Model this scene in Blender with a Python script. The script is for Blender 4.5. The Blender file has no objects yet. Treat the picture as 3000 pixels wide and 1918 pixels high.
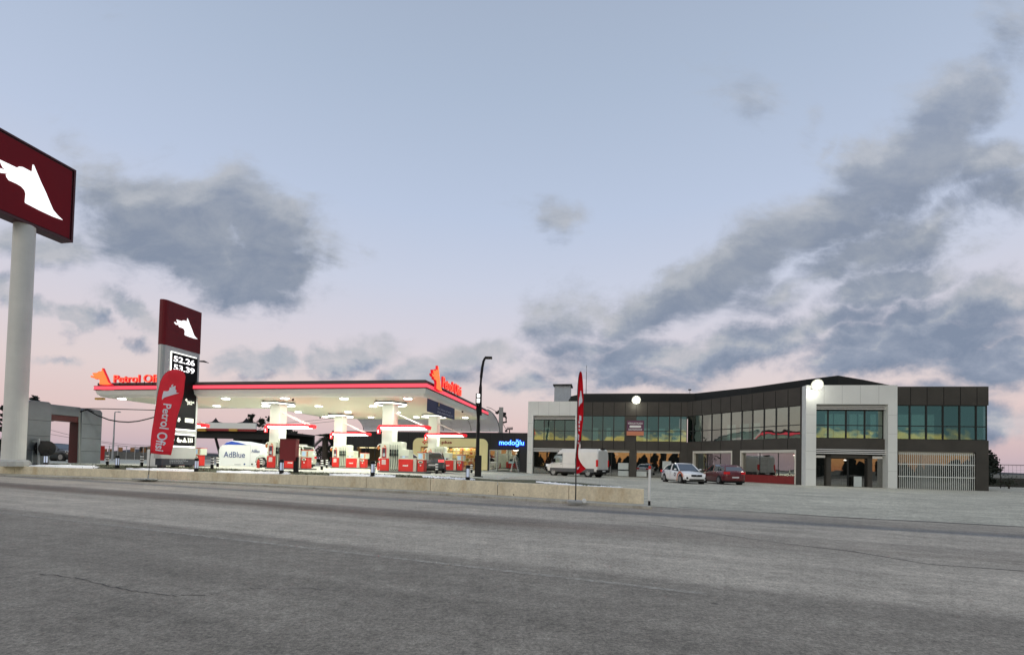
import bpy, bmesh, math, random
from mathutils import Vector, Matrix
random.seed(7)
scene = bpy.context.scene
col = scene.collection
R = math.radians
# ---------------------------------------------------------------- camera
F, PX, PY = 1395., 1500., 1320.
ROLL, PITCH, EYE = .0226, .0249, 1.6
cam_d = bpy.data.cameras.new('camera'); cam = bpy.data.objects.new('camera', cam_d); col.objects.link(cam)
cam_d.sensor_width = 36; cam_d.lens = 36*F/3000; cam_d.shift_y = (PY-959)/3000; cam_d.clip_end = 6000; cam_d.clip_start = .1
CM = Matrix.Rotation(math.pi/2+PITCH, 4, 'X') @ Matrix.Rotation(ROLL, 4, 'Z')
CM.translation = (0, 0, EYE)
cam.matrix_world = CM
scene.camera = cam
def s2l(c): 
    c /= 255.
    return c/12.92 if c <= .04045 else ((c+.055)/1.055)**2.4
def rgb(r, g, b, k=1): return (s2l(r)*k, s2l(g)*k, s2l(b)*k, 1)
# ---------------------------------------------------------------- colour management
scene.render.engine = 'CYCLES'
scene.view_settings.view_transform = 'Standard'; scene.view_settings.look = 'None'
scene.view_settings.exposure = 0; scene.view_settings.gamma = 1
# ---------------------------------------------------------------- world: dusk sky
world = bpy.data.worlds.new('World'); scene.world = world; world.use_nodes = True
class NT:
    def __init__(s, nt): s.t = nt; s.n = nt.nodes; s.l = nt.links
    def put(s, sock, v):
        if isinstance(v, bpy.types.NodeSocket): s.l.new(v, sock)
        elif v is not None: sock.default_value = v
    def math(s, op, a, b=None, c=None, clamp=False):
        n = s.n.new('ShaderNodeMath'); n.operation = op; n.use_clamp = clamp
        for i, v in enumerate((a, b, c)): s.put(n.inputs[i], v)
        return n.outputs[0]
    def node(s, ty, **k):
        n = s.n.new(ty)
        for a, b in k.items(): setattr(n, a, b)
        return n
    def mix(s, f, a, b, bt='MIX'):
        n = s.n.new('ShaderNodeMix'); n.data_type = 'RGBA'; n.blend_type = bt
        s.put(n.inputs[0], f); s.put(n.inputs[6], a); s.put(n.inputs[7], b); return n.outputs[2]
    def ramp(s, f, pts, interp='LINEAR'):
        n = s.n.new('ShaderNodeValToRGB'); s.put(n.inputs[0], f); n.color_ramp.interpolation = interp
        e = n.color_ramp.elements
        while len(e) < len(pts): e.new(.5)
        for i, (p, c) in enumerate(pts):
            e[i].position = p; e[i].color = c if hasattr(c, '__len__') else (c, c, c, 1)
        return n.outputs[0]
    def sstep(s, v, a, b):
        n = s.n.new('ShaderNodeMapRange'); n.interpolation_type = 'SMOOTHSTEP'
        s.put(n.inputs[0], v); n.inputs[1].default_value = a; n.inputs[2].default_value = b; return n.outputs[0]
    def comb(s, x, y, z=0.):
        n = s.n.new('ShaderNodeCombineXYZ'); s.put(n.inputs[0], x); s.put(n.inputs[1], y); s.put(n.inputs[2], z); return n.outputs[0]
    def noise(s, vec, scale, detail=6, rough=.55, dist=0., typ=None):
        n = s.n.new('ShaderNodeTexNoise'); s.put(n.inputs['Vector'], vec)
        n.inputs['Scale'].default_value = scale; n.inputs['Detail'].default_value = detail
        n.inputs['Roughness'].default_value = rough; n.inputs['Distortion'].default_value = dist
        return n.outputs[0]
W = NT(world.node_tree)
bg = W.n['Background']
tc = W.node('ShaderNodeTexCoord'); sx = W.node('ShaderNodeSeparateXYZ'); W.l.new(tc.outputs['Generated'], sx.inputs[0])
dx, dy, dz = sx.outputs
zpos = W.math('MAXIMUM', dz, 0.)
front = W.ramp(zpos, [(0, rgb(192,176,187)), (.03, rgb(208,185,190)), (.075, rgb(225,200,198)), (.15, rgb(226,211,211)), (.24, rgb(216,211,221)),
                      (.34, rgb(203,209,227)), (.46, rgb(188,201,225)), (.62, rgb(173,188,211)), (.75, rgb(162,176,198)), (1, rgb(170,188,212))])
rear = W.ramp(zpos, [(0, rgb(205,140,100)), (.03, rgb(238,185,125)), (.055, rgb(250,228,150)), (.09, rgb(240,228,190)), (.16, rgb(225,222,225)), (.5, rgb(228,228,236)), (1, rgb(190,200,220))])
ff = W.sstep(dy, -.25, .15)
base = W.mix(ff, rear, front)
# front cloud field: directions projected on the plane one metre ahead (u right, w up)
yy = W.math('MAXIMUM', dy, .08)
U = W.math('DIVIDE', dx, yy); V = W.math('DIVIDE', dz, yy)
def uw(px, py):
    return (px-1500)/1395., (1355+.0226*(px-1500)-py)/1395.
# (px, py, half length, half height, tilt deg (up to the right), weight)
blobs = [(200,430,170,90,-25,.45),(300,540,200,110,-15,.85),(470,640,260,130,-18,1.25),(600,740,300,100,-18,1.25),(650,560,120,90,-10,.9),(760,640,170,120,-30,1.1),(830,770,100,100,-35,1.2),(730,850,190,55,-14,1.15),(60,700,200,60,-5,.85),
         (100,880,120,38,-20,.9),(220,925,90,34,-25,.95),(360,925,100,34,-28,.95),(20,830,60,50,-20,.8),(740,1065,120,42,-5,1.0),(1010,1060,140,48,8,1.05),(1230,1110,140,48,0,.95),(1400,1050,160,50,10,.9),(200,965,50,30,0,.6),(380,1000,50,26,-20,.7),(150,1045,100,18,0,.65),(1040,720,60,22,-20,.3),
         (1620,620,66,58,50,.62),(2150,260,110,90,55,.45),(2390,330,70,70,50,.42),(2420,430,50,26,30,.45),(2400,60,120,60,0,.3),
         (1640,940,130,90,15,1.0),(1840,930,230,80,30,1.0),(2000,830,200,80,35,.95),(2180,760,260,110,30,1.05),(2400,650,300,110,32,1.0),(2650,490,290,150,40,1.1),(2830,290,240,130,48,.95),(2970,110,180,130,50,.75),(2880,480,160,60,28,.8),
         (1700,1020,150,55,0,.95),(2650,690,330,90,28,.85),(2900,560,220,90,25,.8),(2600,830,260,60,22,.95),(2300,850,160,40,20,.7),(2480,770,330,60,27,.85),(2760,900,300,60,18,.9),(1850,1060,300,70,5,.95),(2100,1040,420,70,8,1.0),(2350,960,330,50,12,.9),(2700,1000,420,90,8,1.0),(2900,880,260,110,15,1.0),(2950,1060,260,70,3,1.1),(2700,1160,380,40,2,.5),(1880,1110,260,36,0,.75),(1560,1130,190,36,-4,.65),(2900,1240,200,70,0,.95),(2550,1060,300,60,5,.9)]
grp = bpy.data.node_groups.new('cloud_density', 'ShaderNodeTree')
grp.interface.new_socket('Vector', in_out='INPUT', socket_type='NodeSocketVector'); grp.interface.new_socket('Density', in_out='OUTPUT', socket_type='NodeSocketFloat')
G = NT(grp); gi = G.node('NodeGroupInput'); go = G.node('NodeGroupOutput')
sp = G.node('ShaderNodeSeparateXYZ'); G.l.new(gi.outputs[0], sp.inputs[0])
# warp the mask a little so blobs lose their elliptical outline
wn = G.node('ShaderNodeTexNoise'); G.l.new(gi.outputs[0], wn.inputs['Vector']); wn.inputs['Scale'].default_value = 5; wn.inputs['Detail'].default_value = 5; wn.inputs['Roughness'].default_value = .6
ws = G.node('ShaderNodeSeparateColor'); G.l.new(wn.outputs['Color'], ws.inputs[0])
gu = G.math('ADD', sp.outputs[0], G.math('MULTIPLY', G.math('SUBTRACT', ws.outputs[0], .5), .22))
gv = G.math('ADD', sp.outputs[1], G.math('MULTIPLY', G.math('SUBTRACT', ws.outputs[1], .5), .15))
acc = None
for (bx, by, a, b, ang, wt) in blobs:
    cu, cv = uw(bx, by); t = R(ang); c, s_ = math.cos(t), math.sin(t); a /= 1395.; b /= 1395.
    du = G.math('SUBTRACT', gu, cu); dv = G.math('SUBTRACT', gv, cv)
    p = G.math('ADD', G.math('MULTIPLY', du, c/a), G.math('MULTIPLY', dv, s_/a))
    q = G.math('ADD', G.math('MULTIPLY', du, -s_/b), G.math('MULTIPLY', dv, c/b))
    r2 = G.math('ADD', G.math('MULTIPLY', p, p), G.math('MULTIPLY', q, q))
    m = G.math('MULTIPLY', G.math('EXPONENT', G.math('MULTIPLY', r2, -.9)), wt)
    acc = m if acc is None else G.math('MAXIMUM', acc, m)
mp = G.node('ShaderNodeMapping'); G.l.new(gi.outputs[0], mp.inputs[0]); mp.inputs['Rotation'].default_value = (0, 0, R(-22)); mp.inputs['Scale'].default_value = (1, 1.9, 1)
n1 = G.noise(mp.outputs[0], 3.4, 11, .66, .35)
d = G.math('ADD', acc, G.math('MULTIPLY', G.math('SUBTRACT', n1, .5), 1.8))
dens = G.sstep(d, .17, .80)
G.l.new(dens, go.inputs[0])
def dens_at(du, dv):
    n = W.node('ShaderNodeGroup'); n.node_tree = grp
    W.l.new(W.comb(W.math('ADD', U, du), W.math('ADD', V, dv), 0.), n.inputs[0]); return n.outputs[0]
D0 = dens_at(0, 0); D1 = dens_at(.012, .055)
fine = W.noise(W.comb(U, W.math('MULTIPLY', V, 1.6), 3.), 7, 8, .65, .3)
shade = W.math('ADD', W.math('MULTIPLY', D1, .72), W.math('MULTIPLY', W.math('SUBTRACT', fine, .42), 1.7), clamp=True)
ccol = W.ramp(shade, [(0, rgb(202,198,204)), (.28, rgb(178,182,192)), (.6, rgb(150,160,180)), (1, rgb(124,138,162))])
ccol_hi = W.ramp(shade, [(0, rgb(182,186,194)), (.4, rgb(160,167,179)), (1, rgb(133,144,164))])
hi = W.sstep(dz, .14, .36)
ccol = W.mix(hi, ccol, ccol_hi)
vis = W.math('MULTIPLY', D0, W.math('SUBTRACT', .98, W.math('MULTIPLY', W.sstep(dz, .35, .6), .3)))
fr_m = W.sstep(dy, .1, .3)
vis = W.math('MULTIPLY', vis, fr_m)
sky = W.mix(vis, base, ccol)
# rear clouds: long dark banks over the afterglow
mr = W.node('ShaderNodeMapping'); W.l.new(tc.outputs['Generated'], mr.inputs[0]); mr.inputs['Scale'].default_value = (1, 1, 4)
nr = W.noise(mr.outputs[0], 4.6, 7, .6, .4)
band = W.ramp(zpos, [(0, 0.), (.03, .02), (.048, .26), (.08, .9), (.2, .95), (.32, .35), (1, .3)])
rd = W.sstep(W.math('ADD', W.math('ADD', nr, W.math('MULTIPLY', W.math('MULTIPLY', W.sstep(dx, .38, .52), W.sstep(dz, .03, .045)), .3)), W.math('MULTIPLY', band, .42)), .62, .8)
rd = W.math('MULTIPLY', rd, W.math('SUBTRACT', 1., W.sstep(dy, -.35, -.05)))
sky = W.mix(rd, sky, rgb(102,134,146))
# below the horizon: dull ground colour
sky = W.mix(W.sstep(dz, -.02, -.001), rgb(90,88,86), sky)
W.l.new(sky, bg.inputs[0])
# exposure of the dusk sky; a trace of the physical low-sun sky is added on top
nish = W.node('ShaderNodeTexSky', sky_type='NISHITA', sun_disc=False, sun_elevation=R(2), sun_rotation=R(200))
bg2 = W.node('ShaderNodeBackground'); W.l.new(nish.outputs[0], bg2.inputs[0]); bg2.inputs[1].default_value = .006
bg.inputs[1].default_value = .98
ad = W.node('ShaderNodeAddShader'); W.l.new(bg.outputs[0], ad.inputs[0]); W.l.new(bg2.outputs[0], ad.inputs[1])
W.l.new(ad.outputs[0], W.n['World Output'].inputs[0])
# ---------------------------------------------------------------- sun (afterglow from behind the camera)
sd = bpy.data.lights.new('sun', 'SUN'); sd.energy = .5; sd.angle = R(25); sd.color = (1, .86, .72)
so = bpy.data.objects.new('sun', sd); col.objects.link(so)
so.rotation_euler = Vector((.34, .94, -.32)).to_track_quat('-Z', 'Y').to_euler()
so.visible_glossy = True
# ---------------------------------------------------------------- helpers
RC = CM.to_3x3()
def ray(px, py):
    d = RC @ Vector(((px-PX)/F, -(py-PY)/F, -1)); return d/d.y
def PY_(px, py, Y): d = ray(px, py); return Vector((d.x*Y, Y, EYE+d.z*Y))
def PZ(px, py, z):
    d = ray(px, py); t = (z-EYE)/d.z; return Vector((d.x*t, t, z))
def lerp_tab(x, tab):
    if x <= tab[0][0]: return tab[0][1]
    for (a, va), (b, vb) in zip(tab, tab[1:]):
        if x <= b: return va+(vb-va)*(x-a)/(b-a)
    return tab[-1][1]
WALL = [(-75,37.5),(-34.6,32.3),(-19,28.9),(-4.2,24.0),(5.3,18.65)]
FRONT = WALL+[(15.6,14.4),(60,-3)]
def wally(x): return lerp_tab(x, FRONT)
ztop = lambda x: lerp_tab(x, [(-34.7,.62),(-19,.60),(-12,.66),(-4.2,.72),(5.3,.69)])
def sm(t): t = max(0, min(1, t)); return t*t*(3-2*t)
def GZ(x, y):
    s = lerp_tab(x, [(-34,.80),(-20,.77),(-6,.72),(2,.46),(15,.32),(38,.21),(80,.1)])
    if x < -4: k = 1
    else:
        k0 = sm((y-wally(x))/12.)
        k = max(k0, 1-sm((x+4)/10.)) if x < 6 else k0
    far = 1-sm((y-90)/120.)
    z = .006+s*k*far
    if x < 5.4:
        zt = ztop(x)-.03
        if z > zt: z = zt+(z-zt)*sm((y-wally(x)-.2)/2.6)
    return z
def PG(px, py, dz=0):
    d = ray(px, py); lo = 3.; t = 3.
    while t < 400:
        p = Vector((d.x*t, t, EYE+d.z*t))
        if p.z <= GZ(p.x, p.y)+dz and t > wally(p.x)-.2: return p
        t += .05
    return p
class Frame:
    def __init__(s, o, ang, z=0): s.o = Vector((o[0], o[1], z)); s.a = ang; s.M = Matrix.Translation(s.o) @ Matrix.Rotation(ang, 4, 'Z'); s.I = s.M.inverted()
    def front(s, px, py, c=0):   # pixel -> (lx, lz) on the plane local y = c
        o = s.I @ Vector((0, 0, EYE)); d = s.I.to_3x3() @ ray(px, py); t = (c-o.y)/d.y; p = o+d*t; return p.x, p.z
    def side(s, px, py, c=0):    # pixel -> (ly, lz) on the plane local x = c
        o = s.I @ Vector((0, 0, EYE)); d = s.I.to_3x3() @ ray(px, py); t = (c-o.x)/d.x; p = o+d*t; return p.y, p.z
    def loc(s, w): return s.I @ Vector(w)
MATS = {}
def mat(name, c, rough=.6, metal=0., var=.12, scale=3., bump=0., bscale=40., emis=0., ecol=None, spec=.5, detail=5, coat=0.):
    if name in MATS: return MATS[name]
    m = bpy.data.materials.new(name); m.use_nodes = True; N = NT(m.node_tree); b = N.n['Principled BSDF']
    c = tuple(c[:3])
    if var:
        t = N.node('ShaderNodeTexCoord'); nz = N.noise(t.outputs['Object'], scale, detail, .6)
        a = tuple(v*(1-var) for v in c)+(1,); e = tuple(min(1, v*(1+var)) for v in c)+(1,)
        N.l.new(N.ramp(nz, [(.3, a), (.7, e)]), b.inputs['Base Color'])
        rr = N.math('ADD', rough, N.math('MULTIPLY', N.math('SUBTRACT', nz, .5), .2)); N.l.new(rr, b.inputs['Roughness'])
    else:
        b.inputs['Base Color'].default_value = c+(1,); b.inputs['Roughness'].default_value = rough
    b.inputs['Metallic'].default_value = metal; b.inputs['Specular IOR Level'].default_value = spec
    b.inputs['Coat Weight'].default_value = coat; b.inputs['Coat Roughness'].default_value = .08
    if bump:
        t = N.node('ShaderNodeTexCoord'); nz = N.noise(t.outputs['Object'], bscale, 4, .6); bp = N.node('ShaderNodeBump')
        bp.inputs['Strength'].default_value = bump; bp.inputs['Distance'].default_value = .01
        N.l.new(nz, bp.inputs['Height']); N.l.new(bp.outputs[0], b.inputs['Normal'])
    if emis:
        b.inputs['Emission Color'].default_value = tuple((ecol or c)[:3])+(1,); b.inputs['Emission Strength'].default_value = emis
    MATS[name] = m; return m
def glassmat(name, tint, refl=.4, dark=(.01,.02,.02), trans=0., rough=.02, wob=.0):
    if name in MATS: return MATS[name]
    m = bpy.data.materials.new(name); m.use_nodes = True; N = NT(m.node_tree); N.n.remove(N.n['Principled BSDF'])
    out = N.n['Material Output']
    oi = N.node('ShaderNodeObjectInfo'); g = N.node('ShaderNodeBsdfGlossy'); N.l.new(N.ramp(oi.outputs['Random'], [(0, tuple(v*.8 for v in tint)+(1,)), (1, tuple(min(1,v*1.15) for v in tint)+(1,))]), g.inputs[0]); g.inputs['Roughness'].default_value = rough
    if wob:
        t = N.node('ShaderNodeTexCoord'); nz = N.noise(t.outputs['Object'], .55, 2, .5); bp = N.node('ShaderNodeBump'); bp.inputs['Strength'].default_value = wob; bp.inputs['Distance'].default_value = .1
        N.l.new(nz, bp.inputs['Height']); N.l.new(bp.outputs[0], g.inputs['Normal'])
    d = N.node('ShaderNodeBsdfDiffuse'); d.inputs[0].default_value = dark+(1,)
    if trans:
        tr = N.node('ShaderNodeBsdfTransparent'); tr.inputs[0].default_value = (tint[0]**.3*.9, tint[1]**.3*.9, tint[2]**.3*.9, 1); mx0 = N.node('ShaderNodeMixShader'); mx0.inputs[0].default_value = trans
        N.l.new(d.outputs[0], mx0.inputs[1]); N.l.new(tr.outputs[0], mx0.inputs[2]); bs = mx0.outputs[0]
    else: bs = d.outputs[0]
    lw = N.node('ShaderNodeLayerWeight'); lw.inputs[0].default_value = .35
    f = N.math('ADD', refl, N.math('MULTIPLY', lw.outputs['Fresnel'], 1-refl), clamp=True)
    mx = N.node('ShaderNodeMixShader'); N.l.new(f, mx.inputs[0]); N.l.new(bs, mx.inputs[1]); N.l.new(g.outputs[0], mx.inputs[2]); N.l.new(mx.outputs[0], out.inputs[0])
    MATS[name] = m; return m
TM = {}   # world matrix of each top-level thing
def thing(name, label, cat, loc=(0,0,0), rz=0., group=None):
    o = bpy.data.objects.new(name, None); col.objects.link(o); o.location = loc; o.rotation_euler = (0, 0, rz); o.empty_display_size = .3
    o['label'] = label; o['category'] = cat
    if group: o['group'] = group
    TM[o.name] = Matrix.Translation(Vector(loc)) @ Matrix.Rotation(rz, 4, 'Z'); return o
def fthing(name, label, cat, fr, group=None): return thing(name, label, cat, fr.o, fr.a, group)
def rootmat(o):
    while o.parent: o = o.parent
    return TM.get(o.name, Matrix.Identity(4))
SPLIT = dict(panel_joints='panel_joint', louvre_backing='louvre_backing', louvre='louvre', pillar='pillar', back_wall='back_wall', door_seam='door_seam', cage_bars='cage_bar',
             wall='wall', side_wall='side_wall', interior_wall='interior_wall', rear_window='rear_window', lit_lens='lit_lens', door='door_leaf', cabinet_doors='cabinet_door', upright='upright', shelf='shelf', wire='wire', clover_logo='logo_leaf', door_surround='door_surround', shopfront_frame='frame_bar')
class MB:
    def __init__(s, M=None): s.v = []; s.f = []; s.M = M or Matrix.Identity(4)
    def add(s, vs, fs, M=None):
        k = len(s.v); T = s.M @ M if M is not None else s.M
        s.v += [T @ Vector(v) for v in vs]; s.f += [tuple(i+k for i in f) for f in fs]; return s
    def box(s, x0, x1, y0, y1, z0, z1, M=None):
        return s.add([(x0,y0,z0),(x1,y0,z0),(x1,y1,z0),(x0,y1,z0),(x0,y0,z1),(x1,y0,z1),(x1,y1,z1),(x0,y1,z1)],
                     [(0,3,2,1),(4,5,6,7),(0,1,5,4),(1,2,6,5),(2,3,7,6),(3,0,4,7)], M)
    def rbox(s, x0, x1, y0, y1, z0, z1, r=.05, n=3, M=None):   # box with rounded vertical edges
        pts = []
        for cx, cy, a0 in ((x1-r,y1-r,0),(x0+r,y1-r,90),(x0+r,y0+r,180),(x1-r,y0+r,270)):
            for i in range(n+1): a = R(a0+90*i/n); pts.append((cx+r*math.cos(a), cy+r*math.sin(a)))
        return s.prism(pts, z0, z1, M)
    def prism(s, pts, z0, z1, M=None):
        n = len(pts); vs = [(x,y,z0) for x,y in pts]+[(x,y,z1) for x,y in pts]
        fs = [tuple(range(n-1,-1,-1)), tuple(range(n,2*n))]+[(i,(i+1)%n,(i+1)%n+n,i+n) for i in range(n)]
        return s.add(vs, fs, M)
    def plate(s, pts, y0, y1, M=None):     # polygon in local xz, thickness along y
        n = len(pts); vs = [(x,y0,z) for x,z in pts]+[(x,y1,z) for x,z in pts]
        fs = [tuple(range(n)), tuple(range(2*n-1,n-1,-1))]+[(i,i+n,(i+1)%n+n,(i+1)%n) for i in range(n)]
        return s.add(vs, fs, M)
    def tube(s, path, r, n=8, r1=None, cap=True):
        path = [Vector(p) for p in path]; m = len(path); vs = []; fs = []
        rr = [r+(r1-r)*i/(m-1) if r1 is not None else r for i in range(m)] if not hasattr(r, '__len__') else r
        up = Vector((0,0,1))
        for i, p in enumerate(path):
            d = (path[min(i+1,m-1)]-path[max(i-1,0)]).normalized()
            a = d.cross(up); 
            if a.length < .05: a = d.cross(Vector((0,1,0)))
            a.normalize(); b = a.cross(d)
            for k in range(n): t = 2*math.pi*k/n; vs.append(p+(a*math.cos(t)+b*math.sin(t))*rr[i])
        for i in range(m-1):
            for k in range(n): fs.append((i*n+k, i*n+(k+1)%n, (i+1)*n+(k+1)%n, (i+1)*n+k))
        if cap: fs += [tuple(range(n-1,-1,-1)), tuple(range((m-1)*n, m*n))]
        return s.add(vs, fs)
    def lathe(s, prof, c=(0,0,0), n=16, M=None):   # prof (r,z)
        vs = []; fs = []; m = len(prof)
        for r, z in prof:
            for k in range(n): t = 2*math.pi*k/n; vs.append((c[0]+r*math.cos(t), c[1]+r*math.sin(t), c[2]+z))
        for i in range(m-1):
            for k in range(n): fs.append((i*n+k, i*n+(k+1)%n, (i+1)*n+(k+1)%n, (i+1)*n+k))
        fs += [tuple(range(n-1,-1,-1)), tuple(range((m-1)*n, m*n))]
        return s.add(vs, fs, M)
    def loft(s, rings, cap=True, closed=True, M=None):
        n = len(rings[0]); vs = [p for r in rings for p in r]; fs = []
        for i in range(len(rings)-1):
            for k in range(n if closed else n-1): fs.append((i*n+k, i*n+(k+1)%n, (i+1)*n+(k+1)%n, (i+1)*n+k))
        if cap: fs += [tuple(range(n-1,-1,-1)), tuple(range((len(rings)-1)*n, len(rings)*n))]
        return s.add(vs, fs, M)
    def build(s, name, m, parent=None, smooth=False, bevel=0., kind=None, tri=False):
        if name in SPLIT and parent is not None:
            par = list(range(len(s.v)))
            def find(i):
                while par[i] != i: par[i] = par[par[i]]; i = par[i]
                return i
            for f in s.f:
                for q in f[1:]: par[find(f[0])] = find(q)
            gr = {}
            for f in s.f: gr.setdefault(find(f[0]), []).append(f)
            if len(gr) > 1:
                o = None
                for fs in gr.values():
                    mp_ = {}; mb = MB()
                    for f in fs:
                        for q in f:
                            if q not in mp_: mp_[q] = len(mb.v); mb.v.append(s.v[q])
                    mb.f = [tuple(mp_[q] for q in f) for f in fs]
                    o = mb.build(SPLIT[name]+'' , m, parent, smooth, bevel, kind, tri)
                return o
            name = SPLIT[name]
        I = rootmat(parent).inverted() if parent else Matrix.Identity(4)
        me = bpy.data.meshes.new(name); me.from_pydata([tuple(I @ v) for v in s.v], [], s.f); me.update()
        bm = bmesh.new(); bm.from_mesh(me)
        if tri: bmesh.ops.triangulate(bm, faces=bm.faces[:])
        bmesh.ops.recalc_face_normals(bm, faces=bm.faces[:]); bm.to_mesh(me); bm.free()
        me.materials.append(m)
        if smooth:
            for p in me.polygons: p.use_smooth = True
        o = bpy.data.objects.new(name, me); col.objects.link(o); o.parent = parent
        if bevel:
            b = o.modifiers.new('bevel', 'BEVEL'); b.width = bevel; b.segments = 2; b.limit_method = 'ANGLE'; b.angle_limit = R(40)
        if kind: o['kind'] = kind
        return o
def tag(o, label, cat, group=None, kind=None):
    o['label'] = label; o['category'] = cat
    if group: o['group'] = group
    if kind: o['kind'] = kind
    TM[o.name] = Matrix.Identity(4); return o
def dup(root, loc=None, rz=None, label=None, group=None):
    r = root.copy(); col.objects.link(r)
    if loc is not None: r.location = loc
    if rz is not None: r.rotation_euler = (0, 0, rz)
    if label: r['label'] = label
    if group: r['group'] = group
    TM[r.name] = Matrix.Translation(r.location) @ Matrix.Rotation(r.rotation_euler.z, 4, 'Z')
    for ch in list(root.children):
        c = ch.copy(); col.objects.link(c); c.parent = r
        for g in ch.children: d = g.copy(); col.objects.link(d); d.parent = c
    return r
_tc = {}
def text_mesh(s, weight=0.):
    k = (s, weight)
    if k in _tc: return _tc[k]
    cu = bpy.data.curves.new('t', 'FONT'); cu.body = s; cu.size = 1; cu.extrude = .5; cu.offset = weight; cu.resolution_u = 4
    o = bpy.data.objects.new('t', cu); col.objects.link(o)
    dg = bpy.context.evaluated_depsgraph_get(); me = bpy.data.meshes.new_from_object(o.evaluated_get(dg))
    vs = [v.co.copy() for v in me.vertices]; fs = [tuple(p.vertices) for p in me.polygons]
    bpy.data.objects.remove(o); bpy.data.curves.remove(cu); bpy.data.meshes.remove(me)
    x0 = min(v.x for v in vs); x1 = max(v.x for v in vs); y0 = min(v.y for v in vs); y1 = max(v.y for v in vs)
    vs = [((v.x-x0)/(x1-x0), (v.y-y0)/(y1-y0), v.z) for v in vs]
    _tc[k] = (vs, fs); return _tc[k]
def text(mb, s, o, ex, ey, depth, weight=0., fn=None):
    """unit text box placed at o, width vector ex, height vector ey, thickness along normal (n = ex x ey)"""
    vs, fs = text_mesh(s, weight); o = Vector(o); ex = Vector(ex); ey = Vector(ey); n = ex.cross(ey).normalized()
    mb.add([o+ex*a+ey*b+n*(c+.5)*depth for a, b, c in vs], fs); return mb
W_MAIN = [(-0.583,0.722),(-0.258,0.736),(-0.222,0.788),(-0.158,0.819),(0.011,0.817),(0.033,0.846),(0.04,0.999),(0.058,1.0),(0.208,0.703),(0.33,0.49),(0.424,0.3),(0.497,0.163),(0.599,0.082),(0.712,0.023),(0.504,0.0),(0.237,0.003),(-0.064,0.025),(-0.077,0.049),(-0.069,0.243),(-0.093,0.314),(-0.157,0.362),(-0.244,0.374),(-0.396,0.368),(-0.439,0.414),(-0.453,0.467),(-0.401,0.488),(-0.283,0.493),(-0.327,0.533),(-0.42,0.548),(-0.512,0.584),(-0.542,0.627)]
W_TON = [(-0.649,0.57),(-0.607,0.525),(-0.503,0.553),(-0.42,0.558),(-0.336,0.538),(-0.295,0.498),(-0.376,0.503),(-0.451,0.489),(-0.548,0.444),(-0.613,0.451),(-0.695,0.511),(-0.712,0.541)]
def emblem(mb, o, ex, ey, depth):
    """animal-head emblem; o = bottom centre, ex / ey = vectors of one emblem height"""
    o = Vector(o); ex = Vector(ex); ey = Vector(ey); n = ex.cross(ey).normalized()
    for P in (W_MAIN, W_TON):
        m = len(P); vs = [o+ex*a+ey*b for a, b in P]+[o+ex*a+ey*b+n*depth for a, b in P]
        mb.add(vs, [tuple(range(m)), tuple(range(2*m-1, m-1, -1))]+[(i, (i+1)%m, (i+1)%m+m, i+m) for i in range(m)])
    return mb
def lamp(name, kind, loc, power, colr, parent=None, size=.3, d=(0,0,-1), spread=None, sizey=None):
    ld = bpy.data.lights.new(name, kind); ld.energy = power; ld.color = colr
    if kind == 'AREA':
        ld.size = size; ld.shape = 'DISK'
        if sizey: ld.shape = 'RECTANGLE'; ld.size_y = sizey
        if spread: ld.spread = spread
    else: ld.shadow_soft_size = size
    o = bpy.data.objects.new(name, ld); col.objects.link(o)
    M = Matrix.Translation(Vector(loc)) @ Vector(d).to_track_quat('-Z', 'Y').to_matrix().to_4x4()
    o.matrix_world = M
    if parent is not None:
        o.parent = parent; o.matrix_parent_inverse = rootmat(parent).inverted()
    return o
# common materials
M_white = mat('white_paint', (.78,.79,.77), .45, var=.05)
M_offw = mat('off_white_panel', (.66,.68,.64), .5, var=.06, scale=1.2)
M_black = mat('black_plastic', (.010,.010,.011), .55, spec=.25)
M_dark = mat('dark_metal', (.025,.026,.028), .5, .1, spec=.3)
M_red = mat('red_panel', (.62,.018,.014), .38, var=.06, coat=.3)
M_glow = mat('warm_white_light', (1,1,.95), emis=9, ecol=(1,.98,.9), var=0)
M_grey = mat('grey_metal', (.42,.43,.44), .45, .3)
M_steel = mat('galvanised_steel', (.45,.46,.47), .4, .6)
M_tyre = mat('tyre_rubber', (.018,.018,.018), .85)
M_glass_dark = glassmat('car_glass', (.75,.8,.85), .22, (.01,.012,.014))
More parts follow.
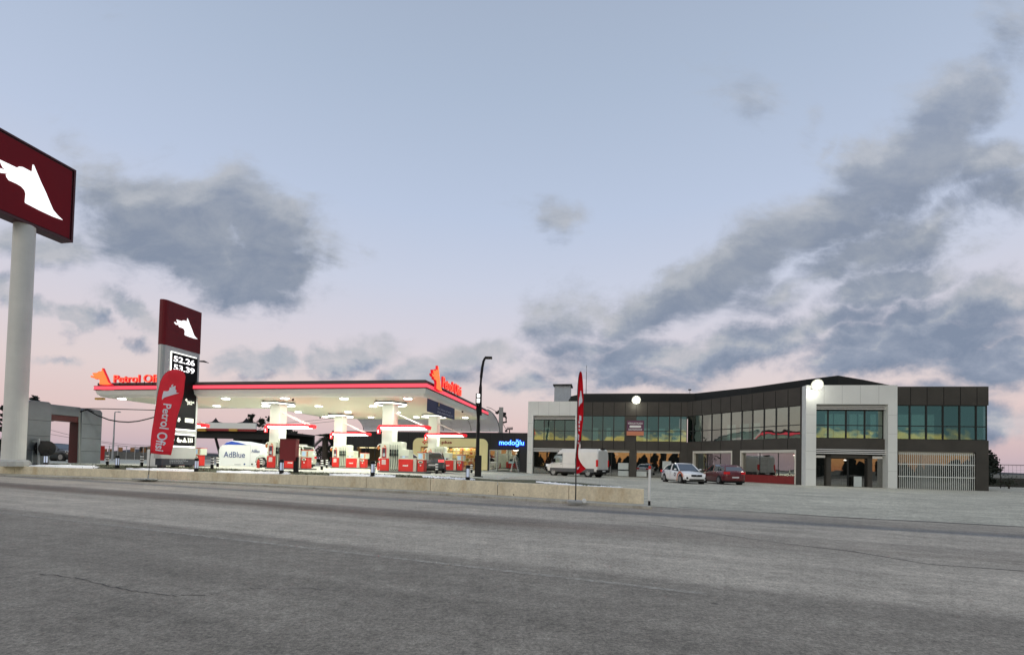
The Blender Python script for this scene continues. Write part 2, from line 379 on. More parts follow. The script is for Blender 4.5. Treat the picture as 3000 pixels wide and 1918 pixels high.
# ================================================================ GROUND
gy = lambda v, t=(1,1,1): (v*t[0], v*t[1], v*t[2], 1)
warm = (1.16, 1.03, .85)
def groundmat(name, cols, bands=None, grain=.3, blot=.18, cracks=True, rough=.88, joint=0):
    m = bpy.data.materials.new(name); m.use_nodes = True; N = NT(m.node_tree); b = N.n['Principled BSDF']
    t = N.node('ShaderNodeTexCoord'); P = t.outputs['Object']; s = N.node('ShaderNodeSeparateXYZ'); N.l.new(P, s.inputs[0])
    tt = N.math('ADD', N.math('MULTIPLY', s.outputs[0], .376), N.math('MULTIPLY', s.outputs[1], .926))
    ll = N.math('SUBTRACT', N.math('MULTIPLY', s.outputs[0], .926), N.math('MULTIPLY', s.outputs[1], .376))
    wob = N.noise(N.comb(N.math('MULTIPLY', ll, .25), tt), .7, 5, .6)
    tw = N.math('ADD', tt, N.math('MULTIPLY', N.math('SUBTRACT', wob, .5), .9))
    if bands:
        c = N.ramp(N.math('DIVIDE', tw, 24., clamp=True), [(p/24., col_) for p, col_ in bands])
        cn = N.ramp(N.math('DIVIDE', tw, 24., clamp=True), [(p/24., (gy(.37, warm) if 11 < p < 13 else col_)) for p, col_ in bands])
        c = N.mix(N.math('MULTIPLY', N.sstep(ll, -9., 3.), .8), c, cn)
    else: c = cols
    # tyre polish streaks along the road
    st = N.noise(N.comb(N.math('MULTIPLY', ll, .07), N.math('MULTIPLY', tt, 1.4)), 1.3, 5, .6)
    c = N.mix(1., c, N.ramp(st, [(.3, .82), (.7, 1.12)]), 'MULTIPLY')
    bl = N.noise(P, .45, 6, .65); c = N.mix(1., c, N.ramp(bl, [(.3, 1-blot), (.7, 1+blot*.6)]), 'MULTIPLY')
    g0 = N.noise(P, 95, 2, .6); c = N.mix(1., c, N.ramp(g0, [(.3, .72), (.5, 1.), (.72, 1.35)]), 'MULTIPLY')
    g1 = N.noise(P, 26, 4, .8); c = N.mix(1., c, N.ramp(g1, [(.34, 1-grain*1.5), (.66, 1+grain*1.3)]), 'MULTIPLY')
    g2 = N.noise(P, 7, 5, .7); c = N.mix(1., c, N.ramp(g2, [(.32, .76), (.68, 1.22)]), 'MULTIPLY')
    g3 = N.noise(P, 1.9, 6, .7); c = N.mix(1., c, N.ramp(g3, [(.32, .85), (.55, 1.), (.72, 1.16)]), 'MULTIPLY')
    # oil spots
    v = N.node('ShaderNodeTexVoronoi'); N.l.new(P, v.inputs['Vector']); v.inputs['Scale'].default_value = 1.1; v.inputs['Randomness'].default_value = 1
    spot = N.math('MULTIPLY', N.sstep(v.outputs['Distance'], .075, .03), N.sstep(N.noise(P, 3, 2), .5, .62))
    c = N.mix(N.math('MULTIPLY', spot, .55), c, (.03,.028,.026,1))
    if cracks:
        v2 = N.node('ShaderNodeTexVoronoi'); v2.feature = 'DISTANCE_TO_EDGE'; v2.inputs['Scale'].default_value = .16
        dv = N.node('ShaderNodeVectorMath'); dv.operation = 'ADD'; nn = N.node('ShaderNodeTexNoise'); N.l.new(P, nn.inputs['Vector']); nn.inputs['Scale'].default_value = 1.5; nn.inputs['Detail'].default_value = 6
        sc = N.node('ShaderNodeVectorMath'); sc.operation = 'SCALE'; N.l.new(nn.outputs['Color'], sc.inputs[0]); sc.inputs['Scale'].default_value = .9
        N.l.new(P, dv.inputs[0]); N.l.new(sc.outputs[0], dv.inputs[1]); N.l.new(dv.outputs[0], v2.inputs['Vector'])
        ck = N.math('MULTIPLY', N.sstep(v2.outputs['Distance'], .0045, .0015), N.sstep(N.noise(P, .25, 2), .5, .58))
        c = N.mix(N.math('MULTIPLY', ck, .7), c, (.04,.038,.036,1))
    if joint:
        br = N.node('ShaderNodeTexBrick'); br.offset = 0; br.inputs['Scale'].default_value = 1; br.inputs['Brick Width'].default_value = joint; br.inputs['Row Height'].default_value = joint; br.inputs['Mortar Size'].default_value = .018
        rt = N.node('ShaderNodeMapping'); N.l.new(P, rt.inputs[0]); rt.inputs['Rotation'].default_value = (0,0,.183); N.l.new(rt.outputs[0], br.inputs['Vector'])
        c = N.mix(N.math('MULTIPLY', br.outputs['Fac'], .45 if joint < 6 else .22), c, (.12,.12,.11,1))
    N.l.new(c, b.inputs['Base Color']); b.inputs['Roughness'].default_value = rough; b.inputs['Specular IOR Level'].default_value = .3
    bp = N.node('ShaderNodeBump'); bp.inputs['Strength'].default_value = .5; bp.inputs['Distance'].default_value = .012
    N.l.new(N.noise(P, 45, 3, .7), bp.inputs['Height']); N.l.new(bp.outputs[0], b.inputs['Normal'])
    return m
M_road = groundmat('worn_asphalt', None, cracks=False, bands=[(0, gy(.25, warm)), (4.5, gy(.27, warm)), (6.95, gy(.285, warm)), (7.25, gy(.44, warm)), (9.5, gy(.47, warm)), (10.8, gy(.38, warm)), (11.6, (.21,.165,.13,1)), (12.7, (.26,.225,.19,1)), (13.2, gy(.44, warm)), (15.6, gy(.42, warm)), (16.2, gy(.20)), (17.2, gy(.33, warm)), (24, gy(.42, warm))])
M_lot = groundmat('pale_lot_paving', (.56,.53,.43,1), None, grain=.28, blot=.24, cracks=False, joint=6.)
M_court = groundmat('forecourt_concrete', (.52,.53,.46,1), None, grain=.15, blot=.1, cracks=False, joint=5.)
M_field = mat('dry_field', (.13,.125,.095), .95, var=.3, scale=.05)
# far land
mb = MB(); mb.add([(-3000,-2500,-.06),(3000,-2500,-.06),(3000,4000,-.06),(-3000,4000,-.06)], [(0,1,2,3)]); mb.build('ground', M_field, kind='structure')
mb = MB()
xs = [-90+3*i for i in range(71)]
for i, x in enumerate(xs): mb.v += [Vector((x,-14,0)), Vector((x, wally(x)+.15, 0))]
for i in range(len(xs)-1): mb.f.append((2*i, 2*i+2, 2*i+3, 2*i+1))
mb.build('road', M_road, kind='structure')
# lot / forecourt height field behind the wall line
def hfield(name, x0, x1, nx, yfun0, yfun1, ny, m, dz=0., step=None):
    mb = MB(); 
    for i in range(nx+1):
        x = x0+(x1-x0)*i/nx; a = yfun0(x); b = yfun1(x)
        for j in range(ny+1):
            t = j/ny; y = a+(b-a)*t**1.3; mb.v.append(Vector((x, y, GZ(x, y)+dz)))
    for i in range(nx):
        for j in range(ny): k = i*(ny+1)+j; mb.f.append((k, k+ny+1, k+ny+2, k+1))
    return mb.build(name, m, kind='structure')
hfield('parking_lot', -90, 120, 150, lambda x: wally(x)+.12, lambda x: 260, 40, M_lot)
SF = Frame((-5.5, 30), -.183, 0)          # station frame: x along the canopy front, y to the back
SX, SY = Vector((math.cos(-.183), math.sin(-.183))), Vector((-math.sin(-.183), math.cos(-.183)))
def sf(lx, ly, z=0): v = SF.M @ Vector((lx, ly, 0)); return Vector((v.x, v.y, z))
# forecourt slab sheet (4 mm above the lot), outline in the station frame
def drape(name, poly, m, dz, kind='structure', sub=1.2):
    """triangulated polygon draped on the ground heights"""
    bm = bmesh.new(); vs = [bm.verts.new((p[0], p[1], 0)) for p in poly]; bm.faces.new(vs)
    bmesh.ops.triangulate(bm, faces=bm.faces[:])
    for _ in range(7):
        es = [e for e in bm.edges if e.calc_length() > sub*1.5]
        if not es: break
        bmesh.ops.subdivide_edges(bm, edges=es, cuts=1, use_grid_fill=False); bmesh.ops.triangulate(bm, faces=[f for f in bm.faces if len(f.verts) > 3])
    for v in bm.verts: v.co.z = GZ(v.co.x, v.co.y)+dz
    bmesh.ops.recalc_face_normals(bm, faces=bm.faces[:])
    if bm.faces[:] and sum(f.normal.z for f in bm.faces) < 0: bmesh.ops.reverse_faces(bm, faces=bm.faces[:])
    me = bpy.data.meshes.new(name); bm.to_mesh(me); bm.free(); me.materials.append(m)
    o = bpy.data.objects.new(name, me); col.objects.link(o)
    if kind: o['kind'] = kind
    return o
front_edge = [PG(px, py) for px, py in [(60,1357),(300,1361),(560,1369),(760,1377),(900,1383),(1050,1388),(1250,1396),(1400,1401)]]
fe = [(p.x, p.y) for p in front_edge]
back = [tuple(sf(4.5, 22)[:2]), tuple(sf(-34, 22)[:2]), tuple(sf(-62, 22)[:2]), (-62, 40)]
drape('forecourt', fe+[tuple(sf(4.5, 2)[:2])]+back, M_court, .006)
# green verge between wall and forecourt
M_grass = mat('thin_grass', (.085,.09,.05), .95, var=.5, scale=6, bump=.8, bscale=60)
def wx(x, off): return (x, wally(x)+off)
verge_top = [(p.x, p.y-.05) for p in front_edge]
vr = [PG(px, py) for px, py in [(1560,1406),(1690,1414),(1800,1425)]]
verge = [wx(x, .3) for x in (-60,-50,-40,-30,-22,-15,-9,-4,0,3.4)]+[(p.x, p.y) for p in reversed(vr)]+list(reversed(verge_top))+[(-60, 41)]
drape('grass_verge', verge, M_grass, .03, sub=1.)
# tufts: countless, one stuff object
tm = MB()
for i in range(9000):
    x = random.uniform(-40, 2.5); y = wally(x)+.4+random.random()*random.uniform(1, 7)
    w = Frame((0,0),0); e = lerp_tab(x, [(a, b) for a, b in sorted(fe)]) if x > fe[0][0] else 36
    if y > e-.15: continue
    z = GZ(x, y)+.02; h = random.uniform(.03,.09); a = random.uniform(0, math.pi); dx_, dy_ = math.cos(a)*.03, math.sin(a)*.03
    tm.add([(x-dx_,y-dy_,z),(x+dx_,y+dy_,z),(x+random.uniform(-.04,.04),y,z+h)], [(0,1,2)])
o = tm.build('grass', mat('grass_blades', (.08,.09,.045), .9, var=.4, scale=3)); tag(o, 'thin dark green grass on the strip behind the concrete wall', 'grass', kind='stuff')
# snow remnants: ragged thin drifts just behind the wall top
M_snow = mat('old_snow', (.95,.95,.95), .7, var=.03, scale=8, bump=.6, bscale=20)
def snow(pxs, name='snow', depth=.9):
    """ragged strip; pxs = near edge in pixels"""
    pts = [PG(*p, .05) for p in pxs]; near = []; far = []
    n = 40
    for i in range(n+1):
        t = i/n*(len(pts)-1); k = min(int(t), len(pts)-2); p = pts[k].lerp(pts[k+1], t-k)
        w = depth*math.sin(math.pi*i/n)**.45*random.uniform(.55,1.15)+.03
        nx, ny = p.x, p.y
        near.append((nx, max(ny-.15*random.random(), wally(nx)+.28))); far.append((nx, max(ny, wally(nx)+.3)+w))
    mb = MB()
    for (a, b), (c, d_) in zip(near, far):
        m_ = ((a+c)/2, (b+d_)/2); h = .07+.05*random.random()
        mb.v += [Vector((a,b,GZ(a,b)+.032)), Vector((m_[0],m_[1],GZ(*m_)+.03+h)), Vector((c,d_,GZ(c,d_)+.032))]
    for i in range(n): k = 3*i; mb.f += [(k,k+3,k+4,k+1),(k+1,k+4,k+5,k+2)]
    mb.build(name, M_snow, smooth=True, kind='structure')
snow([(52,1367),(120,1368),(190,1370),(258,1371)], depth=1.6)
snow([(352,1378),(420,1381),(500,1385),(580,1380)], depth=1.2)
snow([(620,1388),(700,1391),(790,1394),(835,1392)], depth=1.3)
snow([(955,1400),(1040,1401),(1100,1404),(1152,1407)], depth=1.4)
snow([(1238,1396),(1290,1400),(1340,1403),(1392,1405)], depth=.6)
snow([(1330,1414),(1400,1417),(1470,1420),(1530,1421)], depth=1.3)
snow([(1570,1411),(1640,1418),(1700,1424),(1716,1426)], depth=.5)
snow([(1718,1425),(1780,1428),(1825,1430)], depth=.6)
# gutter ledge at the foot of the wall, laid as a low concrete kerb
def strip(name, o0, o1, z0, z1, m, xs_, kind='structure', dy=0):
    mb = MB(); n = len(xs_)
    for x in xs_:
        y = wally(x)+dy; mb.v += [Vector((x,y+o0,z0)), Vector((x,y+o0,z1)), Vector((x,y+o1,z1)), Vector((x,y+o1,z0))]
    for i in range(n-1):
        k = 4*i
        for q in range(4): mb.f.append((k+q, k+(q+1)%4, k+4+(q+1)%4, k+4+q))
    mb.f += [(0,1,2,3), (4*n-4,4*n-3,4*n-2,4*n-1)]
    return mb.build(name, m, kind=kind)
def concrete(name, c, stain=(.2,.15,.09), joint=0):
    m = bpy.data.materials.new(name); m.use_nodes = True; N = NT(m.node_tree); b = N.n['Principled BSDF']
    t = N.node('ShaderNodeTexCoord'); P = t.outputs['Object']; mp_ = N.node('ShaderNodeMapping'); N.l.new(P, mp_.inputs[0]); mp_.inputs['Scale'].default_value = (1, 1, .35)
    n_ = N.noise(mp_.outputs[0], 1.1, 8, .68); k = N.ramp(n_, [(.28, stain+(1,)), (.46, tuple(v*.9 for v in c)+(1,)), (.7, tuple(v*1.12 for v in c)+(1,))])
    k = N.mix(1., k, N.ramp(N.noise(P, 9, 6, .7), [(.3, .82), (.7, 1.1)]), 'MULTIPLY')
    v = N.node('ShaderNodeTexVoronoi'); N.l.new(P, v.inputs['Vector']); v.inputs['Scale'].default_value = 2.2
    k = N.mix(N.math('MULTIPLY', N.sstep(v.outputs['Distance'], .09, .05), N.sstep(N.noise(P, 1.7, 2), .56, .6)), k, (.06,.05,.04,1))
    N.l.new(k, b.inputs['Base Color']); b.inputs['Roughness'].default_value = .9
    bp = N.node('ShaderNodeBump'); bp.inputs['Strength'].default_value = .5; bp.inputs['Distance'].default_value = .02; N.l.new(N.noise(P, 14, 5, .65), bp.inputs['Height']); N.l.new(bp.outputs[0], b.inputs['Normal'])
    return m
M_conc = concrete('weathered_concrete', (.80,.71,.52), (.56,.43,.25)); M_ledge = concrete('dirty_kerb_concrete', (.50,.48,.41), (.24,.20,.15))
wxs = [-74,-60,-50,-42,-34.6,-28,-23,-19,-14,-9,-4.2,0,3,5.2]
strip('kerb', -1.15, -.004, 0.002, .1, M_ledge, wxs)
# retaining wall
TW = thing('retaining_wall', 'long low weathered concrete wall between the road and the station verge', 'wall', (0,22,0))
ztop = lambda x: lerp_tab(x, [(-34.7,.62),(-19,.60),(-12,.66),(-4.2,.72),(5.3,.69)])
mb = MB(); n = len(wxs)
seg = []
xcur = [PY_(px, 1430, wally(0)) for px in ()]
joints = []
for px in (-300, 40, 460, 900, 1073, 1261, 1458, 1667, 1888):
    d = ray(px, 1420); y = 20.
    for _ in range(30): y = wally(d.x*y)
    joints.append(d.x*y)
joints = [-74]+joints
for a, b in zip(joints, joints[1:]):
    k = max(1, int((b-a)/4)); xx = [a+.012+(b-a-.024)*i/k for i in range(k+1)]; m2 = MB()
    for x in xx:
        y = wally(x); zt = ztop(x); m2.v += [Vector((x,y,-.05)), Vector((x,y,zt-.02)), Vector((x+.0,y+.03,zt)), Vector((x,y+.26,zt)), Vector((x,y+.26,-.05))]
    for i in range(k):
        q = 5*i
        for r_ in range(5): m2.f.append((q+r_, q+(r_+1)%5, q+5+(r_+1)%5, q+5+r_))
    m2.f += [(0,1,2,3,4), tuple(5*k+j for j in range(5))]
    m2.build('wall_segment', M_conc, TW)
# worn white road line
M_line = bpy.data.materials.new('worn_road_paint'); M_line.use_nodes = True; N = NT(M_line.node_tree); b = N.n['Principled BSDF']
t = N.node('ShaderNodeTexCoord'); b.inputs['Base Color'].default_value = (.50,.46,.39,1); b.inputs['Roughness'].default_value = .8
N.l.new(N.math('MULTIPLY', N.ramp(N.noise(t.outputs['Object'], 6, 7, .8), [(.34, .1), (.6, 1.)]), .85), b.inputs['Alpha'])
mb = MB(); L0 = Vector((-44,24.9,.004)); L1 = Vector((2.5,6.05,.004)); nn = Vector((.376,.926,0))*.06
mb.add([L0-nn, L1-nn, L1+nn, L0+nn], [(0,1,2,3)]); mb.build('road_marking', M_line, kind='structure')
# dark joint lines in the paving on the right
M_joint = mat('tar_joint', (.13,.125,.115), .9, var=.3, scale=5)
def tarline(pxs, w, dz=.006):
    pts = [PZ(px, py, 0) for px, py in pxs]; mb = MB()
    for i, p in enumerate(pts):
        d = (pts[min(i+1,len(pts)-1)]-pts[max(i-1,0)]).normalized(); nn = Vector((-d.y,d.x,0))*w/2*random.uniform(.7,1.2)
        for q in (p-nn, p+nn): mb.v.append(Vector((q.x, q.y, dz+ (GZ(q.x,q.y) if q.y > wally(q.x)+.12 else 0))))
    for i in range(len(pts)-1): mb.f.append((2*i, 2*i+2, 2*i+3, 2*i+1))
    mb.build('paving_joint', M_joint, kind='structure')
tarline([(1912,1480),(2100,1492),(2300,1504),(2500,1517),(2700,1527),(3000,1543),(3400,1563)], .14)
tarline([(1900,1535),(2050,1556),(2300,1592),(2500,1615),(2720,1652),(3000,1672),(3400,1705)], .035)
# crack traced across the near lane
M_crack = mat('crack_tar', (.095,.088,.08), .95, var=.2)
def crack(pxs, w):
    pts = []
    for (a, b), (c, d_) in zip(pxs, pxs[1:]):
        for i in range(8): t = i/8; pts.append(PZ(a+(c-a)*t, b+(d_-b)*t+random.uniform(-2.2,2.2), 0))
    mb = MB()
    for p in pts: ww = w*random.uniform(.15,1); mb.v += [Vector((p.x,p.y-ww,.004)), Vector((p.x,p.y+ww,.004))]
    for i in range(len(pts)-1): mb.f.append((2*i, 2*i+2, 2*i+3, 2*i+1))
    mb.build('road_crack', M_crack, kind='structure')
crack([(115,1680),(220,1692),(300,1712),(380,1728),(450,1738),(520,1744),(600,1742),(660,1735)], .012)
crack([(730,1722),(820,1726),(900,1722),(1010,1733)], .007)
# far hills beyond the right fence
mb = MB(); M_hill = mat('distant_hills', (.12,.14,.17), 1, var=.1, scale=.002)
for i in range(60):
    a = R(-75+150*i/59); rr = 2200; h = 4+9*math.sin(i*.9)+4*math.sin(i*2.3+1)+max(0,(i-38))*1.1
    mb.v += [Vector((rr*math.sin(a), rr*math.cos(a), -1)), Vector((rr*math.sin(a), rr*math.cos(a), h)), Vector((1.25*rr*math.sin(a), 1.25*rr*math.cos(a), -1))]
for i in range(59): k = 3*i; mb.f += [(k,k+3,k+4,k+1),(k+1,k+4,k+5,k+2)]
mb.build('hills', M_hill, kind='structure')

# ================================================================ PLAZA BUILDING (right)
M_clad = mat('dark_brown_cladding', (.060,.055,.047), .6, var=.16, scale=.9, spec=.3)
M_portal = mat('pale_grey_panels', (.75,.77,.74), .5, var=.05, scale=.5)
M_roof = mat('dark_roof_sheet', (.018,.021,.021), .6, .0, spec=.25)
M_gl_up = glassmat('green_mirror_glass', (.50,.60,.53), .48, (.012,.04,.036), trans=.85, wob=.12, rough=.015)
M_gl_lo = glassmat('shopfront_glass', (.60,.60,.57), .40, (.012,.012,.012), trans=.9, wob=.06, rough=.01)
M_mull = mat('window_frames', (.012,.014,.014), .5, var=0)
M_slat = mat('white_louvre_slats', (.8,.8,.78), .4, var=0)
M_inner = mat('interior_walls', (.10,.095,.09), .8)
M_blind = mat('roller_blind', (.62,.60,.53), .7, var=.05)
M_joint2 = mat('panel_joint', (.012,.012,.012), .8, var=0, spec=.1)
FA = Frame((1.72,53.85), math.atan2(50.74-53.85, 18.63-1.72), 0)
FB = Frame((18.63,50.74), math.atan2(39.6-50.74, 24.39-18.63), 0)
FC = Frame((24.39,39.6), math.atan2(37.65-39.6, 37.72-24.39), 0)
TB = thing('plaza_building', 'two storey dark brown commercial building with white portals and green mirror windows', 'building', (18.63,50.74,GZ(18.63,50.74)))
LA, LB, LC = 17.2, 12.54, 13.47
ZG, ZS, ZW, ZWT, ZP = 3.25, 4.2, 7.0, 6.55, 8.5
fx = lambda fr, px, py=1300, c=0: fr.front(px, py, c)[0]
clad = MB()
def seg_box(fr, x0, x1, z0, z1, y0=0, y1=.35, mb=None):
    (mb or clad).add([(x,y,z) for z in (z0,z1) for x,y in ((x0,y0),(x1,y0),(x1,y1),(x0,y1))], [(0,3,2,1),(4,5,6,7),(0,1,5,4),(1,2,6,5),(2,3,7,6),(3,0,4,7)], fr.M)
def win(fr, xs_, z0, z1, zt, y=.12, inset=.06, name='window', m=None, nest=TB):
    """row of panes; each bay one window part with its frame as a sub-part"""
    for a, b in zip(xs_, xs_[1:]):
        g = MB(fr.M); g.box(a+.045, b-.045, y, y+.03, z0+.05, z1-.05); w = g.build(name, m or M_gl_up, nest)
        f = MB(fr.M); 
        f.box(a, a+.05, y-.05, y+.06, z0, z1); f.box(b-.05, b, y-.05, y+.06, z0, z1); f.box(a+.05, b-.05, y-.05, y+.06, z0, z0+.06); f.box(a+.05, b-.05, y-.05, y+.06, z1-.06, z1)
        if zt: f.box(a+.05, b-.05, y-.045, y+.055, zt-.035, zt+.035)
        f.build('frame', M_mull, w)
def vjoints(fr, xs_, z0, z1, y=-.003):
    mb = MB(fr.M)
    for x in xs_: mb.box(x-.022, x+.022, y, y+.004, z0, z1)
    return mb.build('panel_joints', M_joint2, TB)
# --- facade A
xa0 = fx(FA,1701); mulA = [fx(FA, px, 1265) for px in (1702.6,1735,1766,1798,1831,1863,1896,1929,1961.5,1995,2013)]
seg_box(FA, xa0, LA-.002, ZW, ZP); seg_box(FA, xa0, LA-.002, ZG, ZS)
sfA = [(fx(FA,1740,1350), fx(FA,1844,1350)), (fx(FA,1865,1350), fx(FA,1992,1350))]
edges = [xa0]+[v for s in sfA for v in s]+[LA-.002]
for a, b in zip(edges[::2], edges[1::2]): seg_box(FA, a, b, -.2, ZG, 0, .5)
win(FA, mulA[:5], ZS, ZW, 5.35); seg_box(FA, mulA[4]+.0, mulA[5], ZS, ZW, .05, .3, None); win(FA, mulA[5:], ZS, ZW, 5.35)
vjoints(FA, mulA[:-1], ZW+.02, ZP-.05); vjoints(FA, mulA[:-1], ZG+.02, ZS-.02)
# --- facade B
mulB = [fx(FB, 1900+X/3.85, 1260) for X in (440,495,597,705,812,922,1045,1165,1295,1430,1570,1710)]
mulB[0] = .02
seg_box(FB, .003, LB-.3, ZW, ZP); seg_box(FB, .003, LB-.3, ZG, ZS); seg_box(FB, mulB[-1], LB-.3, ZS, ZW)
sfB = [(fx(FB,2030,1350), fx(FB,2145,1350)), (fx(FB,2169,1350), fx(FB,2332,1350))]
edges = [.003]+[v for s in sfB for v in s]+[LB-.3]
for a, b in zip(edges[::2], edges[1::2]): seg_box(FB, a, b, -.2, ZG, 0, .5)
win(FB, mulB, ZS, ZW, 5.35); vjoints(FB, mulB[1:], ZW+.02, ZP-.05); vjoints(FB, mulB[2::2], ZG+.02, ZS-.02)
# --- facade C (right of the portal)
pc0, pc1, pc2, pc3 = [fx(FC, px, 1300, -.6) for px in (2361,2391,2602,2629)]
seg_box(FC, pc3, LC, ZW, ZP); seg_box(FC, pc3, LC, ZG, ZS)
mulC = [pc3]+[fx(FC, px, 1250) for px in (2667.6,2716,2765,2814,2862.5)]+[LC-.05]
win(FC, mulC, ZS, ZW, 5.3); vjoints(FC, mulC[1:-1], ZW+.02, ZP-.05)
bx0, bx1 = fx(FC,2632,1380), fx(FC,2859,1380)
seg_box(FC, bx1, LC, -.2, ZG, 0, .5); seg_box(FC, pc3-.0, bx0, -.2, ZG, 0, .5)
clad.build('wall', M_clad, TB)
# --- portals (stand proud of the facades)
def portal(fr, x0, x1, x2, x3, y0, ztop, zw):
    mb = MB(fr.M); mb.plate([(x0,-.2),(x1,-.2),(x1,zw+.42),(x2,zw+.42),(x2,-.2),(x3,-.2),(x3,ztop),(x0,ztop)], y0, y0+.75)
    p = mb.build('portal', M_portal, TB)
    j = MB(fr.M)
    for z in (1.6,3.1,4.6,6.1): 
        for a, b in ((x0,x1),(x2,x3)): j.box(a+.01, b-.01, y0-.003, y0+.002, z-.008, z+.008)
    for k in range(1,5): x = x0+(x3-x0)*k/5; j.box(x-.008, x+.008, y0-.003, y0+.002, zw+.45, ztop-.02)
    j.build('panel_joints', mat('portal_joint', (.33,.34,.33), .8, var=0), p)
    s = MB(fr.M)
    for z in (zw+.07, zw+.2, zw+.33): s.box(x1, x2, y0+.3, y0+.42, z-.03, z+.03)
    s.build('louvre', M_slat, TB); s = MB(fr.M)
    for z in (ZG-.28, ZG-.13, ZG+.02): s.box(x1, x2, y0+.25, y0+.37, z-.03, z+.035)
    s.build('louvre', M_slat, TB)
    s = MB(fr.M); s.box(x1, x2, y0+.5, y0+.74, zw+.0, zw+.42); s.box(x1, x2, y0+.45, y0+.74, ZG-.35, ZG+.08); s.build('louvre_backing', M_mull, TB)
    s = MB(fr.M); s.box(x1, x2, y0+.42, y0+.74, ZG+.08, ZS); s.build('spandrel', M_clad, TB)
pa = [fx(FA, px, 1250, -.3) for px in (1546,1562,1685,1700)]
portal(FA, pa[0], pa[1], pa[2], pa[3], -.3, 8.55, ZWT)
win(FA, [pa[1]+(pa[2]-pa[1])*i/4 for i in range(5)], ZS, ZWT, 5.3, y=.3)
portal(FC, pc0, pc1, pc2, pc3, -.6, 8.52, ZWT)
win(FC, [pc1+(pc2-pc1)*t for t in (0,.222,.478,.741,1)], ZS, ZWT, 5.3, y=0.05)
# --- ground floor interiors, one floor plate, ceilings, back walls
mb = MB(FA.M); mb.box(.3, LA, 4.5, 4.6, -.2, ZG+.3); mb.box(.3, LA, .55, 4.5, ZG+.05, ZG+.12); mb.box(.2,.3,.4,4.6,-.2,ZG+.3)
mb.M = FB.M; mb.box(0, LB-.4, 4.2, 4.3, -.2, ZG+.3); mb.box(.0, LB-.4, .55, 4.2, ZG+.13, ZG+.2)
mb.M = FC.M; mb.box(.6, LC-.3, 4.5, 4.6, -.2, ZG+.3); mb.box(.6, LC-.3, .55, 4.5, ZG+.21, ZG+.28)
mb.build('interior_wall', M_inner, TB)
mb = MB(FA.M); mb.box(pa[1], pa[2], .42, .45, .36, ZG-.35); mb.build('shop_window', M_gl_lo, TB)
for fr, (a, b) in ((FA, sfA[0]), (FA, sfA[1]), (FB, sfB[0]), (FB, sfB[1]), (FC, (bx0, bx1))):
    g = MB(fr.M); n = max(2, round((b-a)/1.6)); zb = .36 if fr is not FC else .24
    g.box(a, b, .32, .35, zb, ZG-.26); w = g.build('shop_window', M_gl_lo, TB)
    h = MB(fr.M); h.box(a, b, .22, .4, ZG-.26, ZG); h.build('blind_box', M_blind, w)
    f = MB(fr.M); f.box(a, b, .27, .40, zb-.06, zb)
    for i in range(1, n): x = a+(b-a)*i/n; f.box(x-.02, x+.02, .29, .38, zb, ZG-.262)
    f.build('frame', M_mull, w)
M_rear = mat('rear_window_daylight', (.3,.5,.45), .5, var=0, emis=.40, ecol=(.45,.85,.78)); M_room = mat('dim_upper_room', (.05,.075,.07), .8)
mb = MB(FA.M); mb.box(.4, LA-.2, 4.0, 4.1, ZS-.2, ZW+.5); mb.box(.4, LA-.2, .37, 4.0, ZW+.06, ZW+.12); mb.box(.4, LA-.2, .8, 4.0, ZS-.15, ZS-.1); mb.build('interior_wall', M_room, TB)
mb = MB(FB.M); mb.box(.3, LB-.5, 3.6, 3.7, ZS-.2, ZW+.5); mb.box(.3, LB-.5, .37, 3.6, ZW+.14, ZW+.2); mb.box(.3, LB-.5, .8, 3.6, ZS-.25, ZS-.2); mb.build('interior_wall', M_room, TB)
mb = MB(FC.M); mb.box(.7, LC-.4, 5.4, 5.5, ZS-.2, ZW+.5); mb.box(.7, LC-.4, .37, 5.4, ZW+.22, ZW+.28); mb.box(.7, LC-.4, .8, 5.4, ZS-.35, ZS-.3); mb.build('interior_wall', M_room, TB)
for X, w_ in ((1743,18),(1783,12),(1894,18),(1938,18),(1983,22),(1600,20)):
    x = fx(FA, X, 1270, 3.9); k = w_/1395*56/2; mb = MB(FA.M); mb.box(x-k, x+k, 3.94, 3.98, ZS+.1, ZS+1.75); mb.build('rear_window', M_rear, TB)
for X in (930, 1075, 1200): x = fx(FB, 1900+X/3.85, 1280, 3.5); mb = MB(FB.M); mb.box(x-.5, x+.5, 3.54, 3.58, ZS+.1, ZS+1.9); mb.build('rear_window', M_rear, TB)
for X, Y_ in ((365,480),(495,600),(650,720),(740,815),(860,915),(1140,1240),(1275,1400),(1435,1555),(1610,1720),(1775,1900)):
    a = fx(FC, 2300+X*.2922, 1270, 5.3); b = fx(FC, 2300+Y_*.2922, 1270, 5.3); mb = MB(FC.M); mb.box(a, b, 5.34, 5.38, ZS-.1, ZS+1.05); mb.box(a, b, 5.34, 5.38, ZS+1.15, ZS+2.6); mb.build('rear_window', M_rear, TB)
# white jamb returns of the angled shopfronts
for (a, b) in sfB:
    j = MB(FB.M); j.box(a-.02, a+.1, -.02, .3, .3, ZG-.01); j.box(b-.12, b+.0, -.02, .3, .3, ZG-.01); j.box(a+.1, b-.12, -.02, .2, ZG-.22, ZG-.01); j.build('shopfront_frame', M_blind, TB)
j = MB(FB.M); a, b = sfB[1]; j.box(a+.12, b-.13, .2, .255, .3, 1.0); j.build('red_apron', mat('dark_red_panel', (.22,.010,.010), .4), TB)
# papers on the panes
M_paper = mat('paper_sheet', (.55,.60,.58), .7, var=.08, scale=4)
for (a, b, c, d_) in ((1811,1841,1355,1375),(1811,1841,1378,1394),(1864,1894,1380,1395),(1941,1966,1350,1372)):
    x0, z1 = FA.front(a, c, .28); x1, z0 = FA.front(b, d_, .28); mb = MB(FA.M); mb.box(x0, x1, .285, .3, z0, z1); mb.build('window_poster', M_paper, TB)
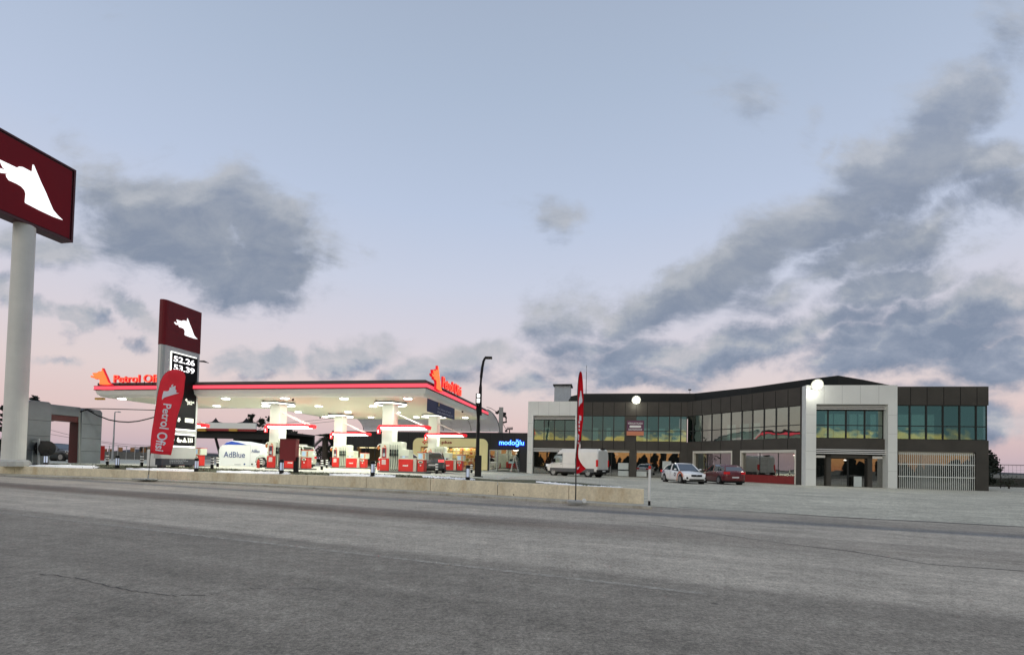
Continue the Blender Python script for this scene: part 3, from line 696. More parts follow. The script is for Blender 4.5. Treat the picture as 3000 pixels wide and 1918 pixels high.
# entrance under the right portal
en = MB(FC.M); e0 = pc1; e3 = pc2; eo = [fx(FC, 2300+X*.2922, 1400, .0) for X in (455,820)]
d_ = MB(FC.M); d_.box(eo[0]-.35, eo[0], -.1, .2, .2, 2.85); d_.box(eo[1], eo[1]+.35, -.1, .2, .2, 2.85); d_.box(eo[0]-.35, eo[1]+.35, -.1, .2, 2.62, 2.86); d_.build('door_surround', M_clad, TB)
d_ = MB(FC.M); xm = (eo[0]+eo[1])/2; 
for a, b in ((eo[0], xm-.01), (xm+.01, eo[1])):
    g = MB(FC.M); g.box(a+.05, b-.05, .12, .15, .24, 2.55); dd = g.build('door', M_gl_lo, TB); f = MB(FC.M)
    f.box(a, a+.05, .09, .18, .22, 2.62); f.box(b-.05, b, .09, .18, .22, 2.62); f.box(a+.05, b-.05, .09, .18, 2.55, 2.62); f.build('frame', M_mull, dd)
for a, b in ((e0, eo[0]-.35), (eo[1]+.35, e3)):
    g = MB(FC.M); g.box(a, b, .1, .13, .24, 2.6); w = g.build('shop_window', M_gl_lo, TB); h = MB(FC.M); h.box(a+.02, b-.05, .02, .16, 2.6, 2.8); h.build('blind_box', M_slat, w)
# rod grille in front of the right shopfront
g = MB(FC.M); n = 40
for i in range(n): x = bx0+.03+(bx1-bx0-.06)*i/(n-1); g.box(x-.014, x+.014, .1, .13, .23, ZG-.1)
for z in (1.22, 2.22): g.box(bx0, bx1, .082, .098, z-.03, z+.03)
g.build('security_grille', mat('painted_steel_rods', (.80,.84,.80), .45, var=0), TB)
g = MB(FC.M); g.box(bx0+1.2, bx0+3.2, 1.2, 1.3, .3, 2.4); g.build('curtain', mat('teal_curtain', (.18,.34,.36), .8), TB)
# --- roof: side walls, slab and the dark metal roof rising behind the parapets
base = [FA.M@Vector((0.05,.02,0)), FA.M@Vector((LA,.36,0)), FB.M@Vector((LB-.3,.36,0)), FC.M@Vector((.2,.2,0)), FC.M@Vector((LC-.02,.36,0)), FC.M@Vector((LC-.02,15,0)), FA.M@Vector((20,16,0)), FA.M@Vector((.05,14,0))]
mb = MB(); mb.prism([(p.x, p.y) for p in base], 8.2, 8.35); mb.build('roof_slab', M_roof, TB)
mb = MB(FC.M); mb.box(LC-.36, LC-.001, .505, 15, -.2, 8.19); mb.M = FA.M; mb.box(.05, .35, .36, 14, -.2, 8.19); mb.build('side_wall', M_clad, TB)
def rp(fr, px, py, c): x, z = fr.front(px, py, c); return fr.M @ Vector((x, c, z))
top = [rp(FA,1673,1160,.9), rp(FA,1709,1152.6,.9), rp(FA,1880,1151.8,.9), rp(FA,2035,1152,.9), rp(FB,2200,1134,.95), rp(FC,2362,1111,1.9), rp(FC,2455,1099.5,2.4), rp(FC,2530,1112,2.2), rp(FC,2604,1127,1.9), rp(FC,2632,1133.5,1.9)]
mb = MB(); m_ = len(top)
bk = [p+Vector((.2*(i/9), 9, -.6)) for i, p in enumerate(top)]
for p, q in zip(top, bk): mb.v += [Vector((p.x,p.y,8.3)), p, q, Vector((q.x,q.y,8.3))]
for i in range(m_-1):
    k = 4*i
    for q in range(3): mb.f.append((k+q, k+q+1, k+q+5, k+q+4))
mb.f += [(0,1,2,3), tuple(4*m_-4+j for j in range(4))]
mb.build('roof', M_roof, TB)
# interior lamps glimpsed through the panes
for fr, px, py, c in ((FA,1605,1321,2.),(FC,2476,1347,2.)):
    x, z = fr.front(px, py, c); mb = MB(fr.M); mb.lathe([(.02,.05),(.12,.0),(.12,-.03),(.02,-.05)], (x, c, z), 10); mb.build('interior_lamp', M_glow, TB)
x, z = FA.front(1590,1360,2); lamp('interior_light', 'POINT', FA.M @ Vector((x,2,z)), 22, (1,.62,.25), TB, .2)
lamp('interior_light', 'POINT', FC.M @ Vector((5,2,2.9)), 8, (.8,.9,1), TB, .2); lamp('interior_light', 'POINT', FA.M @ Vector((10,2.5,2.9)), 7, (.9,.95,1), TB, .2); lamp('interior_light', 'POINT', FB.M @ Vector((7,2.,2.9)), 8, (.9,.95,1), TB, .2)
# shop furniture inside: racks
def rack(fr, x, y, w, h, label, m):
    t_ = thing('shelf_rack', label, 'shelf', fr.M @ Vector((x, y, .3)), fr.a); mb = MB(fr.M)
    for a in (0, w): mb.box(x+a-.02, x+a+.02, y, y+.4, .3, .3+h)
    mb.build('upright', M_steel, t_); mb = MB(fr.M); n = int(h/.4)
    for i in range(n+1): mb.box(x+.021, x+w-.021, y, y+.4, .32+i*(h-.05)/n, .35+i*(h-.05)/n)
    mb.build('shelf', m, t_); mb = MB(fr.M)
    for i in range(n):
        q = x+.1
        while q < x+w-.3: ww = random.uniform(.12,.3); mb.box(q, q+ww, y+.05, y+.3, .352+i*(h-.05)/n, .352+i*(h-.05)/n+random.uniform(.12,.28)); q += ww+random.uniform(.02,.2)
    mb.build('boxes', mat('boxed_stock', (.3,.3,.3), .6, var=.5, scale=2.5), t_)
rack(FB, sfB[1][0]+.5, 1.6, 1.2, 2.2, 'white shelving rack behind the long angled shopfront with red apron', M_white)
rack(FB, sfB[1][0]+3.2, 2.2, 2.6, 1.6, 'low display rack in the middle of the long angled shopfront', M_grey)
rack(FC, eo[0]-1.4, 1.5, .8, 1.9, 'shelf rack with stock left of the entrance door under the right portal', M_red)
rack(FC, eo[0]+.7, 2.5, 1.5, 1.7, 'dark rack behind the double entrance door under the right portal', M_grey)
# notice board in the doorway
x0, z1 = FC.front(2300+690*.2922, 1050+1180*.2922, -.3); x1, z0 = FC.front(2300+768*.2922, 1050+1285*.2922, -.3)
t_ = thing('notice_board', 'small pale notice board standing before the entrance door of the right portal', 'sign', FC.M @ Vector(((x0+x1)/2, -.3, .25)), FC.a)
mb = MB(FC.M); mb.box(x0, x1, -.3, -.27, z0, z1); mb.build('panel', M_paper, t_); mb = MB(FC.M); mb.box(x0+.05,x0+.08,-.265,-.1,.22,z1-.1); mb.box(x1-.08,x1-.05,-.265,-.1,.22,z1-.1); mb.build('leg', M_dark, t_)
# rooftop housing, mast
c = 3.0; x0, z0 = FA.front(1623.5,1171,c); x1, z1 = FA.front(1671,1129,c)
t_ = thing('rooftop_housing', 'pale grey box housing with a black cap on the roof above the left portal', 'rooftop box', FA.M @ Vector(((x0+x1)/2, c, 8.35)), FA.a)
mb = MB(FA.M); mb.box(x0, x1, c, c+1.8, 8.36, z1); mb.build('casing', mat('grey_casing', (.42,.47,.52), .5), t_)
mb = MB(FA.M); mb.box(x0-.15, x1+.2, c-.3, c+2.1, z1+.002, z1+.14); mb.build('cap', M_dark, t_)
c = 4; x0, z1 = FA.front(1718.5,1069,c); x_, z0 = FA.front(1718.5,1155,c)
t_ = thing('lightning_rod', 'thin upright metal rod on the roof right of the narrow red flag', 'mast', FA.M @ Vector((x0, c, 8.35)), FA.a)
mb = MB(FA.M); mb.tube([(x0,c,8.36),(x0,c,z1-.8)], .045, 6, .03); mb.build('pole', M_dark, t_); mb = MB(FA.M); mb.tube([(x0,c,z1-.8),(x0,c,z1)], .018, 5); mb.lathe([(.01,-.05),(.05,0),(.01,.05)], (x0,c,z1-.25), 8); mb.build('tip', M_dark, t_)
c = 3; x0, z1 = FA.front(2021,1143,c)
t_ = thing('roof_camera', 'tiny device on a stub above the inner corner of the plaza roof', 'camera', FA.M @ Vector((x0, c, 8.36)), FA.a)
mb = MB(FA.M); mb.tube([(x0,c,8.36),(x0,c,z1)], .02, 6); mb.build('post', M_dark, t_); mb = MB(FA.M); mb.box(x0-.16,x0+.14,c-.08,c+.05,z1,z1+.12); mb.build('housing', M_dark, t_)
# sign on the plaza
c = -.06; x0, z1 = FA.front(1836.5,1231,c); x1, z0 = FA.front(1886,1275.5,c)
ts = thing('rental_sign', 'purple and orange rental sign board reading KİRALIK PLAZA on the upper windows', 'sign', FA.M @ Vector(((x0+x1)/2, c, z0)), FA.a)
zm = z0+(z1-z0)*.28
mb = MB(FA.M); mb.box(x0, x1, c-.05, c+.1, zm, z1); mb.build('panel', mat('plum_panel', (.105,.03,.075), .5, var=0), ts)
mb = MB(FA.M); mb.box(x0, x1, c-.05, c+.1, z0, zm-.003); mb.build('lower_panel', mat('orange_panel', (.62,.22,.12), .5, var=0), ts)
w = x1-x0; mb = MB(FA.M); text(mb, 'KİRALIK PLAZA', (x0+w*.07, c-.055, z1-.40), (w*.86,0,0), (0,0,.24), .012, .012)
text(mb, '• • •', (x0+w*.25, c-.066, z1-.72), (w*.5,0,0), (0,0,.05), .008)
mb.build('lettering', M_white, ts)
for k, zz in enumerate((z1-.95, z1-1.07)):
    mb = MB(FA.M); q = x0+w*.1
    while q < x1-w*.14: ww = random.uniform(.05,.13); mb.box(q, q+ww, c-.06, c-.052, zz, zz+.055); q += ww+.035
    mb.build('small_print', M_white, ts)
mb = MB(FA.M); mb.rbox(x0+w*.17, x1-w*.17, -.005, .005, 0, .01, .004); pl = [(x0+w*.2, z1-.78),(x1-w*.2, z1-.78),(x1-w*.16,z1-.72),(x1-w*.16,z1-.6),(x1-w*.2,z1-.54),(x0+w*.2,z1-.54),(x0+w*.16,z1-.6),(x0+w*.16,z1-.72)]
mb = MB(FA.M); mb.plate(pl, c-.06, c-.052); mb.build('pill', M_white, ts)
# floodlights
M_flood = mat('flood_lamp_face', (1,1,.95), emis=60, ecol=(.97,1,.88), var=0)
def flood(fr, px, py, c, label, r=.42, power=260):
    x, z = fr.front(px, py, c); t_ = thing('floodlight', label, 'floodlight', fr.M @ Vector((x, c+.5, z-.3)), fr.a)
    mb = MB(fr.M); mb.lathe([(.12,.16),(r*.8,.1),(r,0),(r,-.05)], (0,0,0), 18, Matrix.Translation((x,c,z)) @ Matrix.Rotation(R(-72),4,'X')); mb.build('housing', M_dark, t_)
    mb = MB(fr.M); mb.lathe([(.01,.0),(r*.71,0),(r*.71,-.03),(.01,-.09)], (0,0,-.06), 18, Matrix.Translation((x,c,z)) @ Matrix.Rotation(R(-72),4,'X')); mb.build('lens', M_flood, t_, smooth=True)
    for r0, r1, m_ in ((r*.72,r*.9,mat('flood_glow_inner', (1,1,.9), emis=1.1, ecol=(1,1,.86), var=0)),(r*.905,r*1.12,mat('flood_glow_outer', (.8,.8,.7), emis=.55, ecol=(1,1,.8), var=0))):  # added faint emissive rings imitate the soft glow around the lens
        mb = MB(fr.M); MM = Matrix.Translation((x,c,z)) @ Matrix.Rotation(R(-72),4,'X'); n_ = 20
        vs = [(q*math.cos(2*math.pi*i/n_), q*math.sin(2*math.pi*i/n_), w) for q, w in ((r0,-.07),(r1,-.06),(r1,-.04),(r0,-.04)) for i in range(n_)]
        mb.add(vs, [(j*n_+i, j*n_+(i+1)%n_, ((j+1)%4)*n_+(i+1)%n_, ((j+1)%4)*n_+i) for j in range(4) for i in range(n_)], MM); mb.build('glow_ring', m_, t_)
    mb = MB(fr.M); mb.tube([(x,c+.12,z),(x,c+.5,z-.1),(x,c+1.3,z-.3)], .04, 6); mb.build('bracket', M_dark, t_)
    lamp('flood_spill', 'POINT', fr.M @ Vector((x, c+.25, z-.35)), 55, (1,.98,.85), t_, .25)
    lamp('flood_light', 'SPOT', fr.M @ Vector((x, c-.35, z-.12)), power, (1,.98,.88), t_, .4, (fr.M.to_3x3() @ Vector((0,-1,-.9)))).data.spot_size = R(130)
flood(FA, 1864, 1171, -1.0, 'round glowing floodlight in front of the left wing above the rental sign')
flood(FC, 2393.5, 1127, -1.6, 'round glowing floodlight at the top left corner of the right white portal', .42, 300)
# ================================================================ STATION CANOPY
ZF = .72                                     # forecourt level
ZSOF, ZB0, ZB1, ZPT = 5.70, 6.20, 6.48, 6.74 # soffit, red band, parapet top
M_soff = mat('cream_soffit', (.76,.78,.64), .55, var=.03, scale=.4)
M_fascia = mat('white_fascia', (.86,.87,.83), .4, var=.03, scale=.4)
M_bandlit = mat('lit_red_band', (.6,.05,.07), emis=1.1, ecol=(1,.085,.13), var=0)
M_bandrim = mat('dark_red_rim', (.35,.012,.02), .4, var=0)
M_parapet = mat('grey_brown_parapet', (.085,.075,.072), .6, var=.1)
TCN = thing('fuel_canopy', 'wide white filling station canopy with a glowing red band on four square columns', 'canopy', SF.o+Vector((0,0,ZF)), SF.a)
CP = [(0,0),(0,16.9),(-16.9,16.9),(-16.9,7.6),(-25.5,7.6),(-25.5,0)]      # L shaped plan (ccw seen from above)
def offs(poly, d):   # inward offset of an axis aligned ccw polygon
    n = len(poly); out = []
    for i in range(n):
        a, b, c = Vector(poly[i-1]), Vector(poly[i]), Vector(poly[(i+1)%n]); e1 = (b-a).normalized(); e2 = (c-b).normalized()
        n1 = Vector((-e1.y, e1.x)); n2 = Vector((-e2.y, e2.x)); out.append(tuple(b+(n1+n2)*d))
    return out
def ringbody(layers, m, name, parent, cap0=False, cap1=False, M=SF.M):
    mb = MB(M); n = len(CP); vs = []
    for d, z in layers: vs += [(x, y, z) for x, y in offs(CP, d)]
    fs = []
    for i in range(len(layers)-1):
        for k in range(n): fs.append((i*n+k, i*n+(k+1)%n, (i+1)*n+(k+1)%n, (i+1)*n+k))
    if cap0: fs.append(tuple(range(n-1,-1,-1)))
    if cap1: fs.append(tuple(range((len(layers)-1)*n, len(layers)*n)))
    mb.add(vs, fs); return mb.build(name, m, parent, tri=True)
ringbody([(.05,ZB0-.004),(.05,ZB0-.05),(.12,ZB0-.3),(.3,ZB0-.45),(.55,ZSOF)], M_fascia, 'fascia', TCN)
ringbody([(.56,ZSOF+.004),(.56,ZSOF+.1)], M_soff, 'soffit', TCN, True, True)
ringbody([(-.02,ZB0+.05),(-.02,ZB1)], M_bandlit, 'light_band', TCN)
ringbody([(-.03,ZB0),(-.03,ZB0+.05),(.2,ZB0+.05)], M_bandrim, 'band_rim', TCN)
ringbody([(-.03,ZB1),(-.03,ZB1+.035),(.12,ZB1+.035)], M_bandrim, 'band_rim', TCN)
ringbody([(.12,ZB1+.03),(.12,ZPT),(.3,ZPT)], M_parapet, 'parapet', TCN)
ringbody([(.2,ZB0+.2),(.2,ZPT-.12)], M_roof, 'roof', TCN, False, True)
# columns
COLS = {}
for k, (px, lv) in dict(five=(813,2.65), one=(1141,2.65), seven=(996,11.4), three=(1271,11.4)).items(): COLS[k] = (SF.front(px, 1300, lv)[0], lv)
COLS['left'] = (SF.front(508, 1300, 2.65)[0], 2.65)
M_colm = mat('white_column', (.70,.73,.64), .5, var=.04, scale=.6)
M_ring = mat('ring_light', (1,1,1), emis=3, ecol=(.95,1,.92), var=0)
for k, (cx, cy) in COLS.items():
    mb = MB(SF.M); mb.box(cx-.4, cx+.4, cy-.4, cy+.4, ZF-.05, ZSOF+.003); c_ = mb.build('column', M_colm, TCN, bevel=.02)
    mb = MB(SF.M); rr = []
    for i in range(6): a = R(60*i); rr.append((cx+1.25*math.cos(a), cy+1.25*math.sin(a)))
    def hexring(r0, r1, z0, z1, nm, m):
        h = MB(SF.M); vs = []; 
        for r, z in ((r0,z0),(r1,z0),(r1,z1),(r0,z1)): 
            for i in range(24):
                a = 2*math.pi*i/24; q = 1/max(abs(math.cos(a-R(60)*round(a/R(60)))), .1) if 0 else 1; e = .07*math.cos(6*a)
                vs.append((cx+r*(1+e)*math.cos(a), cy+r*(1+e)*math.sin(a), z))
        fs = []
        for j in range(4):
            for i in range(24): fs.append((j*24+i, j*24+(i+1)%24, ((j+1)%4)*24+(i+1)%24, ((j+1)%4)*24+i))
        h.add(vs, fs); return h.build(nm, m, TCN)
    zr = ZSOF-.2
    hexring(.97, 1.13, zr, zr+.1, 'ring_housing', M_dark); o_ = hexring(.965, 1.12, zr-.055, zr-.002, 'ring_light', M_ring)
# downlights
M_disc = mat('downlight_disc', (1,1,1), emis=11, ecol=(1,1,.9), var=0)
DL = [(357,1167),(661,1167),(635,1188),(834,1166),(777,1189),(874,1206),(934,1189),(1008,1167),(1019,1206),(953,1220),(1093,1189),(1195,1167),(1163,1206.6),(1087,1221.4),(1220,1221),(1363,1222.7)]
for i, (px, py) in enumerate(DL):
    p = PZ(px, py, ZSOF-.03); l = SF.loc(p); l.y = [1.55,3.6,3.6,6.2,9.][0] if 0 else l.y
    mb = MB(SF.M); mb.lathe([(.34,.028),(.34,0.005),(.29,0.0),(.29,-.012)], (l.x,l.y,ZSOF-.025), 18); dl = mb.build('downlight', M_fascia, TCN)
    mb = MB(SF.M); mb.lathe([(.27,-.013),(.25,-.05),(.02,-.06)], (l.x,l.y,ZSOF-.025), 18); mb.build('diffuser', M_disc, dl)
    lamp('downlight_beam', 'AREA', SF.M @ Vector((l.x,l.y,ZSOF-.12)), 150, (1,1,.9), TCN, .5)
# small fittings on the soffit
for px, py in ((858,1167.5),(1355,1203),(938,1221)):
    p = SF.loc(PZ(px, py, ZSOF)); mb = MB(SF.M); mb.lathe([(.08,0),(.08,-.08),(.03,-.14)], (p.x,p.y,ZSOF-.001), 10); mb.build('camera_dome', M_black, TCN)
# orange beacon under the left end
p = SF.loc(PZ(293,1165,ZSOF)); mb = MB(SF.M); mb.box(p.x-.35,p.x+.35,p.y-.1,p.y+.1,ZSOF-.14,ZSOF-.001); mb.build('amber_lamp', mat('amber_lens', (.6,.33,.05), .4, var=0), TCN)
# illuminated lettering on the canopy edges
M_emb = mat('orange_red_glow', (1,.2,.05), emis=1.15, ecol=(1,.17,.04), var=0); M_let = mat('letter_glow', (1,.2,.1), emis=1.15, ecol=(1,.10,.05), var=0); M_side = mat('letter_red_sides', (.6,.01,.02), emis=.5, ecol=(1,.01,.03), var=0)
def canopy_sign(fr, c, pe0, pe1, pt0, pt1, label, side=False):
    g = (lambda px, py: fr.side(px, py, c)) if side else (lambda px, py: fr.front(px, py, c))
    t_ = thing('illuminated_sign', label, 'sign', fr.M @ Vector((c, g(*pe0)[0], ZB1) if side else (g(*pe0)[0], c, ZB1)), fr.a)
    def V(a, z): return Vector((c, a, z)) if side else Vector((a, c, z))
    a0, z0 = g(*pe0); a1, z1 = g(*pe1); z0 = ZB0+.12 if z0 < ZB0 else z0
    h = z1-z0; wdt = a1-a0; n_ = Vector((-1 if 0 else 1,0,0)) if side else Vector((0,-1,0))
    for nm, m, d0, dd, k in (('emblem_sides', M_side, -.0, .16, 1.06), ('emblem', M_emb, .165, .03, 1.)):
        mb = MB(fr.M); ex = (V(1,0)-V(0,0))*(wdt/1.42)*k; ey = Vector((0,0,h))*k
        emblem(mb, V(a0+wdt*.5, z0-(k-1)*h/2)+n_*d0, ex, ey, dd); mb.build(nm, m, t_)
    b0, y0 = g(*pt0); b1, y1 = g(*pt1)
    for nm, m, d0, dd, wt in (('letter_sides', M_side, .0, .13, .012), ('lettering', M_let, .135, .025, -.008)):
        mb = MB(fr.M); text(mb, 'Petrol Ofisi', V(b0, y0)+n_*d0, (V(1,0)-V(0,0))*(b1-b0), Vector((0,0,y1-y0)), dd, wt); mb.build(nm, m, t_)
    mb = MB(fr.M)
    for q in range(6): a = b0+(b1-b0)*(q+.5)/6; P0 = V(a, ZB1+.03); P1 = V(a, y0+.25); mb.tube([P0-n_*.03, P1-n_*.03], .025, 5)
    mb.build('mounting_rail', M_dark, t_)
canopy_sign(SF, -.05, (272,1128), (335,1080), (338,1121), (484,1097), 'glowing red and orange lettering on the long front edge of the canopy, left end')
canopy_sign(SF, .05, (1257,1139), (1290,1081), (1292,1134), (1347,1132), 'glowing red and orange lettering on the short right edge of the canopy', True)
# ================================================================ FUEL ISLANDS
IZ = ZF+.13
M_kerb = mat('island_kerb', (.10,.10,.095), .85, var=.2)
M_cream = mat('cream_panel', (.62,.66,.54), .45, var=.04)
M_poster = mat('poster_dark', (.07,.05,.07), .4, var=.4, scale=3)
M_screen = mat('lit_screen', (.2,.3,.4), .3, emis=.55, ecol=(.45,.6,.75), var=0)
M_grn = mat('nozzle_green', (.02,.045,.04), .5, var=0)
M_orange = mat('orange_plastic', (.55,.16,.03), .5, var=0)
M_winglit = mat('wing_tube', (1,1,1), emis=4.5, ecol=(1,.96,.93), var=0)
M_wingred = mat('lit_red_edge', (.8,.02,.03), emis=.45, ecol=(1,.02,.04), var=0)
GI = 'fuel islands under the canopy'
def island_all(key, num, side_lbl, hose=True):
    cx, cy = COLS[key]; o = SF.M @ Vector((cx, cy, 0)); fr = Frame((o.x, o.y), SF.a, ZF)
    k = thing('pump_island', 'low dark kerb island carrying %s' % side_lbl, 'island', fr.o, fr.a, GI)
    mb = MB(fr.M); mb.rbox(-.62, 2.95, -.62, .62, 0, .13, .25, 4); mb.build('kerb', M_kerb, k, bevel=.02)
    z = .131
    # service pillar wrapped round the column foot
    t = thing('service_pillar', 'red and white pillar box with poster on the column of %s' % side_lbl, 'pillar box', fr.o+Vector((0,0,.13)), fr.a, 'service pillars on the columns')
    mb = MB(fr.M); mb.box(-.44, .22, -.5, -.405, z, .98); mb.build('red_base', M_red, t, bevel=.01)
    mb = MB(fr.M); mb.box(-.44, .22, -.47, -.403, .985, 2.0); mb.build('white_front', M_cream, t)
    mb = MB(fr.M); mb.box(-.29, .0, -.512, -.472, 1.03, 1.72); mb.build('poster_frame', M_red, t)
    mb = MB(fr.M); mb.box(-.26, -.03, -.518, -.513, 1.07, 1.68); mb.build('poster', M_poster, t)
    mb = MB(fr.M); mb.box(-.24, -.05, -.523, -.519, 1.12, 1.34); mb.build('poster_picture', mat('poster_pale', (.4,.45,.48), .5, var=.4, scale=9), t)
    mb = MB(fr.M); mb.box(-.3, .0, -.508, -.502, .56, .9); mb.build('notice', mat('pink_notice', (.66,.50,.48), .6, var=.06, scale=10), t)
    mb = MB(fr.M); mb.add([(-.2,-.475,1.86),(.0,-.475,1.74),(-.06,-.475,1.86),(-.12,-.475,1.9)], [(0,1,2,3)]); mb.plate([(-.2,1.84),(-.02,1.74),(-.06,1.87),(-.14,1.9)], -.476, -.472); mb.build('small_logo', M_orange, t)
    mb = MB(fr.M); mb.tube([(-.4,-.3,1.92),(-.6,-.3,1.95),(-.72,-.3,1.86),(-.74,-.3,1.72)], .03, 6); mb.build('hook_arm', M_white, t)
    mb = MB(fr.M); mb.lathe([(.03,.1),(.09,.05),(.07,-.1),(.02,-.16)], (-.66,-.3,1.72), 10); mb.build('hook_bell', M_orange, t)
    # dispenser
    t = thing('fuel_dispenser', 'stepped white fuel dispenser with black hoses, %s' % side_lbl, 'fuel pump', fr.o+Vector((1.2,0,.13)), fr.a, 'fuel pumps')
    mb = MB(fr.M); mb.plate([(.42,z),(1.3,z),(1.3,1.0),(1.62,1.0),(1.62,1.6),(1.12,1.64),(1.12,2.08),(1.05,2.14),(.42,2.14)], -.4, .4); mb.build('body', M_cream, t, bevel=.02)
    mb = MB(fr.M); mb.box(.25, .92, -.46, -.402, z, 1.95); mb.build('hose_panel', M_cream, t)
    for i in range(4):
        x = .33+.165*i; mb = MB(fr.M); pts = []
        for j in range(9): u = j/8; pts.append((x+.05*math.sin(u*3.1), -.49-.05*math.sin(u*3.1), 1.5-1.25*u))
        pts += [(x+.08, -.5, .19), (x+.14, -.49, .24)]; mb.tube(pts, .022, 6); mb.tube([(x-.005,-.48,1.95),(x-.005,-.48,1.5)], .011, 5); h = mb.build('hose', M_black, t, smooth=True)
    for i in range(4):
        x = .33+.165*i; mb = MB(fr.M); mb.box(x-.045, x+.045, -.53, -.461, 1.42, 1.6); mb.box(x-.05, x+.055, -.54, -.461, 1.15, 1.36); mb.tube([(x,-.54,1.4),(x+.02,-.6,1.28)], .02, 6)
        mb.build('nozzle', M_grn if i % 2 else M_black, t)
    mb = MB(fr.M); mb.box(1.0, 1.6, -.43, -.402, 1.04, 1.18); mb.build('display_bar', M_grey, t)
    mb = MB(fr.M); mb.box(1.18, 1.36, -.44, -.431, 1.05, 1.17); mb.build('display', M_screen, t)
    mb = MB(fr.M); mb.box(.95, 1.98, -.52, .4, .96, 1.05); mb.build('cabinet_top', M_cream, t)
    mb = MB(fr.M); mb.box(.94, 1.99, -.53, -.403, z, .955); mb.box(1.301, 1.99, -.402, .4, z, .955); mb.build('red_cabinet', M_red, t, bevel=.01)
    mb = MB(fr.M); mb.box(1.995, 2.22, -.5, .4, z, 1.0); mb.build('side_post', mat('brushed_side', (.5,.45,.38), .5), t)
    mb = MB(fr.M); text(mb, 'way' if 0 else 'maxi', (1.26,-.532,.47), (.38,0,0), (0,0,.12), .006, .04); mb.build('lettering', M_white, t)
    # payment terminal
    t = thing('payment_terminal', 'red terminal with white screen head right of %s' % side_lbl, 'terminal', fr.o+Vector((2.55,0,.13)), fr.a, 'payment terminals')
    mb = MB(fr.M); mb.box(2.28, 2.74, -.45, .1, z, .93); mb.build('red_body', M_red, t, bevel=.02)
    mb = MB(fr.M); mb.box(2.27, 2.88, -.47, .12, .935, 1.42); mb.build('white_head', M_cream, t, bevel=.02)
    mb = MB(fr.M); mb.box(2.25, 2.9, -.49, .14, 1.425, 1.46); mb.build('red_cap', M_red, t)
    mb = MB(fr.M); mb.box(2.36, 2.6, -.485, -.472, 1.03, 1.34); mb.build('screen', M_screen, t)
    mb = MB(fr.M); mb.box(2.7, 2.79, -.485, -.472, 1.0, 1.36); mb.build('slot_panel', M_orange, t)
    mb = MB(fr.M); mb.lathe([(.15,0),(.17,.02),(.17,.05),(.1,.06)], (0,0,0), 16, Matrix.Translation((2.51,-.452,.78)) @ Matrix.Scale(.55,4,(0,0,1)) @ Matrix.Rotation(R(90),4,'X')); mb.build('tray_ring', M_cream, t)
    mb = MB(fr.M); mb.box(2.42, 2.6, -.525, -.513, .74, .82); mb.build('tray', M_black, t)
    mb = MB(fr.M); mb.lathe([(.05,0),(.05,.02)], (0,0,0), 12, Matrix.Translation((2.51,-.452,.56)) @ Matrix.Rotation(R(90),4,'X')); mb.build('round_sticker', M_white, t)
    # light wing
    t = thing('light_wing', 'red edged light wing numbered %s above %s' % (num, side_lbl), 'light fixture', fr.o+Vector((0,0,3.0)), fr.a, 'light wings on the columns')
    z0 = 3.02
    def ring(x0, x1, y, z0, z1, ch=.35): return [(x0,-y),(x1-ch*1.6,-y),(x1,-y*.35),(x1,y*.35),(x1-ch*1.6,y),(x0,y)]
    mb = MB(fr.M); mb.prism(ring(-.62,2.98,.55,0,0), z0+.12, z0+.22); mb.build('red_frame', M_wingred, t, bevel=.01)
    mb = MB(fr.M); mb.prism(ring(-.56,2.9,.49,0,0), z0+.222, z0+.27); mb.build('top_cover', M_wingred, t)
    mb = MB(fr.M); mb.prism(ring(-.5,2.7,.56,0,0), z0, z0+.118); mb.build('light_strip', M_winglit, t, bevel=.03)
    mb = MB(fr.M); mb.prism([(-.62,-.56),(-.505,-.56),(-.505,.56),(-.62,.56)], z0, z0+.118); mb.prism([(2.72,-.4),(2.95,-.2),(2.95,.2),(2.72,.4)], z0+.01, z0+.118); mb.build('red_end', M_wingred, t)
    for yy in (-.3, .3):
        mb = MB(fr.M); mb.tube([(.41,yy*.6,4.15),(2.45,yy,z0+.27)], .032, 6); mb.build('stay_rod', M_white, t)
    mb = MB(fr.M); mb.box(-.66, -.42, -.63, -.565, 2.66, z0+.1); pn = mb.build('number_plate', M_wingred, t)
    mb = MB(fr.M); text(mb, num, (-.60,-.637,2.72), (.12 if num != '1' else .07,0,0), (0,0,.22), .006, .02); mb.build('numeral', mat('numeral_glow', (1,1,1), emis=1.2, var=0), pn)
island_all('five', '5', 'pump 5 behind the red board')
island_all('one', '1', 'pump 1, nearest the road')
island_all('seven', '7', 'pump 7 beside the palm')
island_all('three', '3', 'pump 3 before the cream shop front')
island_all('left', '9', 'the pump behind the price totem')
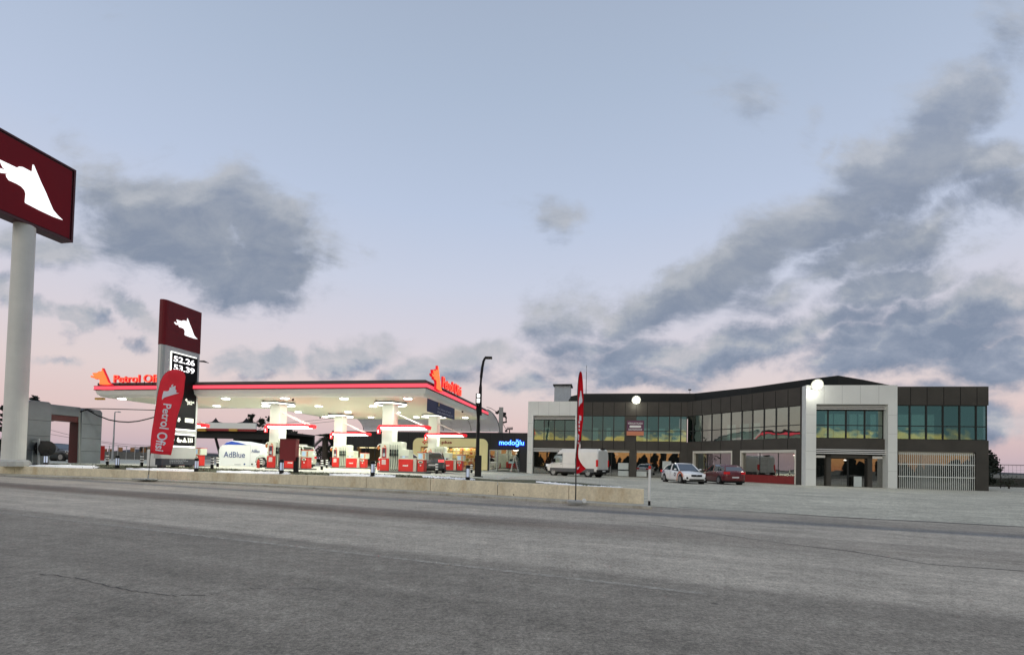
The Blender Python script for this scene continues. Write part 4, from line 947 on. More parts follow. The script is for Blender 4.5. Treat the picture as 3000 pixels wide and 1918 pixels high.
# striped bollards
def striped(fr_o, label, grp='black and white striped bollards'):
    t = thing('striped_bollard', label, 'bollard', fr_o, 0, grp); M = Matrix.Translation(fr_o); 
    mb = MB(M); mb.lathe([(.09,0),(.09,.74),(.06,.78)], (0,0,0), 14); mb.build('post', M_black, t, smooth=False)
    for k in range(3): mb = MB(M); mb.lathe([(.094,.28+.17*k),(.096,.285+.17*k),(.096,.365+.17*k),(.094,.37+.17*k)], (0,0,0), 14); mb.build('white_stripe', M_white, t)
    return t
sbl = [(314,1363,'striped bollard left of the bollard lamp near the wash gantry'),(415,1366,'striped bollard between the wash gantry and the red feather flag'),(621,1373,'striped bollard left of the AdBlue tank, by the totem'),(637.5,1367,'striped bollard touching the left side of the AdBlue tank'),
       (764,1370,'striped bollard in front of the pale car beside the AdBlue tank'),(915,1369,'striped bollard before the terminal at the right end of island 5'),(942.5,1376,'striped bollard right of island 5, the nearer of the pair'),(957,1370.5,'striped bollard right of island 5, the farther of the pair'),
       (1096,1382,'striped bollard left of the red extinguisher by pillar 1'),(1118.5,1381,'striped bollard against the left of pillar 1'),(1261,1377,'striped bollard at the right end of island 1'),(1279,1388,'striped bollard in front of the dark car behind pump 1'),(1381,1385,'striped bollard left of the black lamp post'),(979,1364,'striped bollard at the left end of island 7')]
proto = None
for px, py, lb in sbl:
    if not lb: continue
    p = PG(px, py); p.z = GZ(p.x, p.y)+.012
    if proto is None: proto = striped(p, lb)
    else: dup(proto, p, 0, lb)
# fire extinguishers
def extinguisher(p, label):
    t = thing('fire_extinguisher', label, 'extinguisher', p, 0, 'red fire extinguishers'); M = Matrix.Translation(p)
    mb = MB(M); mb.lathe([(.08,0),(.1,.03),(.1,.5),(.06,.6),(.03,.63)], (0,0,0), 12); mb.build('cylinder', mat('extinguisher_red', (.55,.03,.02), .35, var=0), t, smooth=True)
    mb = MB(M); mb.tube([(0,0,.62),(0,0,.72),(.08,0,.74)], .025, 6); mb.tube([(.03,0,.7),(.14,0,.6),(.14,0,.2)], .014, 5); mb.build('valve', M_black, t); return t
p = PG(1108,1377); e0_ = extinguisher(Vector((p.x,p.y,GZ(p.x,p.y)+.012)), 'red fire extinguisher between two striped bollards left of pillar 1')
for px, py, lb in ((1343,1379,'dark red fire extinguisher beside the terminal of pump 3'),(898,1369,'red fire extinguisher at the terminal of pump 5'),(756,1371,'red fire extinguisher beside the AdBlue tank end'),(1236,1375,'dark red fire extinguisher between cabinet and terminal of pump 1')):
    p = PG(px, py); dup(e0_, (p.x,p.y,GZ(p.x,p.y)+.012+(.12 if px != 756 else 0)), 0, lb)
# ================================================================ BANNER under the canopy
c = -.25; b0 = SF.side(1252,1163,c)[0]; b1 = SF.side(1332,1190,c)[0]; zt = ZSOF-.03; zb = zt-.85
t = thing('hanging_banner', 'dark blue banner with pale writing hanging under the right edge of the canopy', 'banner', SF.M @ Vector((c,b0,zb)), SF.a)
mb = MB(SF.M); n = 14; 
for i in range(n+1):
    u = i/n; y = b0+(b1-b0)*u; w = .05*math.sin(u*9); sag = .10*math.sin(u*3.1)
    for z, q in ((zt-.0, 0), (zt-.45, .5), (zb-sag*.4, 1)):
        mb.v += [Vector(SF.M @ Vector((c+w*q, y, z))), Vector(SF.M @ Vector((c+w*q-.012, y, z)))]
for i in range(n):
    k = 6*i
    for a in (0, 2): mb.f += [(k+a, k+a+2, k+a+8, k+a+6), (k+a+1, k+a+7, k+a+9, k+a+3)]
    mb.f += [(k, k+6, k+7, k+1), (k+4, k+5, k+11, k+10)]
mb.f += [(0,1,3,2),(2,3,5,4),(6*n,6*n+2,6*n+3,6*n+1),(6*n+2,6*n+4,6*n+5,6*n+3)]
mb.build('cloth', mat('blue_banner', (.05,.055,.13), .7, var=.15), t)
L_ = b1-b0; mb = MB(SF.M)
text(mb, 'TÜRKİYE', (c+.055, b0+L_*.30, zt-.52), (0,L_*.52,0), (0,0,.16), .01, .01); text(mb, 'AKARYAKIT', (c+.055, b0+L_*.30, zt-.76), (0,L_*.6,0), (0,0,.15), .01, .01)
mb.build('lettering', mat('banner_print', (.35,.36,.45), .7, var=0), t)
mb = MB(SF.M); mb.lathe([(.12,0),(.12,.02)], (0,0,0), 12, Matrix.Translation((c+.05,b0+L_*.36,zt-.16)) @ Matrix.Rotation(R(90),4,'Y')); mb.build('emblem_disc', mat('gold_disc', (.5,.35,.15), .6, var=0), t)
# ================================================================ SHOP BUILDING
FS = Frame((1.72-.02,53.85), -.183, 0)
sx = lambda px, py=1300, c=0: FS.front(px, py, c)[0]
M_shop = mat('charcoal_cladding', (.024,.025,.026), .6, var=.12, scale=.9, spec=.3)
TS = thing('station_shop', 'long low charcoal shop building with a cream rounded shop front behind the pumps', 'building', FS.M @ Vector((-12,0,.62)), FS.a)
xl, xr = sx(971), -.02; ca, cb = sx(1210,1300,-.12), sx(1429,1300,-.12); ZT = 5.0
da, db, dc = sx(1434), sx(1523), sx(1458.)
la, lb_ = sx(1045), sx(1125)
mb = MB(FS.M); 
mb.plate([(xl,.55),(la,.55),(la,3.15),(lb_,3.15),(lb_,.55),(ca+.25,.55),(ca+.25,3.3),(cb-.5,3.3),(cb-.5,.55),(da,.55),(da,3.05),(db,3.05),(db,.55),(xr,.55),(xr,ZT),(xl,ZT)], 0, .3)
mb.box(xl, xl+.3, .301, 9, .5, ZT); mb.box(xl+.3, xr, 8.7, 9, .5, ZT); mb.build('wall', M_shop, TS)
mb = MB(FS.M); mb.box(xl+.3, xr, .301, 8.7, ZT-.35, ZT-.2); mb.build('roof', M_roof, TS)
mb = MB(FS.M); 
for i in range(1, 17): x = xl+(xr-xl)*i/17; mb.box(x-.012,x+.012,-.004,-.001,3.35,ZT-.02)
mb.build('panel_joints', M_joint2, TS)
mb = MB(FS.M)
def arch(x0, x1, z0, z1, r, n=8): 
    pts = [(x0, z0), (x0, z1-r)]+[(x0+r-r*math.cos(R(90*i/n)), z1-r+r*math.sin(R(90*i/n))) for i in range(1,n+1)]+[(x1-r+r*math.sin(R(90*i/n)), z1-r+r*math.cos(R(90*i/n))) for i in range(0,n+1)]+[(x1, z0)]
    return pts
A_ = arch(ca, cb, .68, 4.28, .7); wi0, wi1, wt = sx(1232,1330,-.12), sx(1398,1330,-.12), 3.28
outer = [(x, z) for x, z in A_]
frm = [(ca,.68)]+A_[1:-1]+[(cb,.68),(wi1,.68),(wi1,wt),(wi0,wt),(wi0,.68)]
mb.plate(frm, -.14, -.002); mb.build('shop_front_panel', mat('cream_yellow_panel', (.66,.60,.30), .45, var=.03, scale=.5, emis=.12, ecol=(1,.9,.45)), TS, tri=True)
mb = MB(FS.M); x0 = sx(1294,1295,-.15); x1 = sx(1324,1295,-.15); text(mb, 'plus', (x0,-.145,3.55), (x1-x0,0,0), (0,0,.42), .04, .03); mb.build('lettering', mat('dark_red_letters', (.25,.012,.01), .5, var=0), TS)
mb = MB(FS.M); x2 = sx(1252,1295,-.15); text(mb, 'market', (x2,-.145,3.66), (x0-.12-x2,0,0), (0,0,.36), .04, .008); mb.build('lettering', M_parapet, TS)
mb = MB(FS.M); xx = sx(1244,1293,-.15)
for a, b in ((0,.17),(.17,0),(-.17,0),(0,-.17)): mb.plate([(xx+a-.12,3.8+b),(xx+a,3.8+b-.12),(xx+a+.12,3.8+b),(xx+a,3.8+b+.12)], -.18, -.142)
mb.build('clover_logo', M_red, TS)
M_gl_shop = glassmat('shop_clear_glass', (.6,.6,.55), .1, (.01,.01,.01), trans=.97)
mb = MB(FS.M); mb.box(wi0, wi1, -.06, -.04, .7, wt); w = mb.build('shop_window', M_gl_shop, TS)
mb = MB(FS.M); 
for k in (.0,.27,.5,.75,1): x = wi0+(wi1-wi0)*k; mb.box(x-.03, x+.03, -.09, -.02, .7, wt)
mb.box(wi0, wi1, -.085, -.03, wt-.1, wt); mb.build('frame', M_mull, w)
# interior with lit shelves of goods
mb = MB(FS.M); mb.box(wi0-.2, wi1+.2, 2.6, 2.7, .6, 3.6); mb.box(wi0-.2, wi1+.2, .31, 2.6, 3.35, 3.45); mb.box(wi0-.3, wi0-.2, .31, 2.7, .6, 3.6); mb.box(wi1+.2, wi1+.3, .31, 2.7, .6, 3.6); mb.build('interior_wall', mat('warm_interior', (.6,.5,.32), .7), TS)
lamp('interior_light', 'AREA', FS.M @ Vector(((wi0+wi1)/2, 1.1, 3.3)), 330, (1,.82,.48), TS, 6, sizey=1)
GC = [(.75,.5,.12),(.7,.6,.3),(.6,.25,.1),(.8,.75,.55),(.65,.35,.2),(.25,.3,.12),(.5,.1,.06),(.85,.7,.25)]
GM = [mat('goods_%d' % i if 0 else 'packaging_'+nm, c, .5, var=.3, scale=5) for i, (c, nm) in enumerate(zip(GC, ('amber','cream','rust','ivory','tan','olive','crimson','yellow')))]
for r_ in range(6):
    t = thing('goods_shelf', 'shelf row of lit packaged goods behind the cream shop front, %s' % ('lowest row','second row from the floor','third row from the floor','fourth row from the floor','second row from the top','topmost row')[r_], 'shelf', FS.M @ Vector((wi0, 1.2, .8+.42*r_)), FS.a, 'goods shelves in the shop window')
    zz = .8+.42*r_; mb = MB(FS.M); mb.box(wi0, wi1-.1, 1.3, 1.9, zz-.03, zz); mb.build('board', M_white, t)
    bins = [MB(FS.M) for _ in GM]; q = wi0+.1
    while q < wi1-.4: 
        ww = random.uniform(.12,.34); h = random.uniform(.16,.36); random.choice(bins).box(q, q+ww, 1.32, 1.8, zz+.002, zz+h); q += ww+random.uniform(.0,.06)
    for b_, m in zip(bins, GM):
        if b_.v: o = b_.build('goods', m, t); o['kind'] = 'stuff'
# left windows with warm ceiling strips
n = 3
mb = MB(FS.M); mb.box(la-.2, lb_+.2, 3.5, 3.6, .6, 3.3); mb.box(la-.2, lb_+.2, .31, 3.5, 3.2, 3.28); mb.build('interior_wall', mat('brown_interior', (.16,.12,.06), .8), TS)
for i in range(n):
    a = la+(lb_-la)*i/n; b = la+(lb_-la)*(i+1)/n; g = MB(FS.M); g.box(a+.05,b-.05,.1,.12,.66,3.1); w = g.build('window', M_gl_shop, TS); f = MB(FS.M)
    f.box(a,a+.05,.06,.16,.6,3.15); f.box(b-.05,b,.06,.16,.6,3.15); f.box(a+.05,b-.05,.06,.16,3.1,3.15); f.build('frame', M_mull, w)
    s_ = MB(FS.M); s_.box(a+.15,b-.15,.5,.75,2.98,3.1); s_.build('ceiling_light', mat('warm_strip', (1,.9,.6), emis=3, ecol=(1,.85,.5), var=0), TS)
lamp('interior_light', 'AREA', FS.M @ Vector(((la+lb_)/2, 1.6, 2.95)), 35, (1,.75,.35), TS, 3, sizey=1)
# right unit: door, window, blue sign
mb = MB(FS.M); mb.box(da-.1, db+.1, 4.0, 4.1, .6, 3.2); mb.box(da-.1, db+.1, .31, 4.0, 3.1, 3.18); mb.build('interior_wall', mat('teal_interior', (.10,.19,.20), .8), TS)
g = MB(FS.M); g.box(da+.08, dc-.08, .12, .15, .72, 2.95); dd = g.build('door', M_gl_lo, TS); f = MB(FS.M)
f.box(da,da+.08,.06,.2,.62,3.05); f.box(dc-.08,dc,.06,.2,.62,3.05); f.box(da+.08,dc-.08,.06,.2,2.95,3.05); f.box(da+.08,dc-.08,.06,.2,.62,.72); f.box(da+.08,dc-.08,.1,.17,1.55,1.62); f.build('frame', M_grey, dd)
g = MB(FS.M); g.box(dc+.03, db, .12, .15, .66, 3.03); w = g.build('window', M_gl_lo, TS); f = MB(FS.M); f.box(dc,dc+.03,.06,.2,.6,3.05); f.box((dc+db)/2-.02,(dc+db)/2+.02,.08,.18,.6,3.05); f.build('frame', M_mull, w)
x, z = FS.front(1511,1318,1.2); mb = MB(FS.M); mb.lathe([(.08,.12),(.32,.0),(.3,-.06),(.1,-.14)], (x,1.2,z), 14); mb.build('interior_lamp', M_glow, TS)
lamp('interior_light', 'POINT', FS.M @ Vector((x,1.4,z-.35)), 24, (.85,1,.98), TS, .15)
ts = fthing('blue_shop_sign', 'glowing blue white lettering reading modoglu on the charcoal wall', 'sign', Frame(tuple((FS.M @ Vector((sx(1497),-.1,0)))[:2]), FS.a, 3.3))
x0, z0 = FS.front(1463,1305.5,-.1); x1, z1 = FS.front(1535,1291.5,-.1)
mb = MB(FS.M); text(mb, 'modoğlu', (x0-.06,-.08,z0-.10), (x1-x0+.12,0,0), (0,0,z1-z0+.30), .06, .065); mb.build('halo_letters', mat('deep_blue_glow', (.0,.02,.6), emis=1.3, ecol=(0,.02,.65), var=0), ts)
mb = MB(FS.M); text(mb, 'modoğlu', (x0,-.145,z0-.04), (x1-x0,0,0), (0,0,z1-z0+.2), .03, .008); mb.build('lettering', mat('cyan_glow', (.2,.7,1), emis=1.6, ecol=(.18,.6,1), var=0), ts)
lamp('sign_glow', 'AREA', FS.M @ Vector(((x0+x1)/2,-.35,z0+.1)), 6, (.02,.1,1), ts, 3.4, d=tuple(FS.M.to_3x3() @ Vector((0,1,0))), sizey=.4)
# vaulted translucent link roof between the shop and the canopy
TV = thing('vaulted_link_roof', 'curved translucent panel roof rising from the shop roof behind the canopy', 'roof', SF.M @ Vector((-9,20,5)), SF.a)
v0 = -16.3; v1 = -.1; yb = 22.9; prof = []
for i in range(11): a = R(90*i/10); prof.append((yb-5.8*(1-math.cos(a)), 5.0+1.75*math.sin(a)))
M_poly = mat('translucent_sheet', (.62,.62,.72), .3, var=.05, scale=.8, spec=.5)
for i in range(5):
    mb = MB(SF.M); a = v0+(v1-v0)*i/5; b = v0+(v1-v0)*(i+1)/5
    vs = [(x, y, z) for y, z in prof for x in (a+.03, b-.03)]+[(x, y, z-.03) for y, z in prof for x in (a+.03, b-.03)]; q = 22
    fs = []
    for j in range(10): fs += [(2*j,2*j+1,2*j+3,2*j+2),(q+2*j,q+2*j+2,q+2*j+3,q+2*j+1),(2*j,2*j+2,q+2*j+2,q+2*j),(2*j+1,q+2*j+1,q+2*j+3,2*j+3)]
    fs += [(0,q,q+1,1),(20,21,q+21,q+20)]
    mb.add(vs, fs); mb.build('roof_panel', M_poly, TV, smooth=False)
M_rib = mat('rib_grey', (.12,.125,.15), .5, var=0)
for i in range(16):
    x = v0+(v1-v0)*i/15; mb = MB(SF.M); mb.tube([(x,y,z+.02) for y, z in prof], .05 if i % 3 == 0 else .022, 5); mb.build('rib', M_rib, TV)
for j in (2,4,7): mb = MB(SF.M); y, z = prof[j]; mb.tube([(v0,y,z+.015),(v1,y,z+.015)], .02, 5); mb.build('purlin', M_rib, TV)
# ================================================================ POLE SIGN (left)
M_maroon = mat('maroon_sign_face', (.16,.008,.015), .6, spec=.15, var=.06, scale=.5, emis=.02, ecol=(1,.05,.08)); M_maroon_d = mat('maroon_frame', (.07,.008,.014), .45, var=0)
M_embw = mat('lit_white_emblem', (1,1,1), emis=1.15, ecol=(.97,1,1), var=0)
M_polew = mat('pale_pole_paint', (.74,.74,.69), .55, var=.06, scale=.8)
bp_ = PG(36,1357); FP = Frame((-33.46,32.0), -.183, .62)
t = fthing('pole_sign', 'huge maroon billboard with a white animal head on a thick pale pole at far left', 'sign', FP)
mb = MB(FP.M); mb.lathe([(.60,-.02),(.585,6),(.57,12),(.56,17.0-.62)], (0,0,0), 28); mb.build('pole', M_polew, t, smooth=False)
mb = MB(FP.M); mb.lathe([(.9,0),(.85,.3),(.7,.42),(.605,.43)], (0,0,0), 14); mb.build('footing', mat('footing_concrete', (.5,.5,.47), .9, var=.1), t)
mb = MB(FP.M); z0, z1 = 16.93-.62, 22.3-.62; mb.box(-.5,.46,-2.6,2.6,z0,z1); mb.build('sign_box', M_maroon_d, t, bevel=.03)
mb = MB(FP.M); mb.box(.462,.5,-2.38,2.38,z0+.22,z1-.22); mb.build('sign_face', M_maroon, t)
for a, b, c_, d_ in ((-2.6,2.6,z0,z0+.12),(-2.6,2.6,z1-.12,z1),(-2.6,-2.48,z0+.12,z1-.12),(2.48,2.6,z0+.12,z1-.12)): mb = MB(FP.M); mb.box(.462,.56,a,b,c_,d_); mb.build('rim', M_maroon_d, t)
mb = MB(FP.M); emblem(mb, (.503,-.18,18.18-.62), (0,2.88,0), (0,0,2.88), .05); mb.build('emblem', M_embw, t)
# ================================================================ PRICE TOTEM
FT = Frame((-22.77,31.0), -.183, .66)
t = fthing('price_totem', 'tall white price totem with maroon top, black price panel and a dark base', 'totem', FT)
M_tot = mat('totem_silver', (.46,.48,.48), .35, .35, var=.05, scale=1)
M_tbase = mat('totem_base', (.02,.025,.04), .5, var=.1)
def tplan(y0, y1, hw=.27):
    pts = []
    for i in range(9): a = R(180+180*i/8); pts.append((-.27+hw*math.cos(a), y0+.0+.30*math.sin(a)))
    return pts+[(hw-.27, y1), (-hw-.27, y1)]
Z = lambda z: z-.66
mb = MB(FT.M); mb.prism(tplan(.05,2.64), Z(1.36), Z(8.78)); mb.build('body', M_tot, t)
mb = MB(FT.M); mb.prism(tplan(.04,2.66,.285), Z(8.785), Z(11.74)); mb.build('top_cap', mat('maroon_cap', (.16,.009,.015), .5, var=.04, spec=.25), t)
mb = MB(FT.M); mb.box(-.5,-.03,.0,2.6,Z(.93),Z(1.355)); bs = mb.build('base', M_tbase, t)
mb = MB(FT.M); 
for a in (0.1,1.1,2.2): m2 = MB(FT.M); m2.box(-.45,-.08,a,a+.3,-.02,Z(.925)); m2.build('leg', M_dark, t)
emb = MB(FT.M); e = [FT.side(420+x/5.704, 860+y/5.704, .02) for x, y in ((512,480),(900,765),(720,408))]
a0, a1, zb_, zt_ = e[0][0], e[1][0], e[1][1], e[2][1]
emblem(emb, (.02,(a0+a1)/2,zb_), (0,(a1-a0)/1.42,0), (0,0,zt_-zb_), .03); emb.build('emblem', M_embw, t)
def tz(x, y, s=5.704, ox=420, oy=860, c=.01): return FT.side(ox+x/s, oy+y/s, c)
p0 = tz(470,985); p1 = tz(910,1090); q0 = tz(395,1270,4.8125,420,1080); q1 = tz(725,1120,4.8125,420,1080)
yl, yr = p0[0]+.02, p1[0]-.02; zt_ = tz(470,965)[1]; zlow = tz(400,1100,4.8125,420,1080)[1]; zmid0 = tz(430,850,4.8125,420,1080)[1]; zmid1 = tz(430,905,4.8125,420,1080)[1]
mb = MB(FT.M); mb.box(.012,.035,yl,yr,zmid0+.06,zt_-.05); mb.build('price_panel', mat('black_panel', (.008,.008,.01), .5, var=0, spec=.12), t)
mb = MB(FT.M); mb.box(.012,.035,yl,yr,zlow+.1,zmid1-.1); mb.build('service_panel', MATS['black_panel'], t)
M_tl = mat('panel_edge_light', (1,1,.95), emis=1.6, ecol=(1,1,.93), var=0)
for a, b, c_, d_ in ((yl,yr,zmid0-.02,zmid0+.055),(yl,yr,zmid1-.095,zmid1-.02),(yl,yr,zlow,zlow+.095),(yl-.07,yr-.1,zt_-.045,zt_+.02),(yl-.07,yl-.005,5.9,zt_-.05)): mb = MB(FT.M); mb.box(.012,.045,a,b,c_,d_); mb.build('edge_light', M_tl, t)
M_dig = mat('price_digits_glow', (1,1,1), emis=1.8, ecol=(1,.97,1), var=0)
for (a, b, c_, d_), s_ in (((500,1050,850,1150),'52.26'),((500,1215,845,1300),'53.39')):
    u0, w0 = tz(a, (b+1110)/2 if 0 else b+62); u1, w1 = tz(c_, d_)
    zc = tz(500,1085 if s_[1] == '2' else 1225)[1]
    mb = MB(FT.M); text(mb, s_, (.037,u0,zc-.17), (0,u1-u0,0), (0,0,.38), .02, .012); mb.build('price_digits', M_dig, t)
M_ic = mat('icon_glow', (.9,.9,.8), emis=.75, ecol=(1,1,.85), var=0)
g = lambda x, y: tz(x, y, 4.8125, 420, 1080)
a, z = g(608,470); b, _ = g(712,470); mb = MB(FT.M); text(mb, 'market', (.037,a,z-.02), (0,b-a,0), (0,0,.16), .01, .01); a2, z2 = g(615,508); b2, _ = g(680,508); text(mb, 'plus', (.037,a2,z2), (0,b2-a2,0), (0,0,.17), .01, .01); 
a3, z3 = g(583,445); 
mb.add([(.04,a3,z3+.05),(.04,a3+.1,z3-.05),(.04,a3+.2,z3+.05),(.04,a3+.1,z3+.15)], [(0,1,2,3)]); mb.build('lettering', M_ic, t)
a, z = g(580,750); b, z1_ = g(700,705); mb = MB(FT.M); mb.box(.037,.05,a,b,z,z+.28); pl_ = mb.build('service_plate', M_ic, t); mb = MB(FT.M); text(mb, 'service', (.051,a+.06,z+.07), (0,b-a-.12,0), (0,0,.13), .006); mb.build('lettering', M_black, pl_)
a, z = g(478,745); mb = MB(FT.M); mb.plate([(0,0),(.14,0),(.14,.1),(.24,.16),(.16,.2),(.18,.3),(.05,.28),(0,.16)], -.006, .006, Matrix.Translation((.045,a,z)) @ Matrix.Rotation(R(90),4,'Z')); mb.build('icon', M_ic, t)
# service icons: cup, car wash, flames
def icon(a, z, pts): mb = MB(FT.M); mb.plate(pts, -.006, .006, Matrix.Translation((.045,a,z)) @ Matrix.Rotation(R(90),4,'Z')); mb.build('icon', M_ic, t)
a, z = g(465,1035); icon(a, z, [(0,.1),(.08,.0),(.28,.0),(.38,.08),(.36,.2),(.16,.2),(.14,.34),(.05,.32)])
a, z = g(545,1035); icon(a, z, [(0,0),(.32,0),(.3,.14),(.24,.16),(.2,.32),(.12,.32),(.08,.16),(.0,.14)])
for k in range(3): a, z = g(618+26*k,1040); icon(a, z, [(0,.03),(.06,0),(.11,.06),(.09,.2),(.05,.34),(0,.32),(.03,.18)])
a, z = g(405,1030); icon(a, z, [(.02,0),(.12,.1),(.13,.2),(.05,.24),(-.04,.18)])
M_txt = mat('pale_print', (.3,.32,.36), .6, var=0); random.seed(3)
mb = MB(FT.M)
for k, w in enumerate((1.2,1.35,1.1)):
    q = .6
    while q < .6+w: ww = random.uniform(.06,.17); mb.box(-.029,-.026,q,q+ww,Z(1.27)-.1*k-.0,Z(1.27)-.1*k+.045); q += ww+.04
mb.build('small_print', M_txt, t)
# street lamp arm seen right of the totem
t = thing('street_lamp', 'dark lamp arm poking out to the right behind the price totem', 'street lamp', PG(560,1345), 0); p = TM[t.name].translation
a = PY_(583,1058,p.y); b = PY_(612,1063,p.y); base_ = PY_(560,1345,p.y)
mb = MB(); mb.tube([(a.x-1.2,p.y,p.z),(a.x-1.2,p.y,a.z-.2),(a.x-.7,p.y,a.z+.12),(a.x,p.y,a.z)], .09, 8, .06); mb.build('pole', M_dark, t); mb = MB(); mb.tube([(a.x,p.y,a.z),((a.x+b.x)/2,p.y,a.z+.0),(b.x,p.y,b.z)], [.12,.2,.04], 8); mb.build('lamp_head', M_black, t)
# cabinet beside the totem
p = PG(440,1369)
t = thing('power_cabinet', 'plain white steel power cabinet left of the price totem base', 'cabinet', p, -.183); Mx = Matrix.Translation(p) @ Matrix.Rotation(-.183,4,'Z')
mb = MB(Mx); mb.box(-.3,.62,0,.5,.08,1.22); mb.build('casing', M_white, t, bevel=.015); mb = MB(Mx); mb.box(-.26,.15,-.012,-.002,.14,1.16); mb.box(.17,.58,-.012,-.002,.14,1.16); mb.build('door', M_white, t); mb = MB(Mx); mb.box(-.28,.6,.03,.47,0,.079); mb.build('plinth', M_grey, t)
# ================================================================ FEATHER FLAGS
M_cloth = mat('red_flag_cloth', (.66,.012,.03), .75, var=.16, scale=1.2, bump=.3, bscale=3, emis=.05, ecol=(1,.02,.05))  # slight red emission added so the unlit cloth looks brighter
M_clw = mat('white_flag_print', (.72,.74,.82), .75, var=.04)
M_clr = mat('flag_pole_black', (.012,.012,.014), .4, var=0)
def wave(x, z): return .05*math.sin(z*2.1+x*3)+.03*math.sin(x*5+z)
Y1 = PZ(430,1405,.1).y
b = PZ(430,1405,.1); t = thing('feather_flag', 'wide red feather flag with white lettering leaning in front of the price totem', 'flag', (b.x, b.y, .1), 0)
outl = [(439,1327),(445,1288),(454,1215),(460,1180),(465.7,1148.6),(471,1116),(478,1100),(487,1091),(497,1086),(508,1083),(518,1081.8),(532,1085),(542,1092),(546.7,1103),(541,1135),(532,1173.5),(524,1215),(517,1255),(509,1290),(502,1332.5),(470,1330)]
P2 = [PY_(x, y, Y1) for x, y in outl]; P2 = [(p.x, p.z) for p in P2]
def cloth(poly, y, m, nm, par, th=.012, wv=wave):
    bm = bmesh.new(); vs = [bm.verts.new((x, 0, z)) for x, z in poly]; bm.faces.new(vs); bmesh.ops.triangulate(bm, faces=bm.faces[:])
    for _ in range(4):
        es = [e for e in bm.edges if e.calc_length() > .35]
        if not es: break
        bmesh.ops.subdivide_edges(bm, edges=es, cuts=1); bmesh.ops.triangulate(bm, faces=[f for f in bm.faces if len(f.verts) > 3])
    bmesh.ops.solidify(bm, geom=bm.faces[:], thickness=th)
    for v in bm.verts: v.co.y += y+wv(v.co.x, v.co.z)
    mb = MB(); bm.verts.index_update(); mb.v = [v.co.copy() for v in bm.verts]; mb.f = [tuple(v.index for v in f.verts) for f in bm.faces]; bm.free()
    return mb.build(nm, m, par, smooth=True)
cl = cloth(P2, Y1-.03, M_cloth, 'cloth', t)
def affine(mb, s, p_o, p_x, p_y, Y, dy, wt=.02, n=None, wv=wave):
    """text with corners given in pixels: origin, end of baseline, top of origin"""
    o, ex, ey = [PY_(*q, Y) for q in (p_o, p_x, p_y)]; vs, fs = text_mesh(s, wt) if s else (None, None)
    ex -= o; ey -= o
    out = []
    for a, b_, c_ in vs: v = o+ex*a+ey*b_; v.y = Y+dy+(-.01 if c_ < 0 else 0)+wv(v.x, v.z); out.append(v)
    mb.add(out, fs)
mb = MB(); z1 = lambda x, y: (420+x/4.8125, 1080+y/4.8125)
affine(mb, 'Petrol', z1(296,488), z1(232,838), z1(418,505), Y1, -.055); affine(mb, 'Ofisi', z1(222,885), z1(185,1150), z1(345,905), Y1, -.055)
mb.build('lettering', M_clw, t)
mb = MB(); o_ = PY_(*z1(285,345), Y1); hx = (PY_(*z1(268,440),Y1)-o_); 
# rotated emblem: its right is down the flag, its up is to the right
exv = (PY_(*z1(262,440),Y1)-PY_(*z1(300,215),Y1))/1.42; eyv = (PY_(*z1(488,352),Y1)-PY_(*z1(275,345),Y1)); 
exv.y = 0; eyv.y = 0; org = PY_(*z1(272,440),Y1)-exv*.712
for Pp in (W_MAIN, W_TON):
    m_ = len(Pp); vs = []
    for dyy in (-.055,-.065):
        for a, b_ in Pp: v = org+exv*a+eyv*b_; v.y = Y1+dyy+wave(v.x,v.z); vs.append(v)
    mb.add(vs, [tuple(range(m_)), tuple(range(2*m_-1,m_-1,-1))]+[(i,(i+1)%m_,(i+1)%m_+m_,i+m_) for i in range(m_)])
mb.build('emblem', M_clw, t, tri=True)
pts = [PY_(435,1397,Y1)]+[PY_(x-1.2, y, Y1) for x, y in outl[:13]]
mb = MB(); mb.tube([(p.x, Y1+.0+wave(p.x,p.z)*(1 if i > 0 else 0), p.z) for i, p in enumerate(pts)], .03, 6, .012); mb.build('pole', M_clr, t)
M_plate = mat('concrete_weight', (.36,.37,.36), .9, var=.15)
mb = MB(); mb.rbox(b.x-.65,b.x+.15,Y1-.35,Y1+.25,.102,.19,.06); mb.build('base_plate', M_plate, t, bevel=.015)
mb = MB(); mb.rbox(b.x+.17,b.x+.6,Y1-.25,Y1+.15,.102,.18,.08); mb.build('base_plate', M_plate, t, bevel=.015)
mb = MB(); mb.tube([(b.x+.08,Y1,.19),(pts[0].x,Y1,.42)], .04, 6); mb.build('socket', M_steel, t)
# second flag, seen nearly edge on
b = PZ(1686,1472,.1); Y2 = b.y
t = thing('feather_flag', 'narrow red feather flag furled by the wind in front of the white van', 'flag', (b.x, b.y, .1), 0)
O2 = lambda x, y: (1500+x/3.85, 1050+y/3.85)
left = [(722,1300),(722,1210),(722,1130),(725,1090),(728,1050),(732,1000),(735,960),(742,900),(745,880),(740,800),(738,700),(738,600),(742,500),(740,400),(745,300),(750,240),(755,200),(762,165),(772,145)]
right = [(722,1302),(770,1285),(832,1240),(745,1120),(742,1060),(748,1000),(755,960),(770,900),(785,800),(792,750),(798,700),(800,600),(803,480),(800,360),(797,300),(795,260),(790,205),(785,165),(776,145)]
def lr(tab, y):
    tab = sorted([(q[1], q[0]) for q in tab]); return lerp_tab(y, tab)
mb = MB(); n = 60; dep = 1.0
for i in range(n+1):
    y = 147+(1298-147)*i/n; xl_, xr_ = lr(left, y), lr([(832,1240),(800,1212),(770,1170),(745,1120)]+[q for q in right if q[1] < 1110]+[(765,1290),(722,1302)], y)
    A0 = PY_(*O2(xl_, y), Y2); 
    for j in range(7):
        u = j/6; mb.v.append(PY_(*O2(xl_-2+(xr_-xl_+6)*u, y), Y2+.38*math.sin(u*math.pi*.9)+.03*math.sin(i*.22+u*4)))
